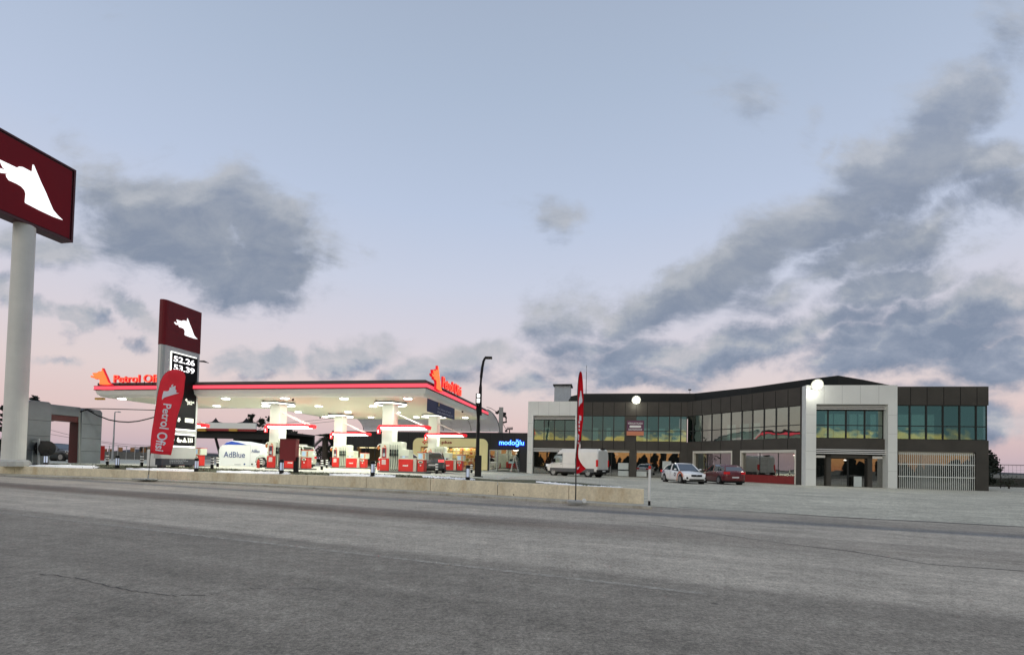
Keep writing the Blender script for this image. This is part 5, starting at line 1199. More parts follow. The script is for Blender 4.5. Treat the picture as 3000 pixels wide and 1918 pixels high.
for i in range(n):
    for j in range(6): k = i*7+j; mb.f.append((k,k+1,k+8,k+7))
k0 = len(mb.v); mb.v += [v+Vector((.004,.014,0)) for v in mb.v]; mb.f += [tuple(q+k0 for q in reversed(f)) for f in mb.f]
mb.build('cloth', M_cloth, t, smooth=True)
mb = MB()
for poly in ([(770,365),(778,362),(793,470),(790,495),(768,515),(752,545),(752,480),(758,440),(765,420)],):
    P = [PY_(*O2(x, y), Y2-.03) for x, y in poly]; mb.plate([(p.x, p.z) for p in P], Y2-.06, Y2-.045)
mb.build('emblem', M_clw, t, tri=True)
for x, y, w, h in ((768,640,22,60),(757,700,14,34),(757,745,12,34),(757,790,10,26),(750,850,10,40),(748,890,10,30),(745,935,8,28)):
    mb = MB(); P = PY_(*O2(x-w/2, y), Y2); Q = PY_(*O2(x+w/2, y+h), Y2); mb.plate([(P.x,P.z),(Q.x,P.z-.03),(Q.x,Q.z),(P.x,Q.z)], Y2-.05, Y2-.035); mb.build('letter', M_clw, t)
mb = MB(); P = PY_(*O2(733,1215), Y2); Q = PY_(*O2(760,1250), Y2); mb.plate([(P.x,P.z-.05),(Q.x,P.z),(Q.x-.05,Q.z+.02),(P.x,Q.z)], Y2-.05, Y2-.035)
mb.build('lettering', M_clw, t)
ptl = [PY_(1686,1467,Y2), PY_(1687,1420,Y2)]+[PY_(*O2(x-2, y), Y2) for x, y in left]
mb = MB(); mb.tube([(p.x,Y2-.01,p.z) for p in ptl], .026, 6, .012); mb.build('pole', M_clr, t)
mb = MB(); mb.box(b.x-.32,b.x+.22,Y2-.22,Y2+.2,.102,.2); mb.build('base_box', M_steel, t, bevel=.01); mb = MB(); mb.lathe([(.08,-.05),(.09,0),(.08,.05)], (0,0,0), 12, Matrix.Translation((b.x+.32,Y2-.1,.19)) @ Matrix.Rotation(R(90),4,'X')); mb.build('wheel', M_white, t)
# ================================================================ POSTS, LAMPS
p = PZ(1902,1481,0); t = thing('marker_post', 'white marker post with a red top at the right end of the concrete wall', 'post', (p.x,p.y,0), 0)
h = PY_(1903,1364,p.y).z; M = Matrix.Translation((p.x,p.y,0))
mb = MB(M); mb.lathe([(.05,0),(.05,.2)], (0,0,0), 12); mb.build('foot', M_black, t); mb = MB(M); mb.lathe([(.052,.201),(.05,h-.13)], (0,0,0), 12); mb.build('shaft', M_white, t); mb = MB(M); mb.lathe([(.053,h-.129),(.053,h-.02),(.04,h)], (0,0,0), 12); mb.build('red_top', M_red, t)
# black curved lamp post
p = PG(1400,1397); p.z = GZ(p.x,p.y); t = thing('lamp_post', 'tall black lamp post with a curved arm right of the canopy', 'lamp post', p, 0)
zz = lambda x, y: PY_(x, y, p.y)
z4 = lambda X, Y_: zz(950+X/3.85, 1050+Y_/3.85)
mb = MB(); a = z4(1733,1090); mb.add([], []); mb.box(p.x-.22,p.x+.22,p.y-.2,p.y+.2,p.z+.07,a.z); mb.build('base_box', M_black, t, bevel=.02)
mb = MB(); mb.box(p.x-.34,p.x+.34,p.y-.3,p.y+.3,p.z,p.z+.069); mb.build('foot_plate', M_black, t)
pts = [z4(1738,1095),z4(1742,900),z4(1748,750),z4(1748,650),z4(1738,560),z4(1735,500),z4(1735,440)]
mb = MB(); mb.tube([(q.x-.06,p.y,q.z) for q in pts], .13, 8, .09); mb.build('shaft', M_black, t)
pts = [z4(1758,640),z4(1758,480),z4(1762,330),z4(1770,200),z4(1782,100),z4(1796,30),z4(1812,-5),z4(1830,-12)]
mb = MB(); mb.tube([(q.x,p.y+.02,q.z) for q in pts], .12, 8, .07); mb.build('curved_arm', M_black, t)
q = z4(1845,-8); mb = MB(); mb.box(q.x-.2,q.x+.3,p.y-.2,p.y+.2,q.z-.06,q.z+.06); mb.build('lamp_head', M_black, t, bevel=.02)
mb = MB(); q = z4(1738,455); mb.rbox(q.x-.16,q.x+.12,p.y-.35,p.y-.05,q.z-.42,q.z+.33,.08); lh = mb.build('lamp_head', M_black, t)
mb = MB()
for dz_, hh in ((.08,.2),(-.3,.28)): mb.rbox(q.x-.07,q.x+.13,p.y-.40,p.y-.352,q.z+dz_,q.z+dz_+hh,.02)
mb.build('lit_lens', mat('lens_glow', (1,1,.95), emis=2.2, ecol=(1,1,.95), var=0), lh)
# bollard lamps on the verge
lb = [(133,1363.5,'bollard lamp before the black reel near the pole sign'),(343,1371,'bollard lamp between the wash gantry and the red feather flag'),(575,1381,'bollard lamp at the right foot of the price totem'),(822,1388,'bollard lamp in front of the blank red board'),(1081,1399,'bollard lamp in front of pump 1'),(1370,1409,'bollard lamp left of the black lamp post')]
pr = None; M_bl = mat('bollard_glass', (.5,.55,.7), .3, var=0, emis=.3, ecol=(.75,.85,1))
for px, py, l_ in lb:
    p = PG(px, py, .03); p = Vector((p.x, max(p.y, wally(p.x)+.45), 0)); p.z = GZ(p.x, p.y)+.03
    if pr is None:
        pr = thing('bollard_lamp', l_, 'bollard lamp', p, 0, 'black bollard lamps on the verge'); M = Matrix.Translation(p)
        mb = MB(M); mb.lathe([(.12,0),(.12,.22)], (0,0,0), 14); mb.build('base', M_black, pr); mb = MB(M); mb.lathe([(.10,.221),(.10,.66)], (0,0,0), 14); mb.build('lens', M_bl, pr, smooth=False)
        mb = MB(M); mb.lathe([(.12,.661),(.12,.8),(.09,.83)], (0,0,0), 14); mb.build('cap', M_black, pr); mb = MB(M)
        for a in range(4): mb.box(-.012,.012,-.012,.012,.221,.66, Matrix.Translation((.108*math.cos(R(45+90*a)),.108*math.sin(R(45+90*a)),0)))
        mb.build('cage_bars', M_black, pr)
    else: dup(pr, p, 0, l_)
# blank red board
p = PG(861,1383,.03); t = thing('red_board', 'blank dark red box board on a thick black leg before pump 5', 'sign', (p.x,p.y,GZ(p.x,p.y)), -.1); M = Matrix.Translation((p.x,p.y,GZ(p.x,p.y))) @ Matrix.Rotation(-.1,4,'Z')
s_ = p.y/1395.; mb = MB(M); mb.box(-.02*1,.26,-.06,.06,-.02,.95); mb.build('leg', M_black, t); mb = MB(M); mb.box(-41*s_,8*s_,-.2,.2,.7,1.98); mb.build('box', mat('dull_red_box', (.19,.006,.010), .5, var=.08), t, bevel=.015); mb = MB(M); mb.box(-42*s_,9*s_,-.22,.22,1.981,2.03); mb.build('cap', mat('red_cap_dark', (.12,.006,.01), .5, var=0), t)
mb = MB(M); mb.box(-.95,-.82,-.05,.05,-.02,.699); mb.build('leg', M_black, t)
# AdBlue tank
c = 6.2; x0 = SF.front(641,1340,c)[0]; x1 = SF.front(733,1340,c)[0]; zt = SF.front(660,1302,c)[1]; zc = SF.front(690,1293,c)[1]
t = thing('adblue_tank', 'white fluid tank container with blue shoulder and AdBlue lettering left of pump 5', 'tank', SF.M @ Vector(((x0+x1)/2,c,ZF)), SF.a)
def prof_(x0, x1): return [(x0,ZF+.04),(x1,ZF+.04),(x1,zt+.0),(x0+.55,zt+.0),(x0+.28,zt-.06),(x0+.08,zt-.22),(x0,zt-.5)]
M_adw = mat('tank_white', (.70,.75,.76), .35, var=.03, scale=.8, coat=.2)
mb = MB(SF.M); mb.plate(prof_(x0,x1), c, c+2.4); mb.build('shell', M_adw, t)
mb = MB(SF.M); mb.plate([(x0+.30,zt-.045),(x0+.6,zt+.22),(x0+1.2,zt+.36),(x1-.2,zt+.1),(x1,zt+.02),(x0+.78,zt+.02)], c+.12, c+2.3); mb.build('top_cover', mat('tank_white_top', (.7,.74,.76), .4, var=0), t)
mb = MB(SF.M); mb.plate([(x0+.31,zt-.035),(x0+.62,zt+.2),(x0+1.1,zt+.3),(x0+1.75,zt+.2),(x1-.45,zt+.025),(x0+.78,zt+.025)], c+.09, c+.118); mb.build('blue_shoulder', mat('tank_blue', (.015,.06,.36), .4, var=0), t)
M_adb = mat('navy_letters', (.02,.055,.20), .5, var=0)
a, z = SF.front(240+1600/3.85, 1050+1112/3.85, c); b_, z2 = SF.front(240+1842/3.85, 1050+1052/3.85, c)
mb = MB(SF.M); text(mb, 'AdBlue', (a,c-.012,z), (b_-a,0,0), (0,0,z2-z), .01, .0); mb.build('lettering', M_adb, t)
mb = MB(SF.M); mb.box(x1+.003, x1+.9, c-.0, c+2.3, ZF+.04, zt-.02); sd_ = mb.build('pump_cabinet', M_adw, t)
a, z = SF.front(240+1915/3.85, 1050+1058/3.85, c); b_, _ = SF.front(240+2008/3.85, 1050+1052/3.85, c)
mb = MB(SF.M); text(mb, 'AdBlue', (a,c-.012,z-.0), (min(b_-a, x1+.88-a),0,0), (0,0,.26), .01, -.005); mb.build('lettering', M_adb, sd_)
mb = MB(SF.M); mb.box(x1-.008,x1+.012,c-.006,c-.001,ZF+.1,zt-.05); mb.build('seam', M_grey, t)
for px in (716.5,738.5): a, z = SF.front(px,1359,c); mb = MB(SF.M); mb.lathe([(.075,0),(.07,.03)], (0,0,0), 12, Matrix.Translation((a,c-.001,z)) @ Matrix.Rotation(R(90),4,'X')); mb.build('valve_port', M_adb if px < 720 else M_black, t)
a, z = SF.front(687,1361,c); mb = MB(SF.M); 
for k in range(6): mb.box(a+k*.1,a+k*.1+.07,c-.008,c-.003,z,z+.07)
mb.build('small_print', M_txt, t)
for xx in (x0+.3, x0+1.4, x1-.4): mb = MB(SF.M); mb.box(xx-.12,xx+.12,c+.1,c+2.2,ZF-.05,ZF+.038); mb.build('skid', M_black, t)
# metal container behind it
t = thing('grey_kiosk', 'light grey box cabinet behind the right end of the AdBlue tank', 'cabinet', sf(x1+1.8,9.8,ZF), SF.a)
mb = MB(SF.M); mb.box(x1+.7,x1+2.3,9.3,10.5,ZF,ZF+2.1); mb.build('casing', mat('kiosk_grey', (.45,.46,.47), .5), t); mb = MB(SF.M); mb.box(x1+.85,x1+2.15,9.27,9.298,ZF+1.1,ZF+1.9); mb.build('panel', M_offw, t)
# ================================================================ WASH GANTRY
FWs = Frame((-33.9,33.2), -.183, .74)      # side plane x=0 holds the portal face, runs along local y
t = fthing('car_wash_gantry', 'grey metal portal with a dark red inside left of the forecourt', 'car wash', FWs)
M_wash = mat('brushed_grey_panel', (.16,.18,.195), .45, .15, var=.12, scale=1.2)
M_washr = mat('gantry_red_inside', (.07,.004,.005), .5, var=.15)
q = lambda X, Y_: FWs.side(X/3.85, 1050+Y_/3.85, 0)
ya, yb_, yc, yd = q(270,800)[0], q(545,800)[0], q(888,800)[0], q(1120,800)[0]
zt1 = q(440,492)[1]; zt2 = q(1100,580)[1]; zo = q(700,640)[1]; zt_ = (zt1+zt2)/2
mb = MB(FWs.M)
def ybox(mb, y0, y1, z0, z1, x0, x1, r=.18):
    pts = [(y0+r*.3,z0),(y1-r*.3,z0),(y1,z0+r*.3),(y1,z1-r),(y1-r,z1),(y0+r,z1),(y0,z1-r),(y0,z0+r*.3)]
    n = len(pts); vs = [(x0,a,b) for a, b in pts]+[(x1,a,b) for a, b in pts]
    mb.add(vs, [tuple(range(n)), tuple(range(2*n-1,n-1,-1))]+[(i,(i+1)%n,(i+1)%n+n,i+n) for i in range(n)])
ybox(mb, ya, yb_, 0, zt_+.12, -.8, .25); mb.build('left_leg', M_wash, t, bevel=.06)
mb = MB(FWs.M); ybox(mb, yc, yd, 0, zt_-.05, -.8, .25); mb.build('right_leg', M_wash, t, bevel=.06)
mb = MB(FWs.M); mb.box(-.75,.12,yb_+.005,yc-.005,zo,zt_); mb.build('beam', M_wash, t, bevel=.04)
mb = MB(FWs.M); mb.box(-.7,.05,yb_+.01,yc-.01,zo-.42,zo-.004); mb.build('red_lintel', M_washr, t)
mb = MB(FWs.M); mb.box(-.72,.1,yc-.12,yc-.004,.1,zo-.43); mb.build('brush_housing', M_washr, t)
mb = MB(FWs.M)
for z in (1.0, 2.0, 3.1): mb.box(.251,.256,ya+.05,yb_-.05,z-.012,z+.012); mb.box(.251,.256,yc+.05,yd-.05,z-.012,z+.012)
mb.build('panel_joints', M_black, t)
# pole + cables
p = FWs.M @ Vector((.8, yc+.1, 0)); yy_ = p.y
t = thing('cable_pole', 'slim grey pole before the right leg of the wash gantry carrying cables', 'pole', (p.x,p.y,GZ(p.x,p.y)), 0)
u = lambda X, Y_: PY_(X/3.85, 1050+Y_/3.85, yy_)
a = u(898,560); mb = MB(); a0 = u(888,1188); mb.tube([(a0.x,yy_,GZ(p.x,p.y)),(a.x,yy_,a.z)], .10, 8, .08); mb.build('shaft', mat('weathered_pole', (.22,.23,.22), .8), t)
mb = MB(); mb.tube([u(900,562),u(1200,566),u(1750,581),u(2000,588)], .035, 5); mb.build('cable', M_dark, t)
mb = MB(); mb.tube([u(270,655),u(370,690),u(470,703),u(600,700),u(760,665),u(900,602),u(985,578),u(1100,640),u(1230,690),u(1340,710),u(1450,716),u(1560,705),u(1660,682),u(1760,655),u(1850,610)], .05, 5); mb.build('cable', M_black, t)
mb = MB(); mb.tube([u(900,600),u(985,572),u(1060,600)], .04, 5); mb.build('cable', M_black, t)
# hose reel frame
p = PY_(400/3.85,1359,33.4); p.z = GZ(p.x,p.y); t = thing('reel_stand', 'pale metal frame holding a large black hose reel beside the pole sign', 'hose reel', p, 0); u = lambda X, Y_: PY_(X/3.85, 1050+Y_/3.85, p.y)
mb = MB(); a, b_, c_, d_ = u(360,1190), u(360,905), u(437,905), u(437,1190); mb.tube([a,b_,c_,d_], .07, 6); mb.tube([u(360,935),u(437,935)], .05, 6); mb.build('frame', mat('frame_grey', (.4,.42,.43), .6), t)
k = u(450,1010); mb = MB(); M = Matrix.Translation((k.x,p.y+.35,k.z)) @ Matrix.Rotation(R(78),4,'Z') @ Matrix.Rotation(R(90),4,'X')
mb.lathe([(.15,-.27),(.50,-.26),(.54,-.22),(.54,-.19),(.4,-.18),(.4,.18),(.54,.19),(.54,.23),(.15,.27)], (0,0,0), 22, M); mb.build('drum', M_black, t); mb = MB(); mb.tube([k+Vector((-.3,0,0)),k+Vector((.3,.5,0))], .06, 6); mb.build('axle', M_dark, t)
# red fire cabinet right of the gantry
p = PG(1125/3.85,1348); t = thing('fire_cabinet', 'narrow red cabinet standing just right of the wash gantry', 'cabinet', p, 0); s_ = p.y/1395/3.85
mb = MB(Matrix.Translation(p)); mb.box(-25*s_,27*s_,-.3,.3,0,165*s_); mb.build('casing', M_red, t, bevel=.02); mb = MB(Matrix.Translation(p)); mb.box(-12*s_,14*s_,-.31,-.302,90*s_,140*s_); mb.build('door_panel', M_white, t)
# far street lamp and its neighbours
p = PG(1265/3.85,1347.5); t = thing('street_lamp', 'slender grey street lamp standing beyond the forecourt left of the red flag', 'street lamp', p, 0); u = lambda X, Y_: PY_(X/3.85, 1050+Y_/3.85, p.y)
mb = MB(); mb.tube([(p.x,p.y,p.z),u(1282,900),u(1296,605)], .11, 7, .06); mb.build('pole', M_grey, t); mb = MB(); mb.tube([u(1296,605),u(1310,600),u(1335,600)], .05, 6); mb.build('arm', M_grey, t); mb = MB(); mb.tube([u(1335,600),u(1362,604)], [.1,.05], 6); mb.build('lamp_head', M_grey, t)
# ================================================================ VEHICLES
def paint(nm, c): return mat(nm, c, .28, var=.02, coat=.8, scale=.7)
M_rim = mat('alloy_rim', (.35,.35,.36), .35, .7, var=0)
M_hl = mat('headlamp_glass', (.6,.62,.65), .1, var=0, emis=.25, ecol=(1,1,1)); M_tl_ = mat('tail_lamp_red', (.45,.01,.015), .25, var=0, emis=.12, ecol=(1,.02,.03))
M_tl_on = mat('tail_lamp_lit', (.6,.03,.03), .25, var=0, emis=1.1, ecol=(1,.12,.12))
M_plate_ = mat('number_plate', (.7,.7,.7), .5, var=0)
def car(name, label, loc, head, pcol, L=4.5, Wd=1.8, H=1.5, kind='sedan', tail=None, trim=None, deco=None, group=None):
    """x forward, y left; heading angle head of +x"""
    t = thing(name, label, 'van' if kind == 'van' else 'car', loc, head, group); M = TM[t.name]; hw = Wd/2; h2 = L/2
    S = {'sedan': [(-1,.70,.42,.86),(-.955,.86,.28,.99),(-.75,.97,.20,1.03),(-.2,1,.18,.99),(.25,1,.18,.95),(.55,.98,.19,.90),(.8,.94,.2,.80),(.95,.84,.24,.68),(1,.66,.32,.56)],
         'hatch': [(-1,.72,.40,.80),(-.96,.88,.28,1.02),(-.8,.97,.22,1.05),(-.2,1,.2,1.0),(.25,1,.2,.97),(.6,.97,.2,.90),(.85,.92,.22,.78),(.96,.82,.28,.68),(1,.66,.34,.58)],
         'suv': [(-1,.78,.45,.9),(-.97,.92,.32,1.12),(-.8,.99,.26,1.14),(-.2,1,.25,1.12),(.3,1,.25,1.10),(.62,.98,.26,1.05),(.86,.94,.28,.96),(.97,.84,.32,.82),(1,.7,.4,.66)]}.get(kind)
    GH = {'sedan': [(-.80,.98,1.0),(-.5,.78,1.38),(-.3,.74,H-.03),(0,.74,H),(.14,.75,H-.04),(.48,.93,.96)], 'hatch': [(-.95,.9,1.02),(-.82,.76,H-.16),(-.5,.76,H-.02),(-.1,.76,H),(.12,.77,H-.05),(.46,.92,.98)],
          'suv': [(-.96,.9,1.12),(-.86,.8,H-.14),(-.5,.8,H-.01),(0,.8,H),(.2,.8,H-.05),(.46,.92,1.12)]}.get(kind)
    if kind != 'van':
        rings = []
        for a, w, zb, zs in S:
            x = a*h2; W2 = hw*w
            rings.append([(x,0,zb),(x,W2*.9,zb),(x,W2,zb+.12),(x,W2*1.0,(zb+zs)/2+.05),(x,W2*.96,zs-.06),(x,W2*.84,zs),(x,0,zs+.03),(x,-W2*.84,zs),(x,-W2*.96,zs-.06),(x,-W2,(zb+zs)/2+.05),(x,-W2,zb+.12),(x,-W2*.9,zb)])
        mb = MB(M); mb.loft(rings); mb.build('body', pcol, t, smooth=True)
        gr = []
        def grow(k, e=0):
            a, w, z = GH[k]; base = .97; x = a*h2; return x, hw*w, z
        rings = []
        for k, (a, w, z) in enumerate(GH):
            x = a*h2; zb = .9 if kind != 'suv' else 1.05
            rings.append([(x,hw*.9,zb),(x,hw*min(w+.02,.9),max(z-.12,zb+.02)),(x,hw*w*.9,z),(x,-hw*w*.9,z),(x,-hw*min(w+.02,.9),max(z-.12,zb+.02)),(x,-hw*.9,zb)])
        mb = MB(M); mb.loft(rings); mb.build('windows', M_glass_dark, t, smooth=False)
        mb = MB(M); mid = [(a, w, z) for a, w, z in GH if z > H-.2]; rr = []
        for a, w, z in mid: x = a*h2; rr.append([(x,-hw*w*.93,z-.05),(x,-hw*w*.86,z+.012),(x,0,z+.03),(x,hw*w*.86,z+.012),(x,hw*w*.93,z-.05),(x,0,z-.06)])
        mb.loft(rr); mb.build('roof', pcol, t, smooth=True)
        mb = MB(M)
        f0, f1 = GH[-1], GH[-2]; r0, r1 = GH[0], GH[1]
        zb = .94 if kind != 'suv' else 1.1
        for s in (-1, 1):
            m2 = MB(M); m2.tube([(f0[0]*h2+.02, s*hw*.88, zb),(f1[0]*h2, s*hw*f1[1]*.92, f1[2]-.02)], .045, 6)
            m2.tube([(r0[0]*h2, s*hw*.86, zb),(r1[0]*h2, s*hw*r1[1]*.93, r1[2]-.03),(GH[2][0]*h2, s*hw*GH[2][1]*.93, GH[2][2]-.03)], .06, 6)
            m2.tube([(-.12*h2, s*hw*.92, zb),(-.12*h2, s*hw*.76, H-.05)], .035, 6); m2.build('pillar', pcol, t)
            m2 = MB(M); m2.lathe([(.02,-.1),(.09,-.07),(.1,0),(.07,.07),(.02,.09)], (0,0,0), 10, Matrix.Translation((.37*h2, s*(hw+.1), zb+.1)) @ Matrix.Scale(.7,4,(0,0,1)) @ Matrix.Rotation(R(90),4,'X')); m2.build('mirror', pcol, t, smooth=True)
            m2 = MB(M)
            for xx in (.33,-.12,-.55): m2.box(xx*h2-.008,xx*h2+.008,s*hw*1.0-.004,s*hw*1.0+.004,.4,.9)
            m2.build('door_seam', M_black, t)
            m2 = MB(M); m2.box(-.08*h2+.0,-.08*h2+.16,s*(hw+.0)-.01,s*(hw+.0)+.018,.82,.85); m2.build('door_handle', pcol, t)
        mb = MB(M); mb.box(-.93*h2,.93*h2,-hw*.9,hw*.9,.14,.3); mb.build('underbody', M_black, t)
        # lamps, grille, plates
        fx_ = h2*.97
        for s in (-1, 1):
            m2 = MB(M); m2.prism([(h2*.80,s*hw*.93),(h2*.94,s*hw*.83),(h2*1.002,s*hw*.52),(h2*.99,s*hw*.44),(h2*.9,s*hw*.6)], .62 if kind != 'suv' else .78, .74 if kind != 'suv' else .92); m2.build('headlight', M_hl, t)
            m2 = MB(M); m2.prism([(-h2*.93,s*hw*.97),(-h2*1.004,s*hw*.80),(-h2*1.004,s*hw*.5),(-h2*.95,s*hw*.5),(-h2*.88,s*hw*.9)], .78, .96); m2.build('tail_light', tail or M_tl_, t)
        mb = MB(M); mb.box(h2*.97,h2+.012,-hw*.46,hw*.46,.52,.68 if kind != 'suv' else .84); mb.build('grille', M_black, t, bevel=.02)
        mb = MB(M); mb.box(h2*.95,h2+.006,-hw*.62,hw*.62,.26,.36); mb.build('lower_grille', M_black, t)
        for s in (-1, 1): mb = MB(M); mb.box(h2*.9,h2*.985,s*hw*.70-.12,s*hw*.70+.12,.36,.5); mb.build('fog_recess', M_black, t)
        mb = MB(M); mb.lathe([(.055,0),(.05,.02)], (0,0,0), 12, Matrix.Translation((h2+.012,0,.63)) @ Matrix.Rotation(R(90),4,'Y')); mb.build('badge', M_rim, t)
        for xx in (h2+.013, -h2-.02): mb = MB(M); mb.box(min(xx,xx-.012 if xx > 0 else xx+.03),max(xx,xx-.012 if xx > 0 else xx+.03),-.26,.26,.42 if xx > 0 else .5,.51 if xx > 0 else .6); mb.build('number_plate', M_plate_, t)
        wr = .32 if kind != 'suv' else .37; wxp = (-.58*h2*1.02, .63*h2)
    else:
        # van: tall panel body with sloping nose
        prof = [(-h2,.62,2.48,.96),(-h2+.12,.5,2.62,.99),(-1.2,.45,2.66,1),(1.1,.45,2.62,1),(1.45,.45,2.48,.98),(2.15,.45,1.62,.96),(2.3,.45,1.32,.95),(2.75,.48,1.12,.9),(h2,.55,.85,.78)]
        rings = []
        for x, zb, zs, w in prof:
            W2 = hw*w; top = W2*(.86 if zs > 1.5 else .9); rings.append([(x,0,zb),(x,W2*.95,zb),(x,W2,zb+.15),(x,W2,min(1.25,zs-.1)),(x,W2*.98 if zs < 2 else W2*.96,max(zs-.35,min(1.25,zs-.1)+.02)),(x,top,zs-.06),(x,top*.9,zs),(x,0,zs+.03)]+[(x,-b_,c_) for b_, c_ in reversed([(W2*.95,zb),(W2,zb+.15),(W2,min(1.25,zs-.1)),(W2*.98 if zs < 2 else W2*.96,max(zs-.35,min(1.25,zs-.1)+.02)),(top,zs-.06),(top*.9,zs)])])
        mb = MB(M); mb.loft(rings); mb.build('body', pcol, t, smooth=False, bevel=.02)
        mb = MB(M); mb.loft([[(1.5,-hw*.8,2.43),(1.5,hw*.8,2.43),(2.17,hw*.86,1.62),(2.17,-hw*.86,1.62)],[(1.53,-hw*.8,2.47),(1.53,hw*.8,2.47),(2.2,hw*.86,1.66),(2.2,-hw*.86,1.66)]]); mb.build('windscreen', M_glass_dark, t)
        for s in (-1, 1):
            mb = MB(M); mb.plate([(.95,1.32),(2.18,1.32),(2.08,1.62),(1.62,2.12),(.95,2.15)], s*hw*.985-.02, s*hw*.985+.02); mb.build('side_window', M_glass_dark, t)
            mb = MB(M); mb.box(-h2+.35,2.4,s*hw-.02,s*hw+.022,.42,.78); mb.build('side_trim', mat('van_grey_trim', (.09,.095,.10), .6, var=.1), t)
            mb = MB(M); mb.box(-h2-.03,-h2+.14,s*hw*.95-.09,s*hw*.95+.09,.98,1.62); mb.build('tail_light', M_tl_, t, bevel=.02)
            mb = MB(M); mb.box(2.72,2.98,s*hw*.8-.14,s*hw*.8+.14,.9,1.14); mb.build('headlight', M_hl, t)
            mb = MB(M); mb.box(1.95,2.1,s*hw+.0,s*(hw+.28),1.3,1.68) if s > 0 else mb.box(1.95,2.1,s*(hw+.28),s*hw,1.3,1.68); mb.build('mirror', M_black, t)
            mb = MB(M)
            for xx in (.9, -.55, 2.2): mb.box(xx-.01,xx+.01,s*hw-.003,s*hw+.004,.8,2.3 if xx < 2 else 1.3)
            mb.box(-.5,2.2,s*hw-.003,s*hw+.004,1.2,1.22); mb.build('door_seam', M_grey, t)
            mb = MB(M); mb.box(.98,1.14,s*hw-.01,s*hw+.03,1.16,1.2); mb.build('door_handle', M_black, t)
        for s in (-1, 1):
            mb = MB(M); mb.box(-h2-.012,-h2-.0005,min(s*.02,s*hw*.8),max(s*.02,s*hw*.8),.72,2.4); mb.build('rear_door', mat('van_rear_door', (.62,.61,.58), .4, var=.05), t)
        mb = MB(M); mb.box(-h2-.12,-h2+.1,-hw*.98,hw*.98,.42,.70); mb.build('rear_bumper', M_black, t, bevel=.02); mb = MB(M); mb.box(-h2-.13,-h2-.121,-.26,.26,.52,.63); mb.build('number_plate', M_plate_, t)
        mb = MB(M); mb.box(2.8,h2+.06,-hw*.86,hw*.86,.4,.72); mb.build('front_bumper', M_black, t, bevel=.03); mb = MB(M); mb.box(-h2+.1,2.7,-hw*.85,hw*.85,.28,.46); mb.build('underbody', M_black, t)
        mb = MB(M); mb.box(-h2-.1,-h2+.15,-.3,.3,2.6,2.72); mb.build('roof_lamp', M_black, t)
        wr = .36; wxp = (-h2+1.0, h2-1.0)
    for xx in wxp:
        for s in (-1, 1):
            MM = Matrix.Translation((xx, s*(hw-.11), wr)) @ Matrix.Rotation(R(-90*s),4,'X')
            mb = MB(M); mb.lathe([(wr+.075,-.1),(wr+.075,.085),(wr+.02,.10),(wr-.02,.10)], (0,0,0), 24, MM); mb.build('wheel_arch', M_black, t)
            mb = MB(M); mb.lathe([(wr*.6,-.1),(wr-.03,-.1),(wr,-.06),(wr,.1),(wr-.02,.125),(wr*.66,.13)], (0,0,0), 24, MM); w = mb.build('wheel', M_tyre, t)
            mb = MB(M); mb.lathe([(wr*.65,.131),(wr*.62,.134),(wr*.58,.115)], (0,0,0), 20, MM)
            for k in range(5):
                A = MM @ Matrix.Rotation(R(72*k),4,'Z'); mb.box(wr*.1,wr*.6,-.035,.035,.125,.137,A)
            mb.lathe([(wr*.16,.12),(wr*.14,.14)], (0,0,0), 10, MM); mb.build('rim', M_rim, w)
    if deco: deco(t, M, hw, h2)
    return t
def gpos(px, py, L=0): p = PG(px, py); return Vector((p.x, p.y, GZ(p.x, p.y)+.006))
# white van: rear right wheel contact and heading
h = math.pi-R(41)
p = gpos(1737, 1397); hv = Vector((math.cos(h), math.sin(h), 0)); lv = Vector((-hv.y, hv.x, 0))
pr_ = gpos(1724,1397); c_ = pr_+hv*1.99-lv*.9; c_.z = GZ(c_.x,c_.y)+.006
car('delivery_van', 'dirty white high roof delivery van parked before the left portal of the plaza', c_, h, mat('van_white', (.78,.77,.74), .35, var=.06, scale=1.2, coat=.4), 5.98, 2.06, 2.66, 'van')
# sedan
def deco_sedan(t, M, hw, h2):
    mb = MB(M); mb.plate([(-.35*1.0+.62,.5),(.86,.5),(.9,.62),(.84,.8),(.7,.86),(.6,.8)], 0, .001) if 0 else None
    mb = MB(M); mb.lathe([(.40,.0),(.405,.004)], (0,0,0), 10) if 0 else None
    # orange sweep over the front right arch, purple streak at the rear, small round logo on the front door
    mb = MB(M); pts = [(1.42+.42*math.cos(a)*1.0, .34+.44*math.sin(a)) for a in [R(q) for q in range(20,200,18)]]+[(1.42+.52*math.cos(a), .34+.56*math.sin(a)) for a in [R(q) for q in range(200,15,-18)]]
    mb.plate(pts, -hw-.006, -hw+.01); mb.build('orange_decal', mat('orange_decal', (.62,.15,.06), .4, var=0), t, tri=True)
    mb = MB(M); mb.plate([(-1.75,.72),(-1.6,.72),(-1.35,.98),(-1.5,.98)], -hw*.985-.006, -hw*.985+.01); mb.build('purple_decal', mat('purple_decal', (.13,.06,.30), .4, var=0), t)
    mb = MB(M); mb.lathe([(.15,0),(.15,.004)], (0,0,0), 14, Matrix.Translation((.55,-hw-.002,.66)) @ Matrix.Rotation(R(90),4,'X')); mb.build('door_logo', mat('logo_navy', (.10,.05,.12), .5, var=0), t)
    mb = MB(M); mb.box(.46,.64,-hw-.009,-hw-.006,.60,.72); mb.build('door_logo_centre', M_plate_, t)
pa_ = gpos(1993,1415); h = R(-84); hv = Vector((math.cos(h), math.sin(h), 0)); lv = Vector((-hv.y, hv.x, 0))
c_ = pa_-hv*1.42+lv*.85; c_.z = GZ(c_.x,c_.y)+.006
car('parked_car', 'white sedan with an orange and purple decal parked facing the road', c_, h, paint('car_white', (.88,.88,.88)), 4.53, 1.79, 1.5, 'sedan', deco=deco_sedan, group='cars parked before the plaza')
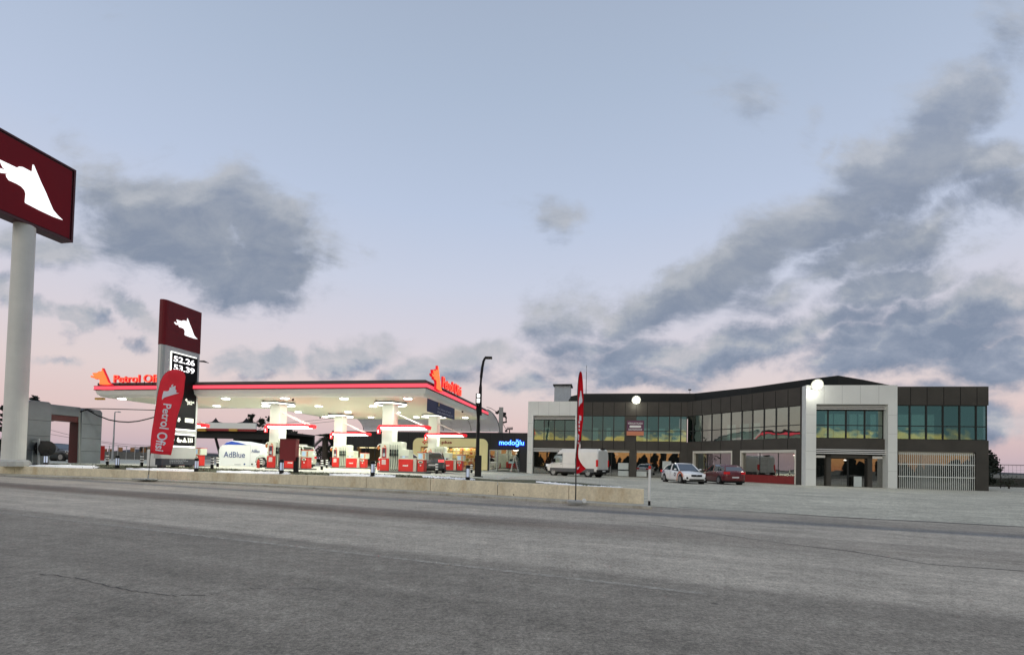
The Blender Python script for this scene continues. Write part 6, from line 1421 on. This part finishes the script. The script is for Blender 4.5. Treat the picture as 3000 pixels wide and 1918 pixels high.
pa_ = gpos(2106,1417.5); h = R(94); hv = Vector((math.cos(h), math.sin(h), 0)); lv = Vector((-hv.y, hv.x, 0))
c_ = pa_+hv*1.22-lv*.83; c_.z = GZ(c_.x,c_.y)+.006
car('parked_car', 'dark red hatchback parked right of the white sedan with its rear to the road', c_, h, paint('car_dark_red', (.12,.006,.012)), 4.2, 1.76, 1.5, 'hatch', group='cars parked before the plaza')
# black suv behind the gantry
p = PG(180,1349); p = Vector((-44.0*p.y/46*.0-0.0,0,0)) if 0 else p; q_ = PY_(168,1349,44.5); q_.z = GZ(q_.x,q_.y)+.006
car('parked_car', 'black estate car seen through the opening of the wash gantry', q_, R(-8), paint('car_black', (.012,.012,.015)), 4.7, 1.85, 1.62, 'suv')
# pale suv fuelling behind pump five
q_ = sf(SF.front(838,1350,6.6)[0], 6.6); q_.z = GZ(q_.x,q_.y)+.02
car('parked_car', 'pale green grey off road car fuelling behind pump 5', q_, SF.a+math.pi, paint('car_sage', (.42,.48,.42)), 4.5, 1.9, 1.85, 'suv', group='cars fuelling under the canopy')
q_ = sf(SF.front(1190,1350,8.9)[0], 8.9); q_.z = GZ(q_.x,q_.y)+.02
car('parked_car', 'white car of which only the roof shows above the cabinet of pump 1', q_, SF.a, paint('car_white', None) if 0 else MATS['car_white'], 4.3, 1.78, 1.5, 'hatch', group='cars fuelling under the canopy')
q_ = sf(SF.front(1270,1380,6.8)[0], 6.8); q_.z = GZ(q_.x,q_.y)+.02
car('parked_car', 'dark grey car with a lit red tail lamp between pumps 1 and 3', q_, R(96), paint('car_graphite', (.07,.08,.08)), 4.2, 1.78, 1.5, 'hatch', tail=M_tl_on, group='cars fuelling under the canopy')
q_ = PG(969,1362); q_ = Vector((q_.x,q_.y+3,0)); q_.z = GZ(q_.x,q_.y)+.006
car('parked_car', 'blue grey car parked beneath the palm tree beyond island 7', q_, R(100), paint('car_blue_grey', (.12,.15,.20)), 4.1, 1.75, 1.5, 'hatch')
# ================================================================ WASH BAY, HOUSES, FENCES
FBy = Frame(tuple(PY_(655,1360,62)[:2]), -.10, .70); Yb = FBy.o.y
t = fthing('wash_bay', 'open dark carport with a white fascia and red trim beyond the AdBlue tank', 'carport', FBy)
ff_ = lambda X, Y_: FBy.front(560+X/3.85, 1050+Y_/3.85, 0)
x0 = ff_(-140,750)[0]; x1 = ff_(735,750)[0]; x2 = ff_(905,800)[0]; zt_ = ff_(400,724)[1]; zb_ = ff_(400,790)[1]; zs = ff_(400,900)[1]
mb = MB(FBy.M); mb.box(x0,x1,-.1,.1,zb_,zt_); mb.build('fascia', M_fascia, t); mb = MB(FBy.M); mb.box(x0,x1,-.12,.11,zb_-.3,zb_-.003); mb.build('red_trim', mat('dull_red_trim', (.30,.02,.02), .5, var=0), t)
mb = MB(FBy.M); mb.box(x0,x2,.12,11,zb_-.4,zb_-.1); mb.build('roof', M_black, t)
mb = MB(FBy.M); mb.box(x0,x2,10.6,11,0,zb_-.41); mb.box(x0,x2,.6,.8,zs,zb_-.41); mb.build('back_wall', mat('bay_dark_wall', (.022,.022,.022), .8), t)
mb = MB(FBy.M); mb.box(x0,x2,10.5,10.59,0,2.6); mb.build('wall_panels', mat('bay_grey_panels', (.20,.19,.185), .7, var=.1), t)
for X in (-40, 215, 800): a = ff_(X,1000)[0]; m2 = MB(FBy.M); m2.tube([(a,1,0),(a-.55,1,zs+.2)],.14,6) if X != 215 else m2.tube([(a+1.0,1,0),(a-.1,1,zs+.2)],.16,6); m2.build('column', M_black, t)
for X in (135, 487): a, z = ff_(X,802); m2 = MB(FBy.M); m2.box(a-.55,a+.55,-.3,-.0,z-.2,z+.1); m2.build('amber_lamp', MATS['amber_lens'], t)
for X in (155, 510, 870):
    a, z = ff_(X,652); _, zr = ff_(X,722); m2 = MB(FBy.M); zr = min(zr, zb_-.1) if X == 870 else zr
    m2.lathe([(.75,zr-z),(.35,(zr-z)*.55),(.12,(zr-z)*.2),(.03,0)], (a,2.,z), 6)
    for s in (-1,1): m2.tube([(a,2,z-.5),(a+s*1.7,2,zr)],.07,5)
    m2.build('roof_spire', M_black, t)
# low houses and wall on the far left
def house(px0, px1, pyb, pytop, pyeave, Y, label, wallm, roofm):
    a = PY_(px0,pyb,Y); b_ = PY_(px1,pyb,Y); g0 = GZ(a.x,Y); t = thing('house', label, 'house', ((a.x+b_.x)/2,Y,g0), 0, 'low houses in the far left distance'); M = Matrix.Translation((0,Y,0))
    ze = PY_(px0,pyeave,Y).z; zt = PY_(px0,pytop,Y).z
    mb = MB(M); mb.box(a.x,b_.x,0,8,g0-.1,ze); mb.build('wall', wallm, t)
    mb = MB(M); mb.add([(a.x-.6,-.5,ze),(b_.x+.6,-.5,ze),(b_.x+.6,8.5,ze),(a.x-.6,8.5,ze),(a.x+(b_.x-a.x)*.3,4,zt),(a.x+(b_.x-a.x)*.7,4,zt)], [(0,1,5,4),(1,2,5),(2,3,4,5),(3,0,4),(0,3,2,1)]); mb.build('roof', roofm, t)
    n = max(2, int((b_.x-a.x)/3))
    for i in range(n): x = a.x+(b_.x-a.x)*(i+.5)/n; m2 = MB(M); m2.box(x-.5,x+.5,-.03,-.001,g0+1.0,g0+2.1); m2.build('window', M_glass_dark, t)
    return t
Mh1 = mat('house_wall_grey', (.15,.15,.15), .9); Mr1 = mat('house_roof_dark', (.04,.04,.045), .8)
house(333,407,1336,1312,1322,95,'dim grey house with a low roof left of the red feather flag',Mh1,Mr1)
house(407,450,1342,1300,1312,80,'dark roofed house directly left of the red feather flag',mat('house_wall_tan', (.17,.16,.13), .9),mat('house_roof_black', (.012,.012,.014), .8))
house(300,330,1334,1322,1327,120,'small far house left of the slender street lamp',Mh1,Mr1)
def longwall(name, label, a, b, h0, Y, m, posts=0):
    p = PY_(a,1340,Y); q = PY_(b,1340,Y); g0 = GZ(p.x,Y); t = thing(name, label, 'wall' if 'wall' in name else 'fence', (p.x,Y,g0), 0); M = Matrix.Translation((0,Y,0)); mb = MB(M)
    mb.box(p.x,q.x,0,.2,g0-.1,g0+h0); mb.build('panel', m, t)
    if posts:
        mb = MB(M)
        for i in range(posts+1): x = p.x+(q.x-p.x)*i/posts; mb = MB(M); mb.box(x-.04,x+.04,-.06,-.001,g0,g0+h0+.9); mb.build('post', M_grey, t)
        mb = MB(M); mb.box(p.x,q.x,-.05,-.02,g0+h0+.82,g0+h0+.86); mb.build('rail', M_grey, t)
    return t
longwall('boundary_wall', 'long low grey boundary wall beyond the forecourt on the left', 120, 470, 1.1, 72, mat('boundary_grey', (.13,.13,.125), .9, var=.2), 14)
# right: fence, low wall
FR = Frame((37.9,38.6), -.15, .2)
t = thing('mesh_fence', 'thin mesh fence with a rail running right from the plaza corner', 'fence', (40,47,GZ(40,47)), 0); M = Matrix.Translation((0,47,0))
xa_ = PY_(2925,1380,47).x; g0 = GZ(46,47); zr = PY_(2950,1361,47).z
mb = MB(M); mb.tube([(xa_,0,zr),(xa_+40,0,zr+.1)],.03,5); mb.build('rail', M_dark, t)
for i in range(12): x = xa_+.2+3.2*i*.9; m2 = MB(M); m2.tube([(x,0,g0),(x,0,zr+.05)],.04,5); m2.build('post', M_dark, t)
mb = MB(M)
for i in range(90): x = xa_+.2+i*.4; mb.box(x-.004,x+.004,-.004,.004,g0,zr)
for k in range(6): mb.box(xa_,xa_+36,-.003,.003,g0+.2+.4*k,g0+.206+.4*k)
mb.build('mesh', M_dark, t)
t = thing('low_wall', 'low dark stone wall beyond the mesh fence at far right', 'wall', (44,52,GZ(44,52)), 0); mb = MB(Matrix.Translation((0,52,0))); mb.box(39,95,0,.4,-.1,1.1); mb.build('stones', mat('dark_stone', (.05,.048,.045), .95, var=.4, scale=1.5, bump=1, bscale=5), t); mb = MB(Matrix.Translation((0,52,0))); mb.box(39,95,-.05,.45,1.101,1.16); mb.build('coping', mat('stone_coping', (.12,.115,.11), .9), t)
# ================================================================ PLANTS
M_leaf = mat('dark_foliage', (.030,.038,.022), .8, var=.45, scale=1.5); M_leaf2 = mat('dark_conifer', (.020,.030,.022), .8, var=.4, scale=1.5); M_bark = mat('bark', (.05,.04,.032), .9, var=.3)
def tree(name, label, base_, H, Wd, shape='round', m=None, n=1500, ls=.3, trunk=.25, bare=False, group=None):
    t = thing(name, label, 'tree', base_, 0, group); M = Matrix.Translation(base_); rnd = random.Random(int(H*97+Wd*31+base_[0]*7))
    mb = MB(M); mb.tube([(0,0,-.1),(.05,.0,H*.3),(-.05,.05,H*.6),(0,0,H*.93)], Wd*.045+.05, 7, .02)
    br = []
    for i in range(14 if not bare else 40):
        z = H*rnd.uniform(.22,.85); a = rnd.uniform(0,6.28); l = Wd*.5*rnd.uniform(.4,.95)*(1-(z/H)*.5); e = Vector((math.cos(a)*l, math.sin(a)*l, z+l*rnd.uniform(.3,.9)))
        if e.z > H: e.z = H
        mb.tube([(0,0,z),tuple(Vector((0,0,z)).lerp(e,.5)+Vector((0,0,-.05*l))),tuple(e)], .05 if not bare else .03, 5, .012); br.append(e)
        if bare:
            for k in range(4): f = e+Vector((rnd.uniform(-.5,.5),rnd.uniform(-.5,.5),rnd.uniform(.2,.9)))*l*.5; mb.tube([tuple(Vector((0,0,z)).lerp(e,.4+.15*k)),tuple(f)], .014, 4, .006)
    mb.build('trunk', M_bark, t)
    if bare: return t
    mb = MB(M); cl_ = []
    for i in range(34):
        u = rnd.uniform(.16,1)
        rad = {'round': math.sin(math.pi*min(1,max(.05,(u-.1)/.95)))**.6, 'cone': (1-u)**.8+.06, 'column': math.sin(math.pi*min(.97,u*.85+.12))**.5*.9}[shape]
        a = rnd.uniform(0,6.28); r_ = Wd/2*rad*rnd.uniform(.35,.92); cl_.append((Vector((r_*math.cos(a), r_*math.sin(a), H*u)), Wd*rnd.uniform(.10,.2)))
    for i in range(n):
        c, r_ = rnd.choice(cl_); d = Vector((rnd.gauss(0,1),rnd.gauss(0,1),rnd.gauss(0,.8)))*r_*.55; p = c+d
        if p.z < .3 and shape != 'column': continue
        s = ls*rnd.uniform(.5,1.2); a = Vector((rnd.uniform(-1,1),rnd.uniform(-1,1),rnd.uniform(-1,1))).normalized(); b_ = a.cross(Vector((rnd.uniform(-1,1),rnd.uniform(-1,1),rnd.uniform(-1,1)))).normalized()
        mb.add([p-a*s*.5, p+b_*s*.3, p+a*s*.5, p-b_*s*.3], [(0,1,2,3)])
    mb.build('crown', m or M_leaf, t); return t
def tpx(px, pyb, pytop, wpx, Y, name, label, **k):
    b_ = PY_(px, pyb, Y); g0 = GZ(b_.x, Y); zt = PY_(px, pytop, Y).z; return tree(name, label, (b_.x, Y, g0), zt-g0, wpx/1395*Y, **k)
GT = 'dark trees beyond the station'
tpx(93,1330,1160,40,70,'conifer','pointed dark tree top showing above the left end of the wash gantry',shape='cone',m=M_leaf2,n=1600,ls=.5,group=GT)
tpx(735,1330,1215,34,90,'broadleaf_tree','rounded dark tree rising behind the white fascia of the carport',n=1500,ls=.5,group=GT)
tpx(762,1330,1229,30,88,'broadleaf_tree','small dark tree just left of column 5 beside the carport end',n=1100,ls=.45,group=GT)
tpx(787,1330,1224,34,84,'conifer','dark pointed tree hidden partly by the column of pump 5',shape='column',m=M_leaf2,n=1200,ls=.45,group=GT)
tpx(842,1335,1250,46,78,'broadleaf_tree','dark tree right of the column of pump 5',n=1800,ls=.4,group=GT)
tpx(858,1335,1268,40,76,'broadleaf_tree','lower dark tree beside the bare tree right of pump 5',n=1300,ls=.4,group=GT)
tpx(885,1340,1262,40,74,'bare_tree','thin leafless tree between pump 5 and the palm',bare=True,group=GT)
tpx(905,1340,1285,36,80,'bare_tree','low leafless shrub left of the palm trunk',bare=True,group=GT)
tpx(968,1345,1272,34,66,'broadleaf_tree','dense dark tree right behind the palm crown',n=1500,ls=.35,group=GT)
tpx(938,1345,1308,34,60,'shrub','ragged dark shrub at the foot of the palm',n=900,ls=.25,group=GT)
tpx(4,1330,1190,20,60,'conifer','dark tree edge at the far left behind the pole',shape='column',m=M_leaf2,n=900,ls=.5,group=GT)
# palm
b_ = PY_(950,1360,58); g0 = GZ(b_.x,58); t = thing('palm_tree', 'dark palm tree with drooping fronds left of the charcoal shop', 'palm', (b_.x,58,g0), 0); M = Matrix.Translation((b_.x,58,g0)); hp = PY_(950,1282,58).z-g0
mb = MB(M); mb.tube([(0,0,-.1),(.05,0,hp*.5),(0,0,hp)], [.42,.33,.36], 9); mb.build('trunk', M_bark, t)
rnd = random.Random(5)
for i in range(26):
    a = rnd.uniform(0,6.28); el = rnd.uniform(-.5,1.1); l = rnd.uniform(1.2,1.9); mb = MB(M); P0 = Vector((0,0,hp)); d = Vector((math.cos(a)*math.cos(el), math.sin(a)*math.cos(el), math.sin(el))); pts = [P0+d*l*u+Vector((0,0,-1.0*u*u*l*.55)) for u in (0,.25,.5,.75,1)]
    mb.tube(pts, .03, 4, .01); sd_ = d.cross(Vector((0,0,1))).normalized()
    for k in range(16):
        u = .3+.7*k/15; q = P0+d*l*u+Vector((0,0,-1.0*u*u*l*.55)); w_ = .5*math.sin(math.pi*(.15+.8*u))+.1
        for s in (-1,1): e = q+sd_*s*w_+d*.22+Vector((0,0,-.22)); mb.add([q-d*.03,q+d*.05,e],[(0,1,2)])
    mb.build('frond', M_leaf2, t)
# right shrub beyond the plaza
b_ = PY_(2905,1420,41.5); g0 = GZ(b_.x,41.5)
tree('shrub', 'big dark rounded conifer shrub at the right corner of the plaza', (40.6,41,GZ(41.2,41)), 3.2, 2.0, 'round', M_leaf2, n=7000, ls=.26)
for i, (x, y, h_, w_, l_) in enumerate(((44,45.5,.9,2.2,'low dark bush just right of the big conifer shrub'),(48,46,.8,3,'low dark bush at the right edge before the stone wall'))): tree('shrub', l_, (x,y,GZ(x,y)), h_, w_, 'round', M_leaf, n=900, ls=.15, group='low bushes along the mesh fence')
# wood on the far side of the road, behind the camera, mirrored in the plaza glass
mb = MB(); rnd = random.Random(9)
for i in range(110):
    x = -130+i*3.4+rnd.uniform(-1.5,1.5); H_ = rnd.choice((rnd.uniform(3.5,5.5),rnd.uniform(5,8.2))); w_ = rnd.uniform(2.2,5.2); y = -84+rnd.uniform(-4,4); cone = rnd.random() < .4
    for k in range(330):
        u = rnd.random()**.8; rr = w_/2*((1-u)**.7 if cone else math.sin(math.pi*min(.97,u*.8+.2))**.5); a = rnd.uniform(0,6.28); r_ = rr*math.sqrt(rnd.random())
        p = Vector((x+r_*math.cos(a), y+r_*math.sin(a), H_*u)); s = rnd.uniform(.35,.75)
        mb.v += [p+Vector((-s,0,-s*.6)), p+Vector((s,0,-s*.5)), p+Vector((s*.3,0,s))]; k0 = len(mb.v)-3; mb.f.append((k0,k0+1,k0+2))
o = mb.build('tree_line', M_leaf2); tag(o, 'dark far off wood across the road that mirrors in the plaza glass', 'wood', kind='stuff')
# ================================================================ ROOFTOP AND FAR POLES, LADDER
u = lambda X, Y_: PY_(950+X/3.85, 1050+Y_/3.85, 58.)
b_ = u(1995,1000); t = thing('utility_pole', 'pale utility pole with black brackets behind the charcoal shop roof', 'utility pole', (b_.x,58,GZ(b_.x,58)), 0)
mb = MB(); a = u(1996,550); mb.box(a.x-.26,a.x+.26,57.8,58.2,GZ(b_.x,58),a.z); mb.build('pole', mat('pole_concrete_pale', (.36,.36,.34), .8), t)
for pts in ([(2005,612),(2045,618),(2050,655),(2010,650)],[(2005,632),(2040,636)],[(2050,660),(2052,715),(2010,720)],[(1985,595),(1960,610),(1930,605)],[(1985,580),(1955,600)],[(1950,600),(1948,625)]):
    mb = MB(); mb.tube([u(*q) for q in pts], .13, 5); mb.build('bracket', M_black, t)
mb = MB(); mb.tube([u(2010,720),u(2040,780),u(2070,820)], .03, 4); mb.tube([u(1960,610),u(1880,560),u(1830,545)], .03, 4); mb.build('wire', M_dark, t)
p = FS.M @ Vector((FS.front(1493,1262,1.)[0], 1, ZT)); t = thing('roof_antenna', 'small dark antenna array on the charcoal shop roof', 'antenna', p, 0); u2 = lambda X, Y_: PY_(950+X/3.85, 1050+Y_/3.85, p.y)
mb = MB(); mb.tube([(p.x,p.y,ZT-.2),tuple(u2(2090,800))], .06, 6); mb.build('mast', M_black, t); mb = MB(); mb.tube([u2(2058,793),u2(2128,788)], .07, 6)
for k in range(6): q = u2(2062+12*k,785); mb.tube([(q.x,q.y,q.z+.15),(q.x,q.y,q.z-.2)], .03, 4)
mb.build('array', M_dark, t); mb = MB(); mb.lathe([(.1,-.12),(.14,0),(.1,.12)], tuple(u2(2050,815)), 8); mb.build('insulator', M_black, t)
# ladder before the blue sign shop
a = PG(950+2092/3.85, 1050+1282/3.85); yl_ = (FS.M @ Vector((-2,-.9,0))).y; u = lambda X, Y_: PY_(950+X/3.85, 1050+Y_/3.85, yl_)
bb = u(2145,1280); t = thing('stepladder', 'open aluminium stepladder standing before the shop window under the blue sign', 'ladder', (bb.x,yl_,GZ(bb.x,yl_)), 0)
M_alu = mat('aluminium', (.55,.55,.53), .4, .4, var=0); gz = GZ(bb.x,yl_)
for nm, X0, X1, yo in (('front_ladder',2098,2143,-.25),('rear_frame',2188,2148,.25)):
    mb = MB()
    P = u(X0,1280); Q = u(X1,1098); P.z = gz
    for s in (-.0, .22): mb.tube([(P.x+s*.4,P.y+yo+s,P.z),(Q.x,Q.y+s*.6,Q.z)], .04, 5)
    for k in range(1, 9): e = P.lerp(Q, k/9); mb.tube([(e.x-.02,e.y+yo*(1-k/9),e.z),(e.x+.16,e.y+yo*(1-k/9)+.2,e.z)], .025, 4)
    mb.build(nm, M_alu, t)
q = u(2110,1170); mb = MB(); mb.box(q.x-.3,q.x+.3,yl_-.35,yl_-.1,q.z-.1,q.z+.12); mb.build('tray', mat('pale_cyan_tray', (.35,.5,.5), .5, var=0), t)
# power lines far left
t = thing('power_line', 'thin overhead wires sagging in the distance left of the canopy', 'cables', (-70,90,GZ(-70,90)), 0)
for (x0,y0),(x1,y1) in (((140,1257),(470,1306)),((140,1270),(700,1330)),((560,1236),(1000,1222)),((560,1240),(1000,1231))):
    A0 = PY_(x0,y0,92); A1 = PY_(x1,y1,92); mb = MB(); mb.tube([A0.lerp(A1,i/8)+Vector((0,0,-.8*math.sin(math.pi*i/8))) for i in range(9)], .03, 4); mb.build('wire', M_dark, t)
